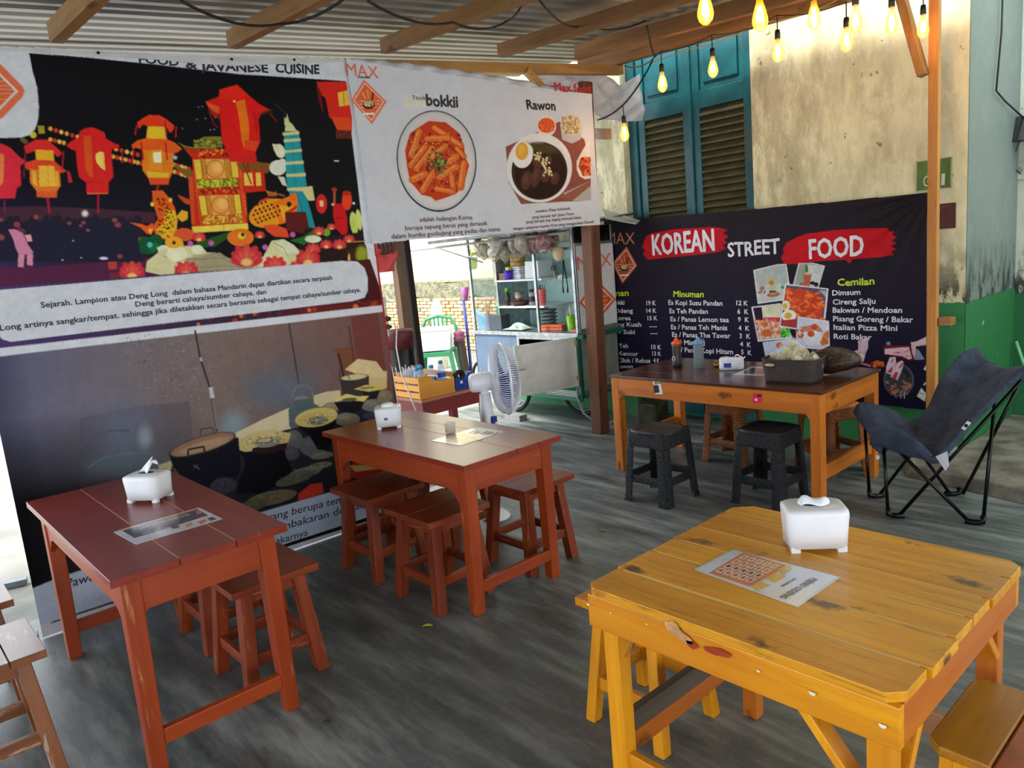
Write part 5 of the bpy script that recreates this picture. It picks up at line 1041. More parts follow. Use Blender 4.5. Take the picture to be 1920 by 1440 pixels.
    q = MB(); q.add([c3(1754, 856, 4.07), c3(1776, 846, 4.07), c3(1780, 872, 4.06), c3(1773, 883, 4.06)], [(0, 1, 2, 3)]); q.build('care_label', plain('white tag', (214, 216, 220), .7), t, world=True, solid=.001)
    q = MB(); q.add([c3(1802, 803, 4.10), c3(1814, 789, 4.12), c3(1821, 793, 4.12), c3(1809, 807, 4.10)], [(0, 1, 2, 3)]); tg = q.build('white_tag', plain('white tag', (214, 216, 220), .7), t, world=True, solid=.002)
    q = MB().lathe([(0, 0), (.009, 0), (.009, .003), (0, .003)], 12, c3(1811.5, 798, 4.105), np.array([[1, 0, 0], [0, 0, -1], [0, 1, 0]])); q.build('tag_emblem', blkm, tg, world=True)
    q = MB(); q.add([c3(1643, 853, 4.05), c3(1650, 855, 4.05), c3(1648, 862, 4.05), c3(1642, 861, 4.05)], [(0, 1, 2, 3)]); q.build('white_tag', plain('white tag', (214, 216, 220), .7), t, world=True, solid=.002)
butterfly()
# ================================================================== TABLE-TOP THINGS
whp = plain('white plastic', (236, 238, 242), .35, c2=(228, 230, 236), coat=.2)
tis = plain('tissue paper', (246, 246, 250), .9, c2=(240, 240, 246))
dark = plain('dark slot', (30, 30, 44), .6)
def sqr(hx, hy, z, e=6., n=32):
    out = []
    for k in range(n):
        t = 2 * PI * (k + .5) / n; c_, s_ = math.cos(t), math.sin(t); d = (abs(c_) ** e + abs(s_) ** e) ** (-1 / e); out.append((c_ * d * hx, s_ * d * hy, z))
    return out
def loft(mb, rings, cap0=True, cap1=True):
    n = len(rings[0]); mb.add(sum([list(r) for r in rings], []), [(i * n + k, i * n + (k + 1) % n, (i + 1) * n + (k + 1) % n, (i + 1) * n + k) for i in range(len(rings) - 1) for k in range(n)] + ([tuple(range(n - 1, -1, -1))] if cap0 else []) + ([tuple((len(rings) - 1) * n + k for k in range(n))] if cap1 else []))
    return mb
def tissue_box(label, loc, rotz, hx=.08, hy=.062, H=.115, tissue=0, emblem=False):
    t = thing('tissue_box', label, 'tissue box', loc, rotz, 'white plastic tissue boxes')
    e = 7
    loft(MB(), [sqr(hx * .93, hy * .93, .014, e), sqr(hx * .96, hy * .96, H * .5, e), sqr(hx, hy, H - .016, e), sqr(hx * .98, hy * .98, H - .006, e), sqr(hx * .84, hy * .82, H, e)]).build('body', whp, t, smooth=True)
    for sx in (-1, 1):
        for sy in (-1, 1): MB().box(*sorted((sx * hx * .885, sx * hx * .58)), *sorted((sy * hy * .885, sy * hy * .56)), 0, .018).build('foot', whp, t, bevel=.003)
    loft(MB(), [sqr(hx * .42, hy * .26, H + .0002, 2), sqr(hx * .42, hy * .26, H + .0012, 2)]).build('slot', dark, t)
    q = MB()
    if tissue == 1:   # tall curling sheet
        q.grid(lambda u, v: (-.035 + .05 * u * (1 - v * .5) + .055 * v + .014 * v * v, .012 * math.sin(u * 5 + v * 2), H + .066 * v - .03 * max(0, v - .8) * 5 * max(0, v - .8) * u * 6), 10, 12)
    elif tissue == 2:  # soft crumpled loop
        q.grid(lambda u, v: ((u - .5) * .088 * (1 - .3 * abs(v - .5)), (v - .5) * .04 + .010 * math.sin(u * 7), H + .004 + .024 * math.sin(v * PI) * (.75 + .25 * math.sin(u * 9)) * math.sin(u * PI) ** .5), 16, 10)
    else:
        loft(q, [sqr(hx * .46, hy * .5, H, 3), sqr(hx * .42, hy * .46, H + .013, 3), sqr(hx * .30, hy * .34, H + .018, 2)])
    q.build('tissue', tis, t, smooth=True, solid=.0012 if tissue in (1, 2) else 0)
    if emblem:
        M_ = np.array([[1, 0, 0], [0, 0, -1], [0, 1, 0]]); q = MB().lathe([(0, -.001), (.011, -.001), (.011, .0008), (0, .0008)], 20, (-.012, -hy * .962, H * .5), M_, sy=.75)
        q.build('emblem', plain('grey blue emblem', (92, 108, 160), .4), t)
    return t
tb = onz(283, 936, .72); tissue_box('white tissue box with a tall curling tissue on the left foreground table', (tb[0], tb[1], .72), .62, tissue=1)
tb = onz(731, 800, .72); tissue_box('white tissue box with a small round blue emblem on the middle table', (tb[0], tb[1], .72), .95, hx=.072, hy=.068, tissue=0, emblem=True)
tb = onz(1527, 1023, .72); tissue_box('white tissue box with a soft folded tissue on the yellow table', (tb[0], tb[1], .72), .70, hx=.083, hy=.062, H=.122, tissue=2)

def menu_card(label, quad, z, body, prints, texts=(), group='laminated menu cards'):
    WZ = lambda x_, y_: onz(x_, y_, z)
    P = [WZ(*p) for p in px(quad)]; cen = sum(P) / 4
    t = thing('menu_card', label, 'menu', (cen[0], cen[1], z), 0, group)
    lam = plain('laminate film', (214, 220, 230), .12, coat=1.)
    MB().prism([p + V(0, 0, .0004) for p in P][::1], [p + V(0, 0, .0018) for p in P]).build('laminate', lam, t, world=True)
    Pi = [cen + (p - cen) * .965 for p in P]; q = MB().add([p + V(0, 0, .0021) for p in Pi], [(0, 1, 2, 3)]); q.build('paper', plain('paper%s' % (body,), body, .15, coat=1.), t, world=True)
    up = V(0, 0, 1); byc = {}
    for pts, col, lift in prints: byc.setdefault((col, lift), []).append(pts)
    for (col, lift), L_ in byc.items():
        q = MB()
        for pts in L_: flatpoly(q, pts, WZ, None, up, .0022 + lift * .0003)
        q.build('print', plain('ink%s' % (col,), col, .15, coat=1.), t, world=True)
    for s_, a, b, h, col in texts:
        q = MB(); letter(q, s_, a, b, h, WZ, None, up, off=.02, lift=.0032); tag(q.build('lettering', plain('ink%s' % (col,), col, .2, coat=1.), t, world=True), kind='stuff')
    return t
def quadgrid(q, n, m, pad=.12):
    P = px(q) if isinstance(q, str) else q; out = []
    def at(u, v): return tuple((P[0][k] * (1 - u) + P[1][k] * u) * (1 - v) + (P[3][k] * (1 - u) + P[2][k] * u) * v for k in (0, 1))
    for j in range(m):
        for i in range(n):
            a, b, c_, d = (i + pad) / n, (i + 1 - pad) / n, (j + pad) / m, (j + 1 - pad) / m; out.append([at(a, c_), at(b, c_), at(b, d), at(a, d)])
    return out
z2 = lambda s: [(1060 + a / 2.2326, 920 + b / 2.2326) for a, b in px(s)]
OR, YL, CR_ = (238, 116, 38), (240, 186, 30), (246, 232, 214)
pr_ = [(z2("602,347 744,262 935,318 772,406"), OR, 0)]
for i_, qd in enumerate(quadgrid(z2("620,342 748,268 908,315 775,392"), 4, 5, .10)):
    pr_.append((qd, CR_, 1)); cxx = sum(p[0] for p in qd) / 4; cyy_ = sum(p[1] for p in qd) / 4
    pr_.append(([(cxx + (p[0] - cxx) * .55, cyy_ + (p[1] - cyy_) * .55) for p in qd], [(206, 66, 34), (120, 46, 30), (226, 130, 60), (232, 176, 120)][i_ % 4], 2))
for s_ in ("890,335 932,312 950,332 908,357", "838,370 880,348 922,362 875,388", "778,402 820,384 860,400 800,424"): pr_.append((z2(s_), YL, 1))
menu_card('white menu card with orange picture grid and MENU ODENG, on the yellow table', "1303,1068 1375,1031 1575,1083 1496,1139", .72, (232, 236, 246), pr_,
          [('MENU ODENG', (1522, 1085), (1461, 1121), -11, (20, 18, 22)), ('FOOD & DRINK', (1489, 1086), (1463, 1101), -4, (30, 28, 34))])
zL = lambda s: [(200 + a / 8, 860 + b / 8) for a, b in px(s)]
pl_ = [(zL("235,1090 1360,768 1530,860 420,1200"), (34, 34, 64), 0), (zL("170,1080 1380,745 1392,758 200,1092"), (240, 160, 110), 1), (zL("930,1060 1450,880 1700,900 1190,1060 980,1085"), (236, 226, 232), 1), (zL("960,1040 1030,1010 1100,1015 1080,1050 1000,1062"), (90, 50, 70), 2), (zL("1360,960 1480,915 1500,945 1420,990"), (222, 120, 96), 2), (zL("1180,1000 1280,960 1300,1000 1200,1040"), (196, 176, 110), 2), (zL("1330,800 1400,785 1440,825 1360,850"), (206, 120, 110), 2), (zL("1500,905 1590,880 1650,915 1560,945"), (60, 50, 70), 2)]
for k in range(27): pl_.append((zL(f"{480 + k * 28},{1036 - k * 8} {494 + k * 28},{1032 - k * 8} {516 + k * 28},{1074 - k * 8 - (k * 7) % 13} {504 + k * 28},{1078 - k * 8 - (k * 7) % 13}"), (196, 190, 196) if k % 7 else (226, 170, 70), 1))
for k in range(14): pl_.append((zL(f"{520 + k * 30},{1120 - k * 7} {534 + k * 30},{1116 - k * 7} {556 + k * 30},{1148 - k * 7} {542 + k * 30},{1152 - k * 7}"), (190, 190, 200), 1))
menu_card('dark blue menu card with tiny text and food pictures on the left foreground table', "214,998 373,952 417,973 256,1021", .72, (232, 234, 244), pl_)
zM = lambda s: [(700 + a / 8, 640 + b / 8) for a, b in px(s)]
pm_ = [([(818, 825), (862, 813), (905, 823), (866, 833)], (232, 150, 96), 0)] + [(q_, (240, 190, 40), 1) for q_ in ([(855, 815), (866, 812), (876, 815), (866, 818)], [(872, 819), (884, 816), (893, 819), (882, 822)], [(889, 823), (897, 821), (906, 823), (898, 826)])]
for qd in quadgrid([(824, 825), (853, 818), (892, 827), (866, 832)], 4, 3, .1): pm_.append((qd, (246, 226, 206), 1))
menu_card('white and orange menu card lying askew on the middle table', "808,827 895,801 947,810 863,836", .72, (236, 236, 242), pm_, [('MENU', (936, 811), (890, 808), -6, (60, 60, 80))])
pb_ = [([(1386, 701), (1411, 690), (1440, 692), (1438, 702)], (28, 26, 30), 0)] + [(q_, (150, 130, 130), 1) for q_ in quadgrid([(1392, 700), (1412, 692), (1436, 693), (1434, 701)], 4, 3, .25)]
menu_card('dark menu card beside the chip basket on the long table', "1376,703 1410,687 1446,690 1444,704", .69, (214, 200, 200), pb_)

# glass
p = onz(845, 812, .72)
t = thing('drinking_glass', 'small glass tumbler with yellow drink at the bottom on the middle table', 'glass', (p[0], p[1], .72))
glass = plain('clear glass', (225, 235, 230), .04, alpha=.3, coat=1)
MB().lathe([(.024, 0), (.026, .004), (.031, .055), (.0295, .055), (.0245, .007), (0, .006)], 20).build('tumbler', glass, t, smooth=True)
MB().lathe([(.0, .0075), (.024, .0075), (.0262, .026), (0, .026)], 20).build('drink', plain('yellow drink', (230, 186, 30), .1), t, smooth=True)

# bottles on the long table
def sport(label, x_, y_, body, cap_, h, r, extra):
    p = onz(x_, y_, .69); t = thing('sports_bottle', label, 'bottle', (p[0], p[1], .69), 0, 'sports bottles on the long table')
    MB().lathe([(r * .9, 0), (r * .94, .004), (r * .9, h * .3), (r * .84, h * .55), (r * .9, h * .74), (r * .88, h * .8)], 20).build('bottle_body', body, t, smooth=True)
    cp = MB().lathe([(r * .96, h * .78), (r * .98, h * .86), (r * .6, h * .9), (r * .4, h * .93), (r * .36, h * .985), (r * .2, h)], 18).build('cap', cap_, t, smooth=True)
    MB().tube([(r * .5, 0, h * .9), (r * 1.05, 0, h * .95), (r * 1.3, 0, h * .86), (r * .95, 0, h * .80)], .003, 6).build('carry_loop', cap_, t, smooth=True)
    extra(t, h, r); return t
smoke = plain('smoky bottle', (96, 82, 78), .15, trans=.45); orc = plain('orange cap', (232, 92, 34), .4); blc = plain('pale blue cap', (120, 156, 196), .4)
def ex1(t, h, r):
    MB().lathe([(r * .97, 0), (r * .97, h * .13), (r * .90, h * .15)], 20).build('base_band', plain('black rubber', (16, 16, 20), .5), t, smooth=True)
    q = MB(); q.tube([(-.004 + .011 * math.cos(a), -r * .92, h * .32 + .014 * math.sin(a)) for a in [k * PI / 8 for k in range(16)]], .0022, 5, closed=True); q.build('ring_print', whp, t)
    MB().lathe([(.006, h * .98), (.008, h * 1.02), (.003, h * 1.05)], 8).build('spout', orc, t, smooth=True)
sport('smoky sports bottle with an orange cap and black base on the long table', 1270, 688, smoke, orc, .205, .036, ex1)
def ex2(t, h, r): MB().box(-.013, .013, -r * 1.02, -r * .7, h * .79, h * .90).build('latch', blc, t, bevel=.003)
frost = plain('frosted grey bottle', (130, 142, 146), .45, trans=.3)
sport('frosted grey sports bottle with a pale blue cap on the long table', 1311, 690, frost, blc, .215, .040, ex2)
# soft tissue pack with blue print
p = onz(1372, 692, .69); t = thing('tissue_pack', 'soft white tissue pack with blue print lying on the long table', 'tissue pack', (p[0], p[1], .69), .55)
loft(MB(), [sqr(.078, .05, .002, 7), sqr(.08, .052, .02, 7), sqr(.08, .052, .07, 6), sqr(.07, .04, .082, 3), sqr(.05, .02, .086, 3)]).build('pack', plain('glossy white film', (226, 228, 238), .3, bmp=.4, scale=20), t, smooth=True)
MB().box(-.05, -.002, -.0545, -.050, .02, .05).build('print', plain('blue print', (34, 44, 150), .35), t); MB().box(-.02, .055, -.02, .02, .080, .087).build('print', plain('blue print', (34, 44, 150), .35), t, bevel=.002)
MB().grid(lambda u, v: (.02 + .07 * u, -.03 + .06 * v, .084 + .012 * math.sin(u * 6)), 8, 6).build('tissue', tis, t, smooth=True)
p = onz(1343, 688, .69); t = thing('brass_jar', 'tiny golden jar beside the tissue pack on the long table', 'jar', (p[0], p[1], .69))
MB().lathe([(.014, 0), (.02, .01), (.018, .025), (.010, .032)], 14).build('jar_body', plain('brass', (170, 130, 50), .25, .8), t, smooth=True); MB().lathe([(.012, .032), (.015, .04), (.006, .048)], 12).build('lid', plain('brass', (170, 130, 50), .25, .8), t, smooth=True)

# basket with bags of chips
bk = onz(1492, 705, .69); bk = V(-2.205, 4.21, .69)
t = thing('basket', 'dark brown plastic basket holding bags of chips on the long table', 'basket', (bk[0], bk[1], .69), .12)
bm = plain('brown woven plastic', (62, 50, 46), .5, c2=(46, 36, 34), scale=60, bmp=.5)
def bw(u, v): 
    a = u * 2 * PI; e = 5.; c_, s_ = math.cos(a), math.sin(a); d = (abs(c_) ** e + abs(s_) ** e) ** (-1 / e); k = .9 + .1 * v; return (c_ * d * .165 * k, s_ * d * .115 * k, .004 + .135 * v)
MB().grid(bw, 48, 10).build('basket_wall', bm, t, smooth=True, solid=.005)
loft(MB(), [sqr(.146, .101, 0, 5), sqr(.148, .103, .006, 5)]).build('basket_floor', bm, t)
MB().tube([(*sqr(.165, .115, .139, 5, 40)[k][:2], .139) for k in range(40)], .006, 6, closed=True).build('rim', bm, t, smooth=True)
q = MB(); q.tube([(-.10 + .035 * math.cos(a), -.117, .112 + .014 * math.sin(a)) for a in [k * PI / 8 for k in range(16)]], .005, 6, closed=True); q.build('handle_rim', bm, t, smooth=True)
loft(MB(), [[(-.10 + .031 * math.cos(a), -.1165, .112 + .011 * math.sin(a)) for a in [k * PI / 8 for k in range(16)]], [(-.10 + .031 * math.cos(a), -.1185, .112 + .011 * math.sin(a)) for a in [k * PI / 8 for k in range(16)]]]).build('handle_opening', plain('chips seen through', (206, 194, 150), .7, c2=(120, 110, 80), scale=90), t)
film = plain('clear crinkled film', (240, 244, 244), .15, alpha=.16, bmp=.3, scale=9, coat=.6, c2=(235, 238, 238))
chipm = plain('pale chips', (226, 214, 162), .6, c2=(196, 178, 116), scale=30); chipm2 = plain('cream crackers', (214, 206, 188), .7, c2=(176, 166, 146), scale=24)
def snack_bag(label, P, sz, cm, group, n=16, tip=1, hang=False, tint=film, seed=0, cat='bag', cr=.024):
    rg = random.Random(seed); t = thing('snack_bag', label, cat, P, rg.uniform(0, 3), group)
    def pil(u, v):
        a = u * 2 * PI; k = math.sin(PI * min(1, v * 1.08 + .02)) ** .6; r = k * (1 + .13 * math.sin(a * 3 + seed) + .08 * math.sin(a * 7 + v * 9)); 
        if v > .82: r *= 1 + .8 * (v - .82) / .18; 
        zz = v * sz[2] * (1 + .05 * math.sin(a * 4 + seed)); rr_ = max(r, .12 if v > .8 else 0) 
        return (math.cos(a) * sz[0] * rr_, math.sin(a) * sz[1] * rr_, zz if not hang else -zz)
    MB().grid(pil, 26, 14).build('film', tint, t, smooth=True)
    q = MB()
    for k in range(n):
        a = rg.uniform(0, 2 * PI); r = rg.uniform(.15, .82); z = rg.uniform(.12, .74) * sz[2]; kk = math.sin(PI * z / sz[2]) ** .5
        cx_, cy_ = math.cos(a) * sz[0] * r * kk, math.sin(a) * sz[1] * r * kk; E_ = Euler((rg.uniform(-1.2, 1.2), rg.uniform(-1.2, 1.2), rg.uniform(0, 3))).to_matrix(); E_ = np.array(E_)
        m0 = len(q.v); q.lathe([(0, 0), (cr * .6, .002), (cr, .006), (cr * .96, .008), (cr * .55, .005), (0, .003)], 9, (cx_, cy_, z if not hang else -z), E_, sy=.8)
    tag(q.build('chips', cm, t, smooth=True), kind='stuff')
    return t
GC = 'bags of chips in the basket'
for k, (x_, y_, z_, lab, s_) in enumerate(((-.095, -.01, .05, 'clear bag of pale chips at the left end of the brown basket', (.07, .06, .15)), (-.02, .0, .08, 'clear bag of pale chips standing highest in the middle of the brown basket', (.075, .06, .22)),
        (.05, -.02, .06, 'clear bag of pale chips at the front right of the brown basket', (.07, .055, .19)), (.105, .03, .05, 'clear bag of chips leaning over the right end of the brown basket', (.06, .055, .15)), (-.06, .065, .05, 'clear bag of chips at the rear of the brown basket', (.06, .035, .15)))):
    snack_bag(lab, (bk[0] + x_, bk[1] + y_, .69 + z_ - .02), s_, chipm, GC, 22, seed=k + 3, cr=.026)
# brown leather bag
t = thing('leather_bag', 'slumped dark brown leather bag behind the basket on the long table', 'bag', (-2.09, 4.48, .692), .25)
lea = plain('brown leather', (62, 36, 20), .4, c2=(34, 20, 12), scale=10, bmp=.6, bd=.02, coat=.2)
def bf(u, v):
    a = u * 2 * PI; k = math.sin(PI * min(.999, max(.001, v))) ** .45; r = 1 + .09 * math.sin(3 * a + v * 5) + .05 * math.sin(8 * a + v * 12); return ((v - .5) * .32, math.cos(a) * .10 * k * r, .082 + math.sin(a) * .082 * k * r * (1 - .15 * v))
MB().grid(bf, 30, 30).build('bag_body', lea, t, smooth=True)
MB().tube([(-.1, .05, .12), (-.04, .09, .15), (.05, .08, .14), (.1, .04, .1)], .008, 8).build('strap', lea, t, smooth=True)

# ================================================================== FAN, SIDE TABLE, CRATE
fp = V(-3.40, 2.93, 0); fax = V(.50, .85, 0.02); fax /= np.linalg.norm(fax)
t = thing('pedestal_fan', 'white pedestal fan with blue blades turned sideways in front of the food cart', 'fan', (fp[0] - .02, fp[1] - .1, 0))
fz = .845; hc = V(fp[0], fp[1] + .02, fz)
sd = np.cross(fax, V(0, 0, 1)); up_ = np.cross(sd, fax); MF = np.stack([sd, up_, fax], 1)
base = V(fp[0] - .025, fp[1] - .12, 0)
MB().lathe([(.085, 0), (.088, .012), (.075, .028), (.05, .045), (.03, .06)], 30, base).build('base', whp, t, smooth=True, world=True)
loft(MB(), [[(base + V(a, b, z)) for a, b, _ in sqr(w_, w_ * 1.05, 0, 4, 20)] for w_, z in ((.026, .04), (.03, .35), (.034, .45), (.034, .62), (.028, .78))]).build('column', whp, t, smooth=True, world=True)
MB().box(base[0] + .0, base[0] + .05, base[1] + .0, base[1] + .037, .50, .64).build('control_panel', plain('blue panel', (30, 60, 160), .4), t, world=True, bevel=.004)
for k in range(3): MB().lathe([(.008, 0), (.008, .008), (0, .01)], 10, base + V(.051, .02, .53 + k * .035), np.array([[0, 0, 1], [0, 1, 0], [-1, 0, 0]])).build('button', whp, t, world=True)
mc = hc - fax * .13
MB().lathe([(0, -.085), (.045, -.083), (.056, -.07), (.06, -.02), (.058, .03), (.05, .06)], 26, mc, MF).build('motor_housing', whp, t, smooth=True, world=True)
MB().beam(mc + V(0, 0, -.05), base + V(0, 0, .76), .045, .06).build('neck', whp, t, world=True, bevel=.008)
MB().lathe([(.004, 0), (.004, .014), (.009, .016), (.009, .024), (0, .026)], 10, mc + V(0, 0, .058)).build('oscillation_knob', whp, t, smooth=True, world=True)
Rg = .215
q = MB()
def rg_(r, z, tr, n=64): q.tube([hc + MF @ V(r * math.cos(2 * PI * k / n), r * math.sin(2 * PI * k / n), z) for k in range(n)], tr, 6, closed=True)
rg_(Rg, .0, .007); rg_(.05, -.075, .004); rg_(.045, .075, .004); rg_(Rg * .75, .062, .002); rg_(Rg * .75, -.062, .002)
for k in range(96):
    a = 2 * PI * k / 96
    for s_ in (-1, 1):
        pts = [hc + MF @ V(r * math.cos(a), r * math.sin(a), s_ * zz) for r, zz in ((.045, .072), (.10, .072), (.155, .066), (.19, .050), (.207, .028), (Rg, .004))]
        q.tube(pts, .0023, 4, caps=False)
q.build('guard', whp, t, smooth=True, world=True)
MB().lathe([(0, .078), (.046, .076), (.046, .070), (0, .068)], 24, hc, MF).build('guard_cap', whp, t, world=True)
blm = plain('blue fan blade', (40, 60, 190), .25, trans=.3)
for k in range(3):
    a0 = k * 2 * PI / 3 + .3
    MB().grid(lambda u, v: hc + MF @ V((.03 + .15 * v) * math.cos(a0 + (u - .5) * 1.5 * (.6 + .4 * v)), (.03 + .15 * v) * math.sin(a0 + (u - .5) * 1.5 * (.6 + .4 * v)), (u - .5) * .05), 10, 8).build('blade', blm, t, smooth=True, world=True, solid=.002)
MB().lathe([(.0, -.03), (.03, -.03), (.03, .03), (0, .035)], 16, hc, MF).build('hub', blm, t, smooth=True, world=True)

# maroon side table outside the banner
mar = [wood('maroon painted wood', a, (122, 40, 34), (92, 26, 24), rough=.5, coat=.1, grain=.3) for a in range(3)]
sx0, sx1, sy0, sy1, sz_ = -4.80, -4.34, 2.98, 3.60, .62
t = thing('side_table', 'maroon wooden side table behind the fan with a slatted crate on it', 'table', ((sx0 + sx1) / 2, (sy0 + sy1) / 2, 0))
planks(t, (sy0 - sy1) / 2, (sy1 - sy0) / 2, [-.23, 0, .23], sz_ - .02, sz_, wood('pale worn top', 1, (176, 120, 90), (130, 80, 60)), axis=1)
for sx in (-1, 1):
    MB().box(*sorted((sx * .222, sx * .20)), -.30, .30, sz_ - .12, sz_ - .02).build('apron', mar[1], t, bevel=.002); MB().box(-.21, .21, *sorted((sx * .30, sx * .28)), sz_ - .12, sz_ - .02).build('apron', mar[0], t, bevel=.002)
    for sy in (-1, 1): MB().box(*sorted((sx * .225, sx * .17)), *sorted((sy * .303, sy * .248)), 0, sz_ - .02).build('leg', mar[2], t, bevel=.003)
# crate
crm = [wood('honey slats', a, (226, 160, 66), (190, 120, 40), rough=.5, grain=.4, coat=.05) for a in range(3)]
cx0, cx1, cy0, cy1 = -4.74, -4.36, 2.985, 3.30
t = thing('slatted_crate', 'honey coloured slatted wooden crate holding water bottles on the maroon side table', 'crate', ((cx0 + cx1) / 2, (cy0 + cy1) / 2, sz_))
hx, hy = (cx1 - cx0) / 2, (cy1 - cy0) / 2
for sx in (-1, 1):
    P = [(-hy, 0), (hy, 0), (hy, .11), (hy * .8, .125), (hy * .45, .115), (hy * .1, .12), (-hy * .25, .15), (-hy * .5, .165), (-hy, .165)]
    P = [(-hy, 0), (hy, 0), (hy, .115), (hy * .62, .10), (hy * .25, .10), (hy * -.1, .12), (-hy * .35, .155), (-hy * .6, .165), (-hy, .16)]
    MB().prism([(sx * hx, a, b) for a, b in P], [(sx * (hx - .012), a, b) for a, b in P]).build('side_board', crm[1], t, bevel=.001)
for sy in (-1, 1):
    for k in range(3): MB().box(-hx + .0125, hx - .0125, *sorted((sy * hy, sy * (hy - .009))), .004 + k * .054, .045 + k * .054).build('slat', crm[0], t, bevel=.001)
MB().box(-hx + .0125, hx - .0125, -hy + .01, hy - .01, .002, .010).build('crate_floor', crm[0], t)
pet = plain('clear bottle plastic', (214, 234, 245), .08, alpha=.34, c2=(170, 206, 236), coat=.6); bcap = plain('sky blue cap', (36, 140, 210), .4); blab = plain('blue bottle label', (20, 64, 180), .4, c2=(24, 90, 200), scale=40)
b0 = None
for k, (x_, y_, lab) in enumerate(((-4.44, 3.035, 'small water bottle with sky blue cap, leftmost in the crate'), (-4.46, 3.085, 'small water bottle with sky blue cap, second from the left in the crate'), (-4.42, 3.15, 'small water bottle with sky blue cap, third from the left in the crate'), (-4.42, 3.235, 'small water bottle with sky blue cap, the tallest at the right of the crate'), (-4.53, 3.12, 'small water bottle with sky blue cap, at the rear of the crate'))):
    if b0 is None:
        b0 = thing('water_bottle', lab, 'bottle', (x_, y_, sz_ + .035), 0, 'water bottles in the crate')
        MB().lathe([(.026, 0), (.03, .006), (.031, .05), (.029, .055), (.031, .06), (.031, .115), (.025, .14), (.013, .162), (.013, .168)], 18).build('bottle_body', pet, b0, smooth=True)
        MB().lathe([(.0318, .066), (.0318, .100)], 18, caps=False).build('bottle_label', blab, b0, smooth=True); MB().lathe([(.0155, .164), (.0155, .186), (.012, .188)], 14).build('cap', bcap, b0, smooth=True)
    else: dup(b0, (x_, y_, sz_ + .035 + (.02 if k == 3 else 0)), 0, lab)
q = MB(); rg = random.Random(8)
for k in range(60): x_, y_ = -4.6 + rg.gauss(0, .03), 3.09 + rg.gauss(0, .035); q.tube([(x_, y_, sz_ + .012), (x_ + rg.gauss(0, .02), y_ + rg.gauss(0, .02), sz_ + .20 + rg.uniform(-.02, .02))], .003, 5)
tag(q.build('drinking_straws', plain('white straws', (226, 226, 228), .5), loc=(-4.6, 3.09, sz_), world=True), 'bundle of wrapped white straws behind the water bottles', 'straws', kind='stuff')
t = thing('tape_dispenser', 'blue tape dispenser with a black roll beside the crate on the maroon table', 'dispenser', (-4.40, 3.42, sz_), .0)
MB().prism([(.03, -.10, .005), (.03, .06, .005), (.03, .06, .125), (.03, .045, .115), (.03, .03, .125), (.03, .0, .09), (.03, -.03, .08), (.03, -.10, .10)], [(-.03, -.10, .005), (-.03, .06, .005), (-.03, .06, .125), (-.03, .045, .115), (-.03, .03, .125), (-.03, .0, .09), (-.03, -.03, .08), (-.03, -.10, .10)]).build('dispenser_body', plain('royal blue plastic', (24, 66, 160), .35), t, bevel=.003)
MB().lathe([(.02, -.02), (.045, -.02), (.045, .02), (.02, .02), (.02, -.02)], 24, (0, -.045, .105), np.array([[0, 0, 1], [0, 1, 0], [-1, 0, 0]]), caps=False).build('tape_roll', plain('black roll', (20, 20, 24), .4), t, smooth=True)
MB().lathe([(.004, 0), (.012, 0), (.012, .003), (.004, .003)], 14, (.031, -.05, .06), np.array([[0, 0, 1], [0, 1, 0], [-1, 0, 0]]), caps=False).build('ring_print', whp, t)
# crimson and navy pole sleeve along the banner edge
t = thing('banner_pole', 'red over navy sleeve of the pole along the right edge of the lantern banner', 'pole', (-4.10, 2.60, 0))
MB().beam(onx(694, 455, -4.10) + V(0, .0, 0), onx(724, 683, -4.10), .05, .045, up=(1, 0, 0)).build('red_sleeve', plain('crimson cloth', (168, 26, 40), .7), t, world=True)
MB().beam(onx(727, 690, -4.10), V(-4.10, 2.62, .0), .05, .035, up=(1, 0, 0)).build('navy_sleeve', plain('navy cloth', (22, 24, 58), .6), t, world=True)
for dy in (-.026, .026): MB().beam(onx(728, 690, -4.085) + V(0, dy, 0), V(-4.085, 2.62 + dy, .0), .007, .006, up=(1, 0, 0)).build('white_edge', whp, t, world=True)

# ================================================================== FOOD CART
chrome = plain('brushed aluminium', (176, 180, 180), .32, .85, c2=(150, 154, 156), scale=20)
aqua = plain('aqua panel', (190, 228, 220), .4, c2=(178, 216, 210)); teag = plain('tinted side glass', (200, 236, 230), .06, alpha=.35, coat=.5)
slate = plain('blue grey panel', (88, 108, 132), .5); grn = plain('cart green paint', (14, 84, 62), .4); cream2 = plain('off white panel', (206, 208, 198), .5); grybg = plain('grey green panel', (122, 130, 116), .5, c2=(108, 116, 104))
X0, X1, Y0, Y1, ZC, ZT, ZB = -5.93, -4.495, 4.80, 5.335, .845, 1.76, .28
cart = thing('food_cart', 'glazed aluminium food cart with shelves, a white hinged door and bicycle wheels', 'cart', ((X0 + X1) / 2, (Y0 + Y1) / 2, 0))
def cb(name, m_, *a, bevel=.002, par=None): return MB().box(*a).build(name, m_, par or cart, world=True, bevel=bevel)
cb('counter', chrome, X0 - .01, X1 + .01, Y0 - .02, Y1, ZC - .035, ZC)
cb('counter_rim', grn, X1 + .0, X1 + .07, Y0 - .02, Y1, ZC - .05, ZC - .012)
cb('left_front_panel', slate, X0, -5.30, Y0, Y0 + .015, ZB, ZC - .035); cb('front_frame', chrome, -5.30, -5.27, Y0, Y0 + .02, ZB + .04, ZC - .035); cb('front_frame', chrome, -5.27, X1 - .03, Y0, Y0 + .02, ZC - .07, ZC - .035)
cb('inner_back', plain('dark cart interior', (40, 44, 44), .7), X0, X1, Y1 - .02, Y1, ZB, ZC - .04); cb('left_side_panel', slate, X0, X0 + .012, Y0, Y1, ZB, ZC - .035)
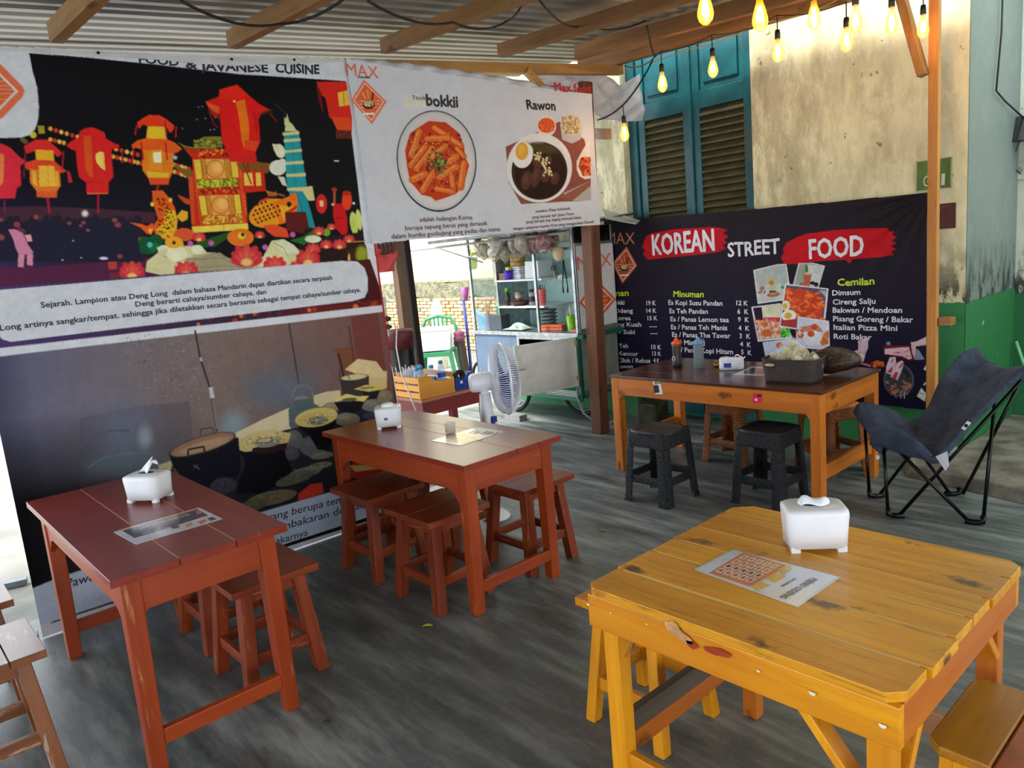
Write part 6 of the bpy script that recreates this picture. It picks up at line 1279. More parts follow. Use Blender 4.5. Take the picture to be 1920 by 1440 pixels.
cb('cabinet_floor', grn, X0, X1, Y0, Y1, ZB - .02, ZB); cb('corner_stile', grn, X1 - .045, X1 + .002, Y0 - .012, Y0 + .03, ZB - .02, ZC - .035, bevel=.004)
cb('right_side_panel', grybg, X1 - .012, X1, Y0 + .03, Y1, ZB + .04, ZC - .035)
for k in range(4): cb('bottom_slat', chrome, X1 - .006, X1 + .004, Y0 + .03, Y1, ZB + .035 - k * .014, ZB + .042 - k * .014, bevel=0); cb('bottom_slat', chrome, -4.95, X1 - .05, Y0 - .004, Y0 + .006, ZB + .035 - k * .014, ZB + .042 - k * .014, bevel=0)
cb('bottom_skirt', grn, -5.5, X1, Y0, Y0 + .015, ZB - .05, ZB - .02)
for x_ in (X0, -5.0, X1 - .025): cb('upright', chrome, x_, x_ + .025, Y0, Y0 + .025, ZC, ZT - .02 if x_ > -5.9 else ZT)
for x_ in (X0, X1 - .025): cb('upright', chrome, x_, x_ + .025, Y1 - .025, Y1, ZC, ZT)
for z_ in (ZT - .19, ZT - .02): cb('cross_rail', chrome, X0 + .025, X1 - .025, Y0 + .002, Y0 + .02, z_, z_ + .022)
cb('back_panel', aqua, X0 + .01, X1, Y1 - .012, Y1 - .004, ZC, ZT - .12)
cb('left_glass', teag, X0 + .008, X0 + .012, Y0 + .025, Y1 - .025, ZC, ZT - .16, bevel=0)
for z_ in (1.075, 1.33): cb('shelf', plain('white shelf', (224, 230, 232), .35), X0 + .30, -5.0, Y0 + .10, Y1 - .02, z_ - .018, z_)
cb('shelf', teag, -5.0, X1 - .03, Y0 + .22, Y1 - .02, 1.30, 1.308); cb('shelf_divider', chrome, X0 + .29, X0 + .302, Y0 + .10, Y1 - .02, ZC, ZT - .2)
cb('lower_back_panel', grn, -4.98, X1 - .02, Y1 - .03, Y1 - .02, ZC, 1.12); cb('white_board', whp, -4.80, X1 - .02, Y1 - .03, Y1 - .015, 1.12, 1.52)
cb('sign_window', plain('black pane', (14, 15, 16), .15), X1 - .012, X1 - .002, Y0 + .025, Y1, 1.62, ZT); cb('side_sign_frame', chrome, X1 - .012, X1 + .004, Y0 + .02, Y1 + .0, ZC + .0, 1.62)
sg = cb('side_sign', plain('white sign board', (206, 208, 206), .4), X1 + .004, X1 + .007, Y0 + .04, Y1 - .01, ZC + .03, 1.595)
WX = lambda x_, y_: onx(x_, y_, X1 + .0075)
n1 = V(1, 0, 0)
for nm, p, cl, lf in (('a', "1119,487 1155,558 1119,600 1086,560", (218, 92, 46), .0005), ('b', "1119,495 1150,558 1119,592 1091,560", (226, 214, 206), .0010), ('c', "1119,500 1147,558 1119,586 1095,560", (214, 84, 34), .0015)):
    yb = 0; q = MB(); c_ = px(p); 
    q = MB(); flatpoly(q, [(1119, 524), (1155, 561), (1119, 604), (1086, 567)] if nm == 'a' else ([(1119, 530), (1150, 561), (1119, 597), (1091, 567)] if nm == 'b' else [(1119, 534), (1147, 561), (1119, 592), (1095, 567)]), WX, None, n1, lf); q.build('emblem', plain('sign%s' % nm, cl, .4), sg, world=True)
q = MB()
for y_ in (558, 566, 574): flatpoly(q, [(1100, y_ + 2), (1138, y_ - 4), (1138, y_ - 2.6), (1100, y_ + 3.4)], WX, None, n1, .002)
q.build('emblem_lines', plain('pale line', (236, 190, 160), .4), sg, world=True)
q = MB(); letter(q, 'MAX', (1083, 507), (1147, 498), 27, WX, None, n1, off=.0); tag(q.build('logo_lettering', plain('orange print', (228, 112, 78), .5), sg, world=True), kind='stuff')
# roof of the cart, open flap
rf = plain('grey sheet roof', (96, 98, 96), .4, .5, c2=(70, 72, 72))
MB().hull8([(X0 - .22, Y0 - .30, ZT - .025), (X1 + .30, Y0 - .30, ZT - .02), (X1 + .30, Y1 + .0, ZT + .06), (X0 - .22, Y1 + .0, ZT + .03)], [(X0 - .22, Y0 - .30, ZT + .005), (X1 + .30, Y0 - .30, ZT + .01), (X1 + .30, Y1, ZT + .08), (X0 - .22, Y1, ZT + .05)]).build('roof', rf, cart, world=True, bevel=.004)
MB().tube([onx(1070, 431, -4.60), ony(915, 449, 4.62)], .008, 8).build('tube_lamp', plain('dull tube', (170, 172, 170), .4), cart, world=True, smooth=True)
MB().tube([ony(1062, 436, 4.66), ony(726, 475, 4.55)], .011, 8).build('awning_rod', plain('pale rod', (150, 150, 146), .5), cart, world=True, smooth=True)
MB().tube([ony(823, 466, 4.55), ony(875, 483, 4.78), ony(905, 492, 4.85)], .007, 6).build('awning_strut', chrome, cart, world=True, smooth=True)
q = MB().add([ony(1128, 391, 5.3), ony(1200, 414, 5.05), ony(1193, 420, 4.95), ony(1136, 410, 4.85)], [(0, 1, 2, 3)]); q.build('roof_flap', plain('pale grey sheet', (150, 152, 146), .4, .3), cart, world=True, solid=.008)
# hinged door, ajar
hz0, hz1 = .375, .812; hA = V(X1 - .03, Y0 - .012, 0); dn = V(-4.70, 4.215, 0) - hA; dl = np.linalg.norm(dn); dn /= dl; pn_ = V(-dn[1], dn[0], 0)
def dbox(a, b, z0, z1, t0, t1, name, m_, par):
    lo = [hA + dn * a + pn_ * t0, hA + dn * b + pn_ * t0, hA + dn * b + pn_ * t1, hA + dn * a + pn_ * t1]
    return MB().hull8([p + V(0, 0, z0) for p in lo], [p + V(0, 0, z1) for p in lo]).build(name, m_, par, world=True, bevel=.002)
dd = dbox(0, dl, hz0, hz1, -.008, .008, 'door', cream2, cart)
for a, b, z0, z1 in ((0, .03, hz0, hz1), (dl - .03, dl, hz0, hz1), (.03, dl - .03, hz0, hz0 + .03), (.03, dl - .03, hz1 - .03, hz1)): dbox(a, b, z0, z1, .008, .013, 'door_rail', cream2, dd); dbox(a, b, z0, z1, -.013, -.008, 'door_rail', cream2, dd)
for z_ in (.43, .74): dbox(-.012, .02, z_, z_ + .045, .010, .017, 'hinge', plain('brass hinge', (176, 140, 60), .35, .7), dd); dbox(-.012, .02, z_, z_ + .045, -.017, -.010, 'hinge', plain('brass hinge', (176, 140, 60), .35, .7), dd)
for s_ in (.013, -.025): dbox(dl - .085, dl - .01, .60, .612, s_, s_ + .012, 'bolt', chrome, dd)
q = MB(); pq = hA + dn * (dl - .05) + pn_ * -.022; q.tube([pq + V(0, 0, .60), pq + V(0, 0, .575), pq + V(.0, 0, .565) + dn * .012, pq + V(0, 0, .58) + dn * .016], .004, 6); q.build('padlock', plain('dark steel', (50, 50, 52), .4, .6), dd, world=True)
# wheels
blkr = plain('tyre rubber', (16, 16, 18), .7)
for x_, y_ in ((-5.62, 4.98), (-4.86, 5.18)):
    wl = MB(); wl.tube([(x_ + .25 * math.cos(a), y_, .262 + .25 * math.sin(a)) for a in [k * PI / 24 for k in range(48)]], .020, 8, closed=True); wo = wl.build('wheel', blkr, cart, world=True, smooth=True)
    q = MB(); q.tube([(x_ + .225 * math.cos(a), y_, .262 + .225 * math.sin(a)) for a in [k * PI / 16 for k in range(32)]], .006, 6, closed=True)
    for k in range(18): a = k * PI / 9; q.tube([(x_, y_ + (.02 if k % 2 else -.02), .262), (x_ + .225 * math.cos(a), y_, .262 + .225 * math.sin(a))], .0015, 4)
    q.lathe([(.02, -.03), (.02, .03)], 10, (x_, y_, .262), np.array([[1, 0, 0], [0, 0, 1], [0, -1, 0]])); q.build('spokes', chrome, wo, world=True)
# flexible conduit looping from the cart towards the wall
q = MB(); q.tube([onx(1082, 727, -4.48), ony(1083, 745, 4.78), ony(1095, 775, 4.80), ony(1118, 793, 4.86), ony(1140, 796, 4.95), ony(1160, 783, 5.05), ony(1180, 760, 5.2)], .011, 10)
tag(q.build('flexible_hose', plain('grey corrugated hose', (150, 152, 150), .45, bmp=.9, scale=160), loc=(-4.4, 4.8, .1), world=True, smooth=True), 'grey ribbed hose looping from the cart to the wall behind the dark post', 'hose')
# things on and in the cart
GCT = 'hanging bags of crackers on the food cart'
tints = [plain('hazy film', (186, 176, 154), .2, alpha=.5, bmp=.35, scale=9, coat=.5), plain('rosy film', (150, 104, 100), .2, alpha=.55, bmp=.35, scale=9, coat=.5), plain('grey film', (176, 172, 164), .2, alpha=.5, bmp=.35, scale=9, coat=.5)]
bx = [(895, 444, 0), (912, 446, 0), (930, 440, 2), (948, 444, 2), (962, 438, 2), (978, 436, 0), (990, 438, 1), (1004, 434, 1), (1018, 434, 1), (1032, 430, 1), (905, 455, 0), (925, 458, 2), (968, 452, 2), (945, 458, 0)]
for k, (x_, y_, m_) in enumerate(bx):
    P = ony(x_, y_, 4.77 - .07 * (k % 3)); pos = ['leftmost', 'second from the left', 'third from the left', 'fourth from the left', 'fifth from the left', 'sixth from the left', 'seventh from the left', 'eighth from the left', 'ninth from the left', 'rightmost', 'low left', 'low and just left of middle', 'low right', 'low middle'][k]
    snack_bag('%s cracker bag hung under the cart roof, %s' % (['cream', 'reddish', 'greyish'][m_], pos), tuple(P), (.07, .06, .20 if k < 10 else .17), [chipm2, plain('red brown crackers', (132, 84, 76), .6), chipm2][m_], GCT, 11, hang=True, tint=tints[m_], seed=20 + k, cr=.026)
def item(name, label, cat, build, loc, group=None, rotz=0):
    t = thing(name, label, cat, loc, rotz, group); build(t); return t
pal = lambda n_, c_, **k_: plain(n_, c_, k_.pop('rough', .5), **k_)
P = ony(1046, 462, 4.76); bm_ = plain('beige felt', (196, 176, 136), .9)
def hat(t): MB().lathe([(.0, .0), (.045, -.01), (.052, -.05), (.04, -.10), (.02, -.125), (0, -.13)], 18).build('bag_body', bm_, t, smooth=True); MB().tube([(0, 0, 0), (0, 0, .04)], .003, 6).build('cord', bm_, t)
item('strainer_bag', 'beige cloth strainer hanging at the right end of the cart front', 'strainer', hat, tuple(P))
def stm(t):
    bam = plain('bamboo', (206, 168, 96), .6, c2=(176, 134, 66), scale=30)
    for z0 in (0, .043): MB().lathe([(.075, z0), (.078, z0 + .004), (.078, z0 + .036), (.075, z0 + .04)], 28).build('steamer_tier', bam, t, smooth=False)
    MB().lathe([(.08, .084), (.08, .1), (.06, .108), (0, .11)], 28).build('lid', bam, t)
item('bamboo_steamer', 'stacked bamboo steamer on top of the white boxes in the cart', 'steamer', stm, (-5.47, 5.06, 1.455))
foam = plain('white foam', (236, 240, 242), .5)
def fb(sx, sy, h):
    def f_(t):
        MB().prism([(-sx, -sy, 0), (sx, -sy, 0), (sx, sy, 0), (-sx, sy, 0)], [(-sx * .93, -sy * .93, h), (sx * .93, -sy * .93, h), (sx * .93, sy * .93, h), (-sx * .93, sy * .93, h)]).build('box_shell', foam, t, bevel=.004)
    return f_
f0 = item('foam_box', 'white foam takeaway box in the top shelf stack of the cart', 'box', fb(.10, .10, .018), (-5.45, 5.06, 1.331), 'foam boxes on the top shelf of the cart')
for k in range(1, 6): dup(f0, (-5.45 + jit(.006), 5.06 + jit(.006), 1.331 + k * .0205), 0, 'white foam takeaway box in the top shelf stack of the cart')
item('foam_box', 'tall white foam clamshell right of the box stack on the top shelf of the cart', 'box', fb(.095, .10, .16), (-5.21, 5.08, 1.331), 'foam boxes on the top shelf of the cart')
item('carton', 'small brown carton at the left end of the top cart shelf', 'box', lambda t: MB().box(-.045, .045, -.04, .04, 0, .065).build('carton_body', pal('brown card', (130, 88, 66)), t, bevel=.002), (-5.57, 4.96, 1.331))
item('plastic_tub', 'violet blue plastic tub on the top cart shelf', 'tub', lambda t: (MB().lathe([(.035, 0), (.048, .09), (.045, .09), (.033, .004), (0, .004)], 20).build('tub_wall', pal('violet plastic', (76, 44, 190)), t, smooth=True), MB().box(-.02, .03, -.02, .02, .08, .12).build('lime_packet', pal('lime packet', (200, 220, 60)), t, bevel=.003)), (-5.48, 4.93, 1.331))
def condi(cap_c, body_c, h=.14, r=.026):
    def f_(t):
        MB().lathe([(r * .9, 0), (r, .006), (r, h * .6), (r * .6, h * .78), (r * .55, h * .8)], 16).build('bottle_body', pal('b%s' % (body_c,), body_c, rough=.2), t, smooth=True); MB().lathe([(r * .8, h * .78), (r * .8, h), (r * .5, h * 1.03)], 14).build('cap', pal('c%s' % (cap_c,), cap_c), t, smooth=True)
    return f_
item('sauce_bottle', 'dark sauce bottle with a green cap on the middle cart shelf', 'bottle', condi((84, 150, 50), (40, 34, 18), .17), (-5.545, 4.95, 1.076))
def cup(t): MB().lathe([(.03, 0), (.042, .09), (.04, .09), (.028, .004), (0, .004)], 18).build('cup_wall', pal('taupe cup', (126, 108, 92)), t, smooth=True); MB().lathe([(.038, .03), (.044, .06)], 18, caps=False).build('cup_band', pal('pale band', (176, 160, 140)), t, smooth=True)
item('paper_cup', 'taupe paper cup on the middle cart shelf', 'cup', cup, (-5.43, 5.0, 1.115))
item('wicker_dish', 'brown wicker dish under the paper cup on the middle cart shelf', 'dish', lambda t: MB().lathe([(.06, 0), (.1, .03), (.105, .038), (.09, .036), (.05, .012), (0, .01)], 24).build('dish_body', pal('dark wicker', (84, 50, 38), bmp=.8, scale=60), t, smooth=True), (-5.40, 4.98, 1.076))
def jarf(t): MB().lathe([(.04, 0), (.042, .01), (.042, .11), (.034, .125), (.034, .13)], 20).build('jar_body', pal('jar glass', (150, 160, 158), alpha=.6, rough=.1), t, smooth=True); MB().lathe([(.037, .125), (.037, .15), (0, .152)], 18).build('lid', pal('black lid', (20, 20, 24)), t, smooth=True); MB().lathe([(.0425, .035), (.0425, .085)], 20, caps=False).build('jar_label', pal('black label', (24, 24, 28)), t, smooth=True)
item('glass_jar', 'glass jar with black label and lid on the middle cart shelf', 'jar', jarf, (-5.225, 4.99, 1.076))
def pinkb(t):
    pk_ = pal('coral plastic', (226, 110, 104)); MB().lathe([(.05, 0), (.052, .006), (.062, .14), (.066, .15), (.058, .145), (.05, .01)], 20, caps=False, sy=.8).build('basket_wall', pk_, t, smooth=True); MB().lathe([(0, 0), (.05, 0), (.05, .004), (0, .004)], 20, sy=.8).build('basket_floor', pk_, t)
    q = MB()
    for k in range(16):
        for j in range(3): a = k * PI / 8; r = .054 + .003 * j; q.box(0, 0, 0, 0, 0, 0) if 0 else q.lathe([(0, 0), (.004, 0), (.004, .002), (0, .002)], 6, (r * math.cos(a), r * math.sin(a) * .8, .035 + j * .03), np.array([[-math.sin(a), 0, math.cos(a)], [math.cos(a), 0, math.sin(a)], [0, 1, 0]]))
    q.build('basket_holes', pal('dark holes', (150, 50, 50)), t)
    for k in range(8): MB().tube([(jit(.03), jit(.02), .02), (jit(.045), jit(.03), .19 + jit(.02))], .003, 5).build('cutlery_handle', pal('dark steel handles', (60, 60, 64)), t)
item('cutlery_basket', 'coral plastic basket of cutlery on the middle cart shelf', 'basket', pinkb, (-5.085, 4.95, 1.076))
def tin(t):
    MB().box(-.09, .09, -.06, .06, 0, .15).build('tin_body', pal('dark slate tin', (56, 62, 70), rough=.35), t, bevel=.005)
    for k in range(16): MB().tube([(-.17 + jit(.03), jit(.03), .02), (-.17 + jit(.06), jit(.03), .27 + jit(.03))], .002, 4).build('skewer', pal('skewer wood', (190, 140, 90)), t)
    MB().lathe([(.045, 0), (.05, .15)], 18, (-.16, 0, 0), caps=False).build('skewer_cup', pal('skewer cup', (120, 140, 160), alpha=.6), t, smooth=True)
item('food_tin', 'dark slate tin with a cup of bamboo skewers on the cart counter', 'container', tin, (-5.66, 4.92, ZC))
def tower(t):
    for k in range(5): MB().lathe([(.05, k * .035), (.085, k * .035 + .03), (.082, k * .035 + .03), (.047, k * .035 + .003)], 20).build('bowl', pal('grey melamine', (120, 130, 128)), t, smooth=True)
item('bowl_stack', 'stack of grey bowls at the rear of the cart counter', 'bowls', tower, (-5.20, 5.16, ZC))
def cloth(sz, m_): 
    return lambda t: MB().grid(lambda u, v: ((u - .5) * sz[0], (v - .5) * sz[1], .012 + sz[2] * abs(math.sin(u * 7 + 2 * math.sin(v * 5))) * math.sin(u * PI) * math.sin(v * PI)), 26, 20).build('cloth_fold', m_, t, smooth=True, solid=.004)
item('dish_cloth', 'pale green crumpled dish cloth on the cart counter', 'cloth', cloth((.28, .16, .06), pal('mint cloth', (150, 176, 164))), (-5.38, 4.91, ZC))
item('dish_cloth', 'navy checked cloth draped over the grey bowls in the cart', 'cloth', cloth((.20, .14, .07), pal('navy cloth', (38, 50, 96), c2=(120, 130, 160), scale=50)), (-5.26, 5.06, ZC + .175))
item('orange_tray', 'orange lidded tray on the cart counter', 'tray', lambda t: (MB().box(-.12, .12, -.05, .05, 0, .03).build('tray_base', pal('pink orange', (216, 116, 90)), t, bevel=.006), MB().box(-.10, .12, -.055, .055, .03, .05).build('tray_lid', pal('orange plastic', (224, 110, 50)), t, bevel=.006)), (-4.95, 4.95, ZC), rotz=.3)
def green(t):
    MB().lathe([(.034, 0), (.036, .01), (.048, .15), (.046, .15), (.034, .012), (0, .012)], 22).build('cup_wall', pal('lime translucent plastic', (150, 220, 30), rough=.15, trans=.3), t, smooth=True)
    for k in range(9): MB().tube([(jit(.02), jit(.02), .02), (jit(.035), jit(.03), .21 + jit(.025))], .005, 6).build('utensil', pal('clear spoons', (206, 206, 204), alpha=.7), t)
item('utensil_cup', 'lime green plastic cup of utensils on the cart counter', 'cup', green, (-4.66, 4.90, ZC))
item('sponge', 'pink sponge at the right end of the cart counter', 'sponge', lambda t: MB().box(-.05, .05, -.03, .03, 0, .025).build('sponge_body', pal('pink sponge', (222, 120, 136), bmp=.8, scale=80), t, bevel=.006), (-4.57, 4.86, ZC))
def tongs(t):
    for s_ in (-1, 1): MB().tube([(0, 0, 0), (s_ * .012, 0, -.10), (s_ * .03, 0, -.22), (s_ * .026, 0, -.29)], [.006, .006, .004, .008], 8).build('tong_arm', pal('black steel', (24, 24, 28), metal=.5), t, smooth=True)
item('tongs', 'pair of black tongs hanging at the right of the cart', 'tongs', tongs, tuple(ony(1056, 487, 4.86)))
def sciss(t):
    for s_ in (-1, 1): MB().tube([(s_ * .014 + .016 * math.cos(a), 0, .02 * math.sin(a)) for a in [k * PI / 6 for k in range(12)]], .004, 6, closed=True).build('handle_loop', pal('black handle', (16, 16, 18)), t, smooth=True)
    MB().beam((0, 0, -.015), (.012, 0, -.10), .012, .003).build('blade', chrome, t)
item('scissors', 'black handled scissors hanging in the cart', 'scissors', sciss, tuple(ony(1038, 503, 4.90)))
item('metal_bowl', 'small upturned white bowl on the glass shelf of the cart', 'bowl', lambda t: MB().lathe([(.05, 0), (.045, .03), (.02, .045), (0, .047)], 20).build('bowl_body', pal('white melamine', (214, 220, 216)), t, smooth=True), (-4.90, 5.08, 1.309))
item('dark_box', 'dark box on the ground under the cart beside the post', 'box', lambda t: MB().box(-.1, .1, -.1, .1, 0, .22).build('box_body', pal('olive jumble', (66, 60, 26), c2=(26, 26, 16), scale=12), t, bevel=.02), (-3.98, 5.12, 0))
o = MB().box(-5.42, -5.20, 4.66, 4.76, 0, .06).build('wheel_chock', plain('grey block', (128, 128, 126), .8, bmp=.5), loc=(-5.3, 4.7, 0), world=True, bevel=.004); tag(o, 'grey block lying by the left cart wheel', 'block')
# ================================================================== YARD BEHIND THE CART
YBW = 8.0
wall = thing('wall_yard', None, None, (-10.5, YBW, 0)); wall['kind'] = 'structure'
pls = plain('old white plaster', (226, 220, 190), .8, c2=(206, 196, 150), scale=1.4, bmp=.4, stretch=(1, 1, 2))
MB().box(-17, -6.2, YBW + .10, YBW + .35, 0, 4.5).build('plaster', pls, wall, world=True)
q = MB().box(-17, -6.2, YBW - .0, YBW + .098, .0, .90); q.build('mortar_bed', plain('old mortar', (176, 166, 130), .9, c2=(140, 130, 96), scale=12, bmp=.8), wall, world=True)
q = MB()
def rend(u, v):
    X = -17 + 10.8 * u; n_ = .05 * math.sin(X * 3.1) + .04 * math.sin(X * 7.7 + 1); zlo = .86 + n_ ; zhi = 1.17 + .015 * math.sin(X * 5)
    return (X, YBW - .035 + .012 * math.sin(X * 21 + v * 9), zlo + (zhi - zlo) * v)
q.grid(rend, 160, 5); q.add([(-17, YBW - .035, 1.17), (-6.2, YBW - .035, 1.17), (-6.2, YBW + .1, 1.2), (-17, YBW + .1, 1.2)], [(0, 1, 2, 3)])
q.build('rough_render', plain('grey rough render', (150, 144, 116), .95, c2=(104, 104, 84), scale=9, bmp=1.2, bd=.04), wall, world=True, smooth=True)
bms = [plain('yellow ochre brick', (214, 184, 132), .9, c2=(190, 156, 104), scale=14, bmp=.6), plain('pinkish brick', (214, 168, 130), .9, c2=(186, 138, 104), scale=14, bmp=.6), plain('pale brick', (220, 196, 150), .9, c2=(190, 168, 122), scale=14, bmp=.6)]
bmesh_ = []
for m_ in bms:
    for wv in (.2, .19): q = MB().box(-wv / 2, wv / 2, -.03, .03, -.0235, .0235); bmesh_.append(q.build('brick', m_, wall, bevel=.005, seg=1))
used = set(); k = 0
for row in range(15):
    z = .035 + row * .060
    x = -13.1 + (.11 if row % 2 else 0)
    while x < -9.0:
        src = R.choice(bmesh_)
        if id(src) not in used: o = src; used.add(id(src))
        else: o = src.copy(); COL.objects.link(o); o.parent = wall
        o.location = (x + 10.5 + R.uniform(-.004, .004), -.012 + R.uniform(-.010, .008), z + R.uniform(-.003, .003)); o.rotation_euler = (0, R.uniform(-.02, .02), 0)
        x += .222; k += 1
# things in the yard gap, between the banner and the cart
gp = plain('green chair plastic', (44, 124, 84), .35)
def gchair():
    t = thing('plastic_chair', 'green plastic chair with a white foam cooler box on it, out in the bright yard', 'chair', tuple(onz(826, 716)), .75)
    # local frame: +x right (screen), y depth
    sx_, sy_ = .22, .21
    MB().grid(lambda u, v: ((u - .5) * 2 * sx_, (v - .5) * 2 * sy_, .42 - .012 * math.sin(u * PI)), 10, 10).build('seat', gp, t, smooth=True, solid=.012)
    q = MB()
    for sx in (-1, 1):
        for sy in (-1, 1): MB().beam((sx * sx_ * 1.15, sy * sy_ * 1.15, 0), (sx * sx_ * .9, sy * sy_ * .9, .42), .05, .035, w1=.06).build('leg', gp, t, bevel=.006)
    MB().tube([(-sx_, sy_, .42), (-sx_ - .02, sy_ + .05, .66), (-sx_ + .05, sy_ + .08, .80), (0, sy_ + .09, .84), (sx_ - .05, sy_ + .08, .80), (sx_ + .02, sy_ + .05, .66), (sx_, sy_, .42)], .024, 8).build('back_frame', gp, t, smooth=True)
    MB().box(-sx_, sx_, sy_ + .02, sy_ + .05, .44, .54).build('lower_back', gp, t, bevel=.006)
    for k in range(5): MB().beam((-.11 + k * .055, sy_ + .04, .5), (-.11 + k * .055, sy_ + .08, .82), .022, .012).build('back_slat', gp, t, bevel=.003)
    for sy in (-1, 1): MB().box(-sx_ * .95, sx_ * .95, sy * sy_ - .01, sy * sy_ + .01, .36, .42).build('seat_skirt', gp, t, bevel=.003)
gchair()
t = thing('cooler_box', 'white foam cooler box standing on the green plastic chair', 'box', (0, 0, .43), .75)
P = onz(826, 716); t.location = (P[0] - .02, P[1] - .04, .43)
fm = plain('cooler foam', (226, 228, 230), .7)
MB().hull8([(-.24, -.16, 0), (.24, -.16, 0), (.24, .16, 0), (-.24, .16, 0)], [(-.26, -.18, .25), (.26, -.18, .25), (.26, .18, .25), (-.26, .18, .25)]).build('box_body', fm, t, bevel=.008); MB().box(-.265, .265, -.185, .185, .252, .285).build('lid', fm, t, bevel=.008)
P = onz(830, 690); t = thing('white_canister', 'tall white plastic canister behind the foam cooler box', 'canister', (P[0], P[1], 0))
MB().lathe([(.09, .0), (.09, .55), (.085, .88), (.06, .96), (.03, 1.0), (0, 1.02)], 18).build('canister_body', plain('milky plastic', (240, 236, 216), .4, trans=.2), t, smooth=True)
t = thing('yard_post', 'dark split timber post standing in the yard left of the green chair', 'post', (-5.2, 3.62, 0))
MB().beam(V(-5.2, onx(741, 452, -5.2)[1] + .01, 0), onx(741, 452, -5.2) + V(0, 0, .1), .075, .08, up=(1, 0, 0)).build('pale_timber', wood('grey timber', 2, (120, 96, 72), (80, 62, 46), rough=.8, coat=0), t, world=True, bevel=.004); MB().beam(V(-5.23, onx(758, 452, -5.23)[1] + .03, 0), onx(758, 452, -5.23) + V(0, 0, .1), .05, .08, up=(1, 0, 0)).build('dark_timber', wood('black timber', 2, (44, 28, 22), (22, 14, 12), rough=.8, coat=0), t, world=True, bevel=.006)
P = onx(750, 655, -4.97); t = thing('rubbish_drum', 'dark drum lined with a maroon sheet below the red cloth in the yard', 'drum', (P[0], P[1], 0))
MB().lathe([(.10, 0), (.11, .02), (.115, .98), (.11, .99), (.10, .98), (.10, .30), (0, .30)], 24).build('drum_body', plain('streaky black steel', (48, 42, 38), .3, .5, c2=(14, 12, 12), scale=9, stretch=(1, 1, .1)), t, smooth=True); MB().lathe([(.118, .93), (.122, 1.05), (.11, 1.075), (.08, 1.05), (0, 1.0)], 24).build('maroon_liner', plain('maroon sheet', (84, 22, 30), .5, bmp=.8, scale=12), t, smooth=True)
q = MB(); c4 = [onx(697, 466, -5.15), onx(742, 470, -5.16), onx(743, 508, -5.15), onx(704, 512, -5.12)]
q.grid(lambda u, v: (c4[0] * (1 - u) + c4[1] * u) * (1 - v) + (c4[3] * (1 - u) + c4[2] * u) * v + V(.03, 0, .0) * math.sin(u * 7 + v * 5), 12, 12); o = q.build('red_cloth', plain('faded red cloth', (214, 84, 80), .8, bmp=.6, scale=14), loc=tuple(c4[0]), world=True, smooth=True, solid=.003); tag(o, 'faded red cloth hanging by the yard post above the drum', 'cloth')
q = MB(); c4 = [onx(704, 455, -5.15), onx(741, 450, -5.15), onx(742, 476, -5.15), onx(706, 478, -5.15)]; q.grid(lambda u, v: (c4[0] * (1 - u) + c4[1] * u) * (1 - v) + (c4[3] * (1 - u) + c4[2] * u) * v + V(.012, 0, 0) * math.sin(u * 30), 30, 2)
tag(q.build('corrugated_offcut', plain('brown corrugated sheet', (96, 66, 60), .6), loc=tuple(c4[0]), world=True, smooth=True, solid=.002), 'brown corrugated sheet just under the two-plate banner, at its left end', 'sheet')
P = onx(722, 590, -4.7); t = thing('socket_board', 'pale socket board with black plugs beside the red pole sleeve', 'socket', tuple(P))
MB().box(-.02, .0, -.045, .02, -.16, .13).build('board', plain('ivory board', (206, 200, 170), .5), t, bevel=.004)
for dz in (-.03, -.09): MB().lathe([(.014, 0), (.02, .012), (.014, .035), (.006, .05)], 12, (0, .01, dz), np.array([[0, 0, 1], [0, 1, 0], [-1, 0, 0]])).build('plug', plain('black plug', (16, 16, 18), .4), t, smooth=True)
q = MB(); q.tube([onx(738, 606, -4.68), onx(744, 615, -4.66), onx(743, 650, -4.6), onx(752, 700, -4.45), onx(770, 745, -4.32), onx(782, 775, -4.2)], .005, 6); tag(q.build('power_cable', plain('white cable', (206, 206, 200), .5), loc=tuple(onx(743, 650, -4.6)), world=True, smooth=True), 'thin white power cable running down from the socket board past the crate', 'cable')
q = MB(); Pb = onz(885, 712); q.tube([V(Pb[0], Pb[1], 0), V(Pb[0], Pb[1], .55), V(Pb[0] - .02, Pb[1], 1.05)], .02, 8); t = q.build('blue_post', plain('blue tube', (34, 44, 120), .4), loc=tuple(Pb), world=True, smooth=True); tag(t, 'thin dark blue tube standing at the left end of the food cart', 'pole')
P = ony(882, 610, 5.3); t = thing('blue_bicycle', 'pale blue child bicycle mostly hidden behind the left end of the cart', 'bicycle', (P[0] - .3, P[1] + .2, 0))
lb = plain('pale blue paint', (120, 170, 210), .4); X_, Y_ = P[0], P[1] + .2
MB().grid(lambda u, v: (X_ - .12 + .2 * u, Y_ + .03 * math.sin(v * PI), .55 + .42 * v * (1 - .2 * u)), 6, 10).build('body_shell', lb, t, world=True, smooth=True, solid=.03)
for dx in (-.15, .25): MB().tube([(X_ + dx + .17 * math.cos(a), Y_ + .03, .19 + .17 * math.sin(a)) for a in [k * PI / 12 for k in range(24)]], .018, 6, closed=True).build('wheel', blkr, t, world=True, smooth=True)
MB().tube([(X_ - .15, Y_, .19), (X_ - .02, Y_, .6), (X_ + .25, Y_, .19), (X_ - .15, Y_, .19)], .014, 6).build('frame', plain('blue tube', (34, 44, 120), .4), t, world=True, smooth=True)
P = ony(872, 548, 4.84); MBp = MB().lathe([(.02, -.09), (.045, .05), (0, .055)], 14, tuple(P)); tag(MBp.build('purple_funnel', plain('mauve plastic', (170, 84, 150), .4), loc=tuple(P), world=True, smooth=True), 'mauve plastic funnel at the left upright of the cart', 'funnel')
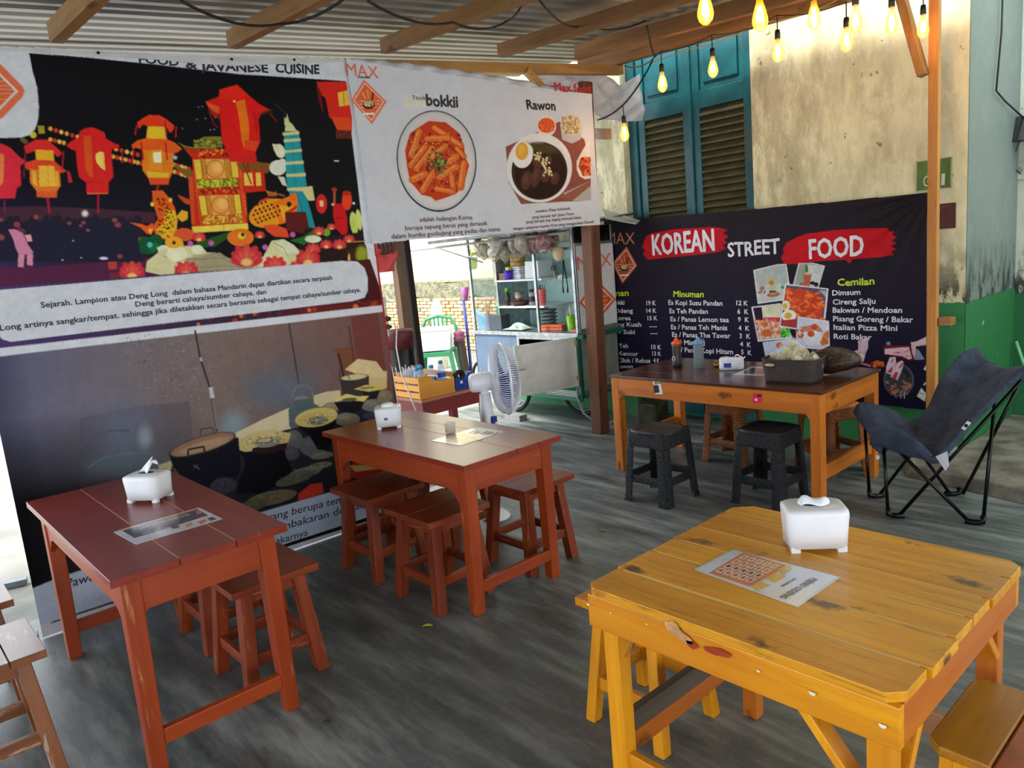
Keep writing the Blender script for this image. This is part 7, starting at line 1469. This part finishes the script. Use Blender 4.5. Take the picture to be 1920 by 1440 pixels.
P = Pb = onz(876, 714) + V(-.03, -.03, .60); t = MB().lathe([(.0, -.08), (.05, -.08), (.085, -.03), (.06, .0), (.08, .03), (.03, .06), (0, .06)], 12, tuple(P)).build('mauve_cloth', plain('mauve cloth', (126, 62, 92), .9, bmp=1, scale=20), loc=tuple(P), world=True, smooth=True); tag(t, 'bundled mauve cloth on the dark yard stake beside the foam box', 'cloth')
Pb = onz(876, 714); q = MB().beam(V(Pb[0], Pb[1], 0), V(Pb[0] - .03, Pb[1] - .03, .56), .08, .08, up=(0, 1, 0)); tag(q.build('yard_stake', plain('dark bark', (58, 46, 38), .9, bmp=.8), loc=tuple(Pb), world=True), 'dark rough stake in the yard between the green chair and the blue tube', 'stake')

# ================================================================== STRING LIGHTS AND CABLES
amb = plain('amber bulb glass', (255, 170, 50), .05, alpha=.5, c2=(255, 160, 40), coat=.6)
fil, fn_, fL, fb_ = nt('glowing filament'); fb_.inputs['Emission Color'].default_value = (1, .62, .18, 1); fb_.inputs['Emission Strength'].default_value = 26
sock = plain('black bulb socket', (22, 20, 18), .5)
def bulb():
    t = thing('string_bulb', 'x', 'light bulb', (0, 0, 0), 0, 'bulbs of the string light under the roof edge')
    MB().lathe([(.013, .0), (.014, -.02), (.022, -.045), (.031, -.08), (.032, -.098), (.026, -.118), (.012, -.132), (0, -.136)], 20, caps=False).build('glass_bulb', amb, t, smooth=True)
    q = MB()
    for k in range(4): a = k * PI / 2; q.tube([(.007 * math.cos(a), .007 * math.sin(a), -.035), (.013 * math.cos(a), .013 * math.sin(a), -.095)], .0028, 5)
    q.build('filament', fil, t)
    MB().lathe([(.0, .05), (.013, .048), (.016, .03), (.0165, -.002), (.012, -.005)], 14).build('socket', sock, t, smooth=True); MB().tube([(0, 0, .048), (0, 0, .13)], .0035, 6).build('hanging_wire', sock, t)
    return t
bulbs = [(1170, 230, 5.6, 'bulb hanging lowest, in front of the cream wall right of the white tarp'), (1241, 134, 5.1, 'bulb in front of the left teal shutter'), (1336, 105, 4.9, 'bulb in front of the right teal shutter'), (1458, 72, 4.5, 'bulb before the plaster wall just right of the shutters'),
    (1321, -20, 3.0, 'bulb cut by the top of the photo above the right shutter'), (1424, -5, 3.1, 'large clear bulb under the rafters left of the wall top'), (1526, 0, 3.6, 'large bright bulb right of the roof edge corner'), (1604, 8, 3.7, 'bulb of the close pair, the higher and right one'), (1587, 50, 4.2, 'bulb of the close pair, the lower and left one'), (1672, 12, 3.85, 'bulb left of the diagonal knee brace'), (1731, 26, 4.6, 'bulb between the knee brace and the right timber post')]
bpos = []; b0 = None
for x_, y_, d_, lab in bulbs:
    P = CO + ray(x_, y_) * d_
    if x_ == 1731: P = CO + ray(x_, y_) * 4.35
    bpos.append(P); lab = 'amber string ' + lab
    if b0 is None: b0 = bulb(); b0.location = tuple(P); b0['label'] = lab
    else: dup(b0, tuple(P), R.uniform(0, 3), lab)
    ld = bpy.data.lights.new('bulb_light', 'POINT'); ld.energy = 1.6; ld.color = (1, .68, .32); ld.shadow_soft_size = .02
    lo = bpy.data.objects.new('bulb_light', ld); COL.objects.link(lo); lo.location = (P[0], P[1], P[2] - .075)
def cable(pts, r, label, m_=sock):
    P = [V(*p) for p in pts]; out = []
    for i in range(len(P) - 1):
        for k in range(8): t_ = k / 8; p = P[i] * (1 - t_) + P[i + 1] * t_; p = p - V(0, 0, 1) * .10 * np.linalg.norm(P[i + 1] - P[i]) * 4 * t_ * (1 - t_) * .6; out.append(p)
    out.append(P[-1]); q = MB(); q.tube(out, r, 6); o = q.build('light_cable', m_, loc=tuple(P[0]), world=True, smooth=True); return tag(o, label, 'cable')
top = lambda k, dz=.125: bpos[k] + V(0, 0, dz)
cable([onx(1120, 225, -3.98), top(0), ony(1229, 102, 4.95), ony(1213, 48, 4.2)], .006, 'black cable rising from the lowest bulb past the white tarp to the rafters')
cable([top(4), top(5), top(6), top(7), top(9), top(10)], .005, 'black string light cable along the upper row of bulbs')
cable([ony(1160, 118, 5.1), top(1, .13), top(2, .13), top(3, .13), top(8, .13)], .003, 'thin cable carrying the row of bulbs before the shutters')
rc = lambda x_, y_, Y: ony(x_, y_, Y)
cable([onx(340, 2, -3.0), onx(345 + 180, 45, -3.3), onx(650, -6, -2.9)], .006, 'black cable sagging below the left rafters')
cable([onx(690, 2, -2.8), onx(850, 42, -3.0), onx(950, 40, -3.2), onx(985, -4, -2.9)], .006, 'black cable sagging between the middle rafters')
cable([onx(1010, -2, -2.9), onx(1090, 48, -3.3), onx(1212, 38, -3.3)], .006, 'black cable looping to the rafter over the two-plate banner')
cable([ony(1020, 128, 5.02), ony(1290, 92, 5.02), ony(1420, 42, 5.02), ony(1580, -6, 5.02)], .004, 'thin pale twine along the edge beam', plain('pale twine', (206, 170, 110), .7))

P = ony(884, 470, 4.95); q = MB().grid(lambda u, v: P + V(-.06 + .13 * u - .03 * v, .02 * math.sin(u * 8), -.17 * v + .02 * math.sin(u * 6)), 10, 8); tag(q.build('yellow_bag', plain('lemon yellow bag', (236, 236, 30), .5, bmp=.4), loc=tuple(P), world=True, smooth=True, solid=.003), 'lemon yellow plastic bag hanging behind the upper left corner of the cart', 'bag')
# white crumpled tarp at the corner
tp = plain('crumpled white tarp', (196, 196, 198), .55, c2=(176, 176, 180), scale=4, bmp=.5, bd=.03)
edge_t = [(1000, 132), (1040, 128), (1080, 134), (1110, 132), (1135, 138), (1165, 160), (1200, 140)]
edge_b = [(1005, 160), (1050, 168), (1085, 176), (1112, 205), (1140, 222), (1170, 226), (1214, 224)]
def tarp(u, v):
    k = u * 6; i = min(int(k), 5); t_ = k - i; a = (edge_t[i][0] * (1 - t_) + edge_t[i + 1][0] * t_, edge_t[i][1] * (1 - t_) + edge_t[i + 1][1] * t_); b = (edge_b[i][0] * (1 - t_) + edge_b[i + 1][0] * t_, edge_b[i][1] * (1 - t_) + edge_b[i + 1][1] * t_)
    x_ = a[0] * (1 - v) + b[0] * v; y_ = a[1] * (1 - v) + b[1] * v; D_ = 0
    P = onx(x_, y_, XB - .13 + .12 * max(0, u - .6))
    return P + V(1, -.2, .1) * (.030 * abs(math.sin(u * 9 + v * 3)) * math.sin(v * 3 + 1) + .014 * math.sin(u * 21 - v * 9) + .006 * math.sin(u * 43 + v * 19)) * (1 if u > .55 else .4) - V(.02, 0, 0)
o = MB().grid(tarp, 80, 36).build('crumpled_tarp', tp, loc=tuple(CO + ray(1120, 170) * 5.7), world=True, smooth=True, solid=.002); tag(o, 'crumpled white tarp bunched at the upper right corner of the two-plate banner', 'tarp')
q = MB(); q.grid(lambda u, v: onx(655 + 440 * u, 112 + 30 * u * (1 - u) * .6 + (178 - 112) * u - 16 * math.sin(PI * u) ** .5 + (26 - 6 * u) * v, XB - .03) + V(.012, 0, 0) * math.sin(u * 60 + v * 4), 60, 4)
tag(q.build('tarp_strip', tp, loc=tuple(onx(870, 140, XB - .03)), world=True, smooth=True, solid=.002), 'white tarp strip showing above the top edge of the two-plate banner', 'tarp')

# wall plates and boxes
P = [ony(x_, y_, YW - .004) for x_, y_ in ((1718, 303), (1785, 293), (1785, 352), (1720, 360))]
t = thing('house_number_plate', 'faded green plate with pale characters behind the right timber post', 'sign', tuple(sum(P) / 4))
MB().box(-1.952, -1.741, YW - .008, YW, 1.752, 1.945).build('plate', plain('faded green plate', (96, 122, 58), .5, c2=(80, 104, 48), bmp=.2), t, world=True, bevel=.002)
q = MB()
for a in ((-1.952, -1.741, 1.752, 1.757), (-1.952, -1.741, 1.94, 1.945), (-1.952, -1.947, 1.752, 1.945), (-1.746, -1.741, 1.752, 1.945)): q.box(a[0], a[1], YW - .0095, YW - .008, a[2], a[3])
q.build('plate_border', plain('pale border', (186, 190, 120), .5), t, world=True)
WS = lambda x_, y_: ony(x_, y_, YW - .009); q = MB(); letter(q, 'G', (1731, 350), (1742.5, 349), 21, WS, None, V(0, -1, 0), off=.0); letter(q, '1', (1765, 347), (1771, 346.5), 22, WS, None, V(0, -1, 0), off=.01)
q.build('characters', plain('pale characters', (216, 216, 186), .5), t, world=True)
o = MB().box(-1.825, -1.715, YW - .006, YW, 1.50, 1.66).build('maroon_plaque', plain('peeling maroon plaque', (96, 40, 30), .5, c2=(64, 30, 22), bmp=.5, scale=24), loc=(-1.77, YW, 1.58), world=True); tag(o, 'peeling maroon plaque on the cream wall right of the timber post', 'plaque')
o = MB(); p1 = ony(1912, 258, 6.40); o.hull8([(p1[0] - .10, 6.28, p1[2] - .03), (p1[0] + .25, 6.28, p1[2] - .03), (p1[0] + .25, 6.45, p1[2] - .03), (p1[0] - .06, 6.45, p1[2] - .03)], [(p1[0] - .04, 6.36, p1[2] + .14), (p1[0] + .25, 6.36, p1[2] + .14), (p1[0] + .25, 6.45, p1[2] + .14), (p1[0] - .02, 6.45, p1[2] + .14)])
o = o.build('black_wall_box', plain('black plastic box', (18, 18, 20), .4), loc=tuple(p1), world=True, bevel=.006); tag(o, 'black box high on the recessed wall at the right edge', 'box')
p1 = ony(1913, 318, 6.44); t = thing('wall_socket', 'small square wall socket below the black box at the right edge', 'socket', tuple(p1))
MB().box(-.045, .045, -.0, .012, -.07, .05).build('socket_plate', plain('ivory plate', (196, 200, 180), .5), t, bevel=.004); MB().lathe([(.018, 0), (.018, .01), (0, .012)], 14, (0, -.001, 0), np.array([[1, 0, 0], [0, 0, -1], [0, 1, 0]])).build('socket_insert', plain('grey insert', (150, 154, 140), .5), t)
ww = [onx(1880, -4, -1.63), onx(1878, 60, -1.63), onx(1868, 170, -1.63), onx(1885, 190, -1.63), ony(1925, 226, 6.42)]
q = MB(); q.tube(ww, .006, 6); tag(q.build('wall_cable', sock, loc=tuple(ww[1]), world=True, smooth=True), 'black cable running down the blue grey column face to the right', 'cable')
q = MB(); q.tube([ony(1918, 250, 6.36), ony(1902, 290, 6.38), ony(1904, 318, 6.40), ony(1914, 326, 6.40)], .004, 6); tag(q.build('wall_cable', sock, loc=tuple(ony(1904, 318, 6.40)), world=True, smooth=True), 'thin black cable looping from the black box to the wall socket', 'cable')
q = MB(); q.tube([ony(1905, 640, 6.40), ony(1925, 700, 6.35)], .012, 8); tag(q.build('green_pipe', plain('pale green pipe', (120, 190, 140), .4), loc=tuple(ony(1910, 660, 6.4)), world=True, smooth=True), 'pale green pipe leaning in the recess at the right edge', 'pipe')
# litter
def leaf(label, x_, y_, s_, c_, rz):
    P = onz(x_, y_); t = MB().grid(lambda u, v: ((u - .5) * s_, (v - .5) * s_ * .35 * math.sin(PI * u) ** .6, .004 + .006 * math.sin(u * PI) * abs(v - .5) * 2), 8, 4).build('fallen_leaf', plain('leaf%s' % (c_,), c_, .6), loc=(P[0], P[1], 0), rotz=rz, smooth=True, solid=.001); tag(t, label, 'leaf')
leaf('bright yellow green leaf on the floor in front of the middle table', 802, 1175, .05, (206, 214, 50), .8); leaf('curled ochre leaf on the floor left of the yellow table', 1131, 996, .045, (176, 140, 40), .3)
leaf('brown leaf scrap on the floor under the left foreground table edge', 613, 1355, .03, (66, 56, 40), 1.)
for p_ in ((12, 1108, 150, 1090),): o = MB().beam(onz(0, 1106) + V(0, 0, .02), onz(52, 1094) + V(0, 0, .02), .05, .03).build('metal_bar', plain('flat steel bar', (110, 116, 122), .4, .6), loc=tuple(onz(30, 1100)), world=True); tag(o, 'flat grey bar on the bright ground left of the lantern banner', 'bar')
q = MB(); rc_ = onz(80, 1188); q.tube([(rc_[0] + .0 + .014 * math.cos(a), rc_[1] - .02, .016 + .014 * math.sin(a)) for a in [k * PI / 8 for k in range(16)]], .003, 6, closed=True); tag(q.build('banner_ring', chrome, loc=tuple(rc_), world=True), 'small metal ring at the bottom left corner of the lantern banner', 'ring')
